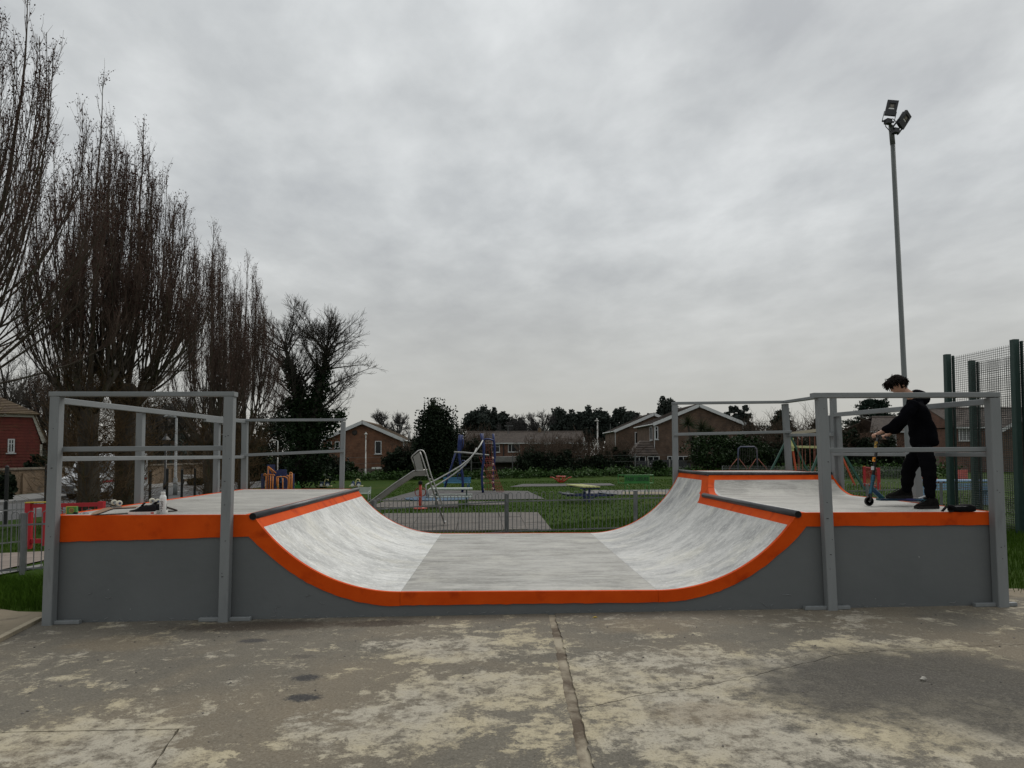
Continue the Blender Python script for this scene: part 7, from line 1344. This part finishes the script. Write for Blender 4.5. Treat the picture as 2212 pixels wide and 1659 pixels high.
# broadleaf evergreens, conifers, bushes
ev1 = mat('evergreen_leaf', spec=.08, c1=(.009, .015, .009), c2=(.020, .030, .016), scale=.9, rough=.7, lo=.3, hi=.7); ev2 = mat('hazed_evergreen_leaf', spec=.08, c1=(.028, .035, .031), c2=(.042, .052, .044), scale=.35, rough=.8, lo=.3, hi=.7); lau = mat('laurel_leaf', spec=.08, c1=(.010, .020, .008), c2=(.024, .044, .015), scale=1.1, rough=.5, lo=.3, hi=.7, c3=(.04, .06, .02), s3=6); brn = mat('brown_hedge_twig', spec=.08, c1=(.050, .036, .026), c2=(.075, .055, .04), scale=1.2, rough=.95)  # the far leaves (ev2) carry the distance haze in their pale grey colour
con = mat('conifer_needle', spec=.08, c1=(.008, .018, .013), c2=(.018, .032, .022), scale=1.2, rough=.8)
def evergreen(label, px, d, ytop, hw_px, seed, mt=ev1, grp=None, ybase=None, nc=150, per=60, size=.16, name='evergreen_tree', zsq=.62, lumpy=.28, stem=True, cat='tree'):
    rng = np.random.default_rng(seed); b = ong(px, d); k = d/1532; zt_ = at(px, ytop, d)[2]-b[2]; zb_ = 0. if ybase is None else at(px, ybase, d)[2]-b[2]; t = thing(name, label, cat, b, 0, grp)
    c_ = (0, 0, (zt_+zb_)/2); rad = (hw_px*k, hw_px*k*.8, (zt_-zb_)/2); p = clumps(rng, c_, rad, nc, per, max(rad)*.13, .5, lumpy); p[:, 2] = np.maximum(p[:, 2], .05); v, q = leaves(rng, p, size, .65); obj('crown', MB().np(v, q), mt, t)
    if stem: obj('trunk', MB().tube([(0, 0, -.1), (.05, 0, zt_*.5), (0, .05, zt_*.8)], [max(rad)*.09+.05, max(rad)*.07+.03, .03], 8), gbark, t, True)
    return t, rng, k, zt_
def twigs(t, rng, k, px_w, z0, z1, n, mt, L=1.2, r=.010, sub=5, up=.12):
    p = np.stack([rng.uniform(-px_w*k, px_w*k, n), rng.uniform(-.8, .8, n), rng.uniform(z0, z1, n)], -1); D = rng.normal(0, .55, (n, 3)); D[:, 2] = np.abs(D[:, 2])+.5; A, AR = grow(rng, p, D, L*rng.uniform(.5, 1.2, n), np.full(n, r*1.5), np.full(n, r*.6), 6, .2, up); mb = MB().np(*tubes(A, AR, 3)); q, D2, _, _, _ = spawn(rng, A, AR, sub, .2, 1, .6, .25); B, BR = grow(rng, q, D2, L*.45*rng.uniform(.4, 1.2, len(q)), np.full(len(q), r), np.full(len(q), r*.5), 4, .25, .1); mb.np(*tubes(B, BR, 3)); obj('twigs', mb, mt, t)
gE = 'evergreens on the skyline'; FT = [(1040, 884, 40), (1075, 892, 26), (1117, 906, 20), (1212, 886, 26), (1245, 893, 24), (1272, 886, 20), (1300, 886, 22), (1343, 886, 26), (1368, 892, 22), (1441, 868, 22), (1590, 884, 34), (1400, 900, 26)]
fl_ = ['wide dark evergreen crown on the skyline above the left end of the terrace roof', 'smaller evergreen crown on the skyline right against the wide one', 'low rounded evergreen between the two bare skyline trees', 'dark evergreen on the skyline just right of the tallest bare tree', 'low evergreen crown on the skyline in the middle of the dark row', 'narrow evergreen crown on the skyline left of the far white lamp', 'evergreen crown on the skyline right behind the far white lamp', 'evergreen on the skyline above the hidden gabled house', 'low evergreen on the skyline touching the roof of the hidden gabled house', 'tall round evergreen behind the left slope of the wide white gable', 'broad dome shaped evergreen behind the right slope of the wide white gable', 'low evergreen on the skyline between the two white gables']
for i, (px, yt, hw) in enumerate(FT): evergreen(fl_[i], px, 150 if px != 1590 else 115, yt, hw, 100+i, ev2, gE, ybase=950, nc=130, per=60, size=.26)
gB = 'bare trees on the skyline'
for i, (px, yt, rd, lab, d) in enumerate(((1114, 879, 34, 'rounded bare tree on the skyline left of the tallest one', 140), (1142, 884, 22, 'slim bare tree on the skyline squeezed between two larger ones', 142), (1166, 870, 34, 'tallest bare tree on the skyline above the terrace roof', 138), (1395, 884, 34, 'wide bare tree on the skyline above the hidden gabled house', 135), (846, 866, 42, 'big bare tree behind the lichen roofed brick house', 112), (1560, 886, 24, 'bare tree peeping over the right slope of the wide white gable', 120))):
    bare_tree(lab, px, d, yt, rd, 200+i, mat('far_bark', spec=.08, c1=(.042, .040, .039), c2=(.058, .056, .054), scale=.5, rough=.95), 6, gB, .42, (10, 7, 6), .42, twig=.030)
bare_tree('bare tree rising behind the roof of the red tile hung house', 30, 56, 700, 150, 220, gbark, 6, 'bare trees along the street', .7, (11, 8, 6), .4, twig=.016); bare_tree('bare tree between the red tile hung house and the corner rail post', 118, 50, 760, 110, 221, gbark, 6, 'bare trees along the street', .6, (11, 8, 6), .34, twig=.014)
bare_tree('slender bare tree far up the street behind the slim grey lamp', 345, 70, 830, 90, 222, gbark, 6, 'bare trees along the street', .6, (10, 8, 6), .34, twig=.016); bare_tree('bare tree standing far behind the black lantern lamp', 425, 62, 800, 70, 223, gbark, 6, 'bare trees along the street', .55, (10, 8, 6), .3, twig=.015)
gH = 'dark shrubs along the back of the park'
shr = [(500, 60, 930, 40, ev1, 'ivy dark shrub below the last two poplars'), (548, 58, 950, 34, ev1, 'dark shrub left of the pale curved street lamp'), (600, 66, 885, 46, ev1, 'tall rounded dark evergreen behind the pale curved street lamp'), (636, 62, 985, 44, ev1, 'low dark shrub at the foot of the ivy covered tree'), (700, 60, 985, 46, ev1, 'dark shrub behind the back post of the left rail'), (742, 63, 1000, 26, lau, 'small green shrub left of the peeling white lamp post'),
       (870, 62, 968, 40, ev1, 'dark shrub behind the chute of the steel slide'), (905, 64, 950, 34, ev1, 'dark shrub behind the top panel of the steel slide'), (1020, 66, 960, 40, ev1, 'scrubby dark shrub behind the posts of the climbing frame'), (1165, 64, 975, 45, ev1, 'dark bramble shrub right of the garage'), (1215, 63, 980, 40, ev1, 'dark bramble shrub behind the red play rotor'), (1290, 64, 985, 36, ev1, 'dark shrub at the foot of the far white lamp post'), (1330, 66, 975, 34, ev1, 'dark scrub shrub below the hidden gabled house'), (1424, 60, 996, 14, lau, 'small bright green shrub between the green panel and the ramp'),
       (1545, 60, 938, 56, lau, 'large glossy laurel shrub right of the palm'), (1605, 61, 945, 50, lau, 'laurel shrub behind the blue chain arch'), (1665, 62, 950, 44, ev1, 'dark shrub behind the green swing legs'), (1735, 62, 955, 46, ev1, 'dark shrub behind the pale yellow swing beam'), (1800, 60, 958, 40, ev1, 'dark shrub behind the tall rail posts at the right'), (1850, 58, 935, 44, ev1, 'brownish hedge shrub between the rail posts and the boy'), (1905, 58, 945, 40, ev1, 'brownish hedge shrub behind the scooter handlebar')]
for i, (px, d, yt, hw, mt, lab) in enumerate(shr):
    t, rg_, k, zt_ = evergreen(lab, px, d, yt, hw, 300+i, mt, gH, nc=110, per=66, size=.105, name='shrub', cat='shrub')
    if mt is ev1: twigs(t, rg_, k, hw*.9, zt_*.45, zt_*.95, 70, brn, 1.5 if px > 950 else 1.1)
t, rg_, k, zt_ = evergreen('upright dark holly tree between the brick gable house and the climbing frame', 943, 60, 876, 40, 350, ev1, None, ybase=1030, nc=260, per=85, size=.10, zsq=1, lumpy=.22)
for i, (px, d, yt, hw, lab) in enumerate(((1640, 72, 905, 44, 'tangled bare thicket right of the wide white gable'), (1740, 74, 898, 50, 'tangled bare thicket behind the tall rail corner'), (1175, 68, 945, 50, 'bare tangled thicket in front of the terrace'), (1240, 70, 938, 46, 'bare tangled thicket left of the far white lamp'), (1330, 70, 955, 40, 'bare tangled thicket under the hidden gabled house'), (1010, 70, 930, 34, 'bare thicket between the holly tree and the terrace'))):
    rg_ = np.random.default_rng(400+i); b = ong(px, d); t = thing('thicket', lab, 'thicket', b, 0, 'bare thickets'); k = d/1532; zt_ = at(px, yt, d)[2]-b[2]; twigs(t, rg_, k, hw, zt_*.15, zt_*.62, 130, brn, zt_*.5, .016, 9, .05)
# conifers: drooping layered boughs
def conifer(label, px, d, ytop, hw, seed, ybase=985, flat=0.):
    rng = np.random.default_rng(seed); b = ong(px, d); k = d/1532; zt_ = at(px, ytop, d)[2]-b[2]; R_c = hw*k; t = thing('conifer_tree', label, 'tree', b, 0, 'conifers on the right skyline'); n = 150
    z = zt_*(.18+.82*rng.random(n)**.8); env = R_c*np.minimum(1, ((zt_-z)/zt_*1.7+.10+flat))*rng.uniform(.6, 1.15, n); a = rng.uniform(0, 2*np.pi, n); p = np.stack([0*a, 0*a, z], -1); D = np.stack([np.cos(a), np.sin(a), np.full(n, .18)], -1); A, AR = grow(rng, p, D, env, np.full(n, .05), np.full(n, .015), 7, .06, -.02)
    obj('limb', MB().np(*tubes(A, AR, 4)), gbark, t); obj('trunk', MB().tube([(0, 0, -.1), (0, 0, zt_*.95)], [.3, .04], 8), gbark, t); u = rng.random((n*90)); pi = rng.integers(0, n, n*90); x = u**.6*5.999; i_ = x.astype(int); f_ = (x-i_)[:, None]; q = A[pi, i_]*(1-f_)+A[pi, i_+1]*f_+rng.normal(0, .20, (n*90, 3))*[1, 1, .55]; v, qd = leaves(rng, q, .15, .45); obj('crown', MB().np(v, qd), con, t)
conifer('big dark cedar like conifer behind the hands of the boy', 1890, 96, 864, 62, 500, flat=.25); conifer('smaller dark conifer behind the tall rail corner post', 1692, 92, 890, 30, 501, flat=.2); conifer('dark conifer showing just right of the front rail post', 1775, 95, 905, 24, 502, flat=.2)
# cordyline palm before the wide gable
dP = 66.; b = ong(1500, dP); pt = thing('palm_tree', 'spiky cordyline palm with three heads in front of the wide white gable', 'palm', b); kP = dP/1532; pl_m = mat('palm_blade', spec=.08, c1=(.022, .032, .014), c2=(.045, .055, .025), scale=2, rough=.6); pdry = mat('dry_palm_blade', spec=.08, c1=(.06, .045, .025), c2=(.03, .03, .016), scale=2, rough=.9); rp_ = np.random.default_rng(9); trk = MB(); bl = MB(); dry = MB()
for cx, cy, R_ in ((1488, 916, 24), (1518, 928, 25), (1497, 950, 18), (1532, 934, 16), (1490, 985, 18), (1508, 985, 20)):
    c_ = np.array([(cx-1500)*kP, rp_.uniform(-.3, .3), at(cx, cy, dP)[2]-b[2]]); n = 150 if cy < 940 else 90; a = rp_.uniform(0, 2*np.pi, n); el = rp_.uniform(-.5, 1.45, n) if cy < 960 else rp_.uniform(-1.4, -.3, n); D = np.stack([np.cos(a)*np.cos(el), np.sin(a)*np.cos(el), np.sin(el)], -1); P, R = grow(rp_, np.tile(c_, (n, 1)), D, R_*kP*rp_.uniform(.8, 1.15, n), np.full(n, .028), np.full(n, .006), 6, .03, -.10); (bl if cy < 960 else dry).np(*tubes(P, R, 3)); trk.tube([(0, 0, 0), (c_[0]*.4, 0, c_[2]*.55), tuple(c_)], [.16, .13, .09], 8)
obj('trunk', trk, gbark, pt, True); obj('fronds', bl, pl_m, pt); obj('dead_fronds', dry, pdry, pt)
# ground cover and far woods
rg_ = np.random.default_rng(61); cov = []
for px in np.arange(480, 1660, 3.2):
    d = rg_.uniform(58, 63); b = ong(px, d); cov.append(b+rg_.normal(0, 1, (55, 3))*[.35, .5, .16]+[0, 0, .28+.18*math.sin(px*.11)])
for px in np.arange(1690, 2060, 4): d = rg_.uniform(52, 58); b = ong(px, d); cov.append(b+rg_.normal(0, 1, (50, 3))*[.4, .5, .3]+[0, 0, .5])
v, q = leaves(rg_, np.concatenate(cov), .10, .7, flat=.6); obj('weeds', MB().np(v, q), mat('weed_leaf', spec=.08, c1=(.022, .048, .012), c2=(.045, .085, .022), scale=.8, rough=.6, lo=.3, hi=.7), kind='stuff')
cov = []
for px in np.arange(-60, 520, 5): d = rg_.uniform(85, 120); b = ong(px, d); cov.append(b+np.clip(rg_.normal(0, 1, (150, 3)), -1.4, 1.4)*[1.2, 1.6, 1.3]+[0, 0, 2.4+1.2*math.sin(px*.05)])
for px in np.arange(960, 1660, 6): d = rg_.uniform(150, 170); b = ong(px, d); cov.append(b+np.clip(rg_.normal(0, 1, (150, 3)), -1.4, 1.4)*[1.6, 2, 2.0]+[0, 0, 4.6+.8*math.sin(px*.07)])
for px in np.arange(1600, 2250, 6): d = rg_.uniform(105, 125); b = ong(px, d); cov.append(b+np.clip(rg_.normal(0, 1, (150, 3)), -1.4, 1.4)*[1.3, 2, 1.6]+[0, 0, 3.2+.7*math.sin(px*.05)])
v, q = leaves(rg_, np.concatenate(cov), .22, .65); obj('far_wood', MB().np(v, q), ev2, kind='stuff')
cov = []
for px in np.arange(-40, 40, 3): d = rg_.uniform(33, 36); b = ong(px, d); cov.append(b+rg_.normal(0, 1, (60, 3))*[.35, .35, .35]+[-1.5, .6, .9])
bsh, rgb_, kb_, zb2 = evergreen('dark rounded hedge shrub beside the brick wall at the left edge', 12, 33.0, 1024, 18, 620, ev1, gH, nc=60, per=60, size=.08, name='shrub', cat='shrub'); evergreen('dark yew like shrub behind the brick wall next to the red house', 100, 42, 985, 28, 621, ev1, gH, nc=90, per=60, size=.10, name='shrub', cat='shrub'); evergreen('low dark shrub beneath the white street sign', 424, 50, 1035, 16, 622, ev1, gH, nc=60, per=50, size=.09, name='shrub', cat='shrub')
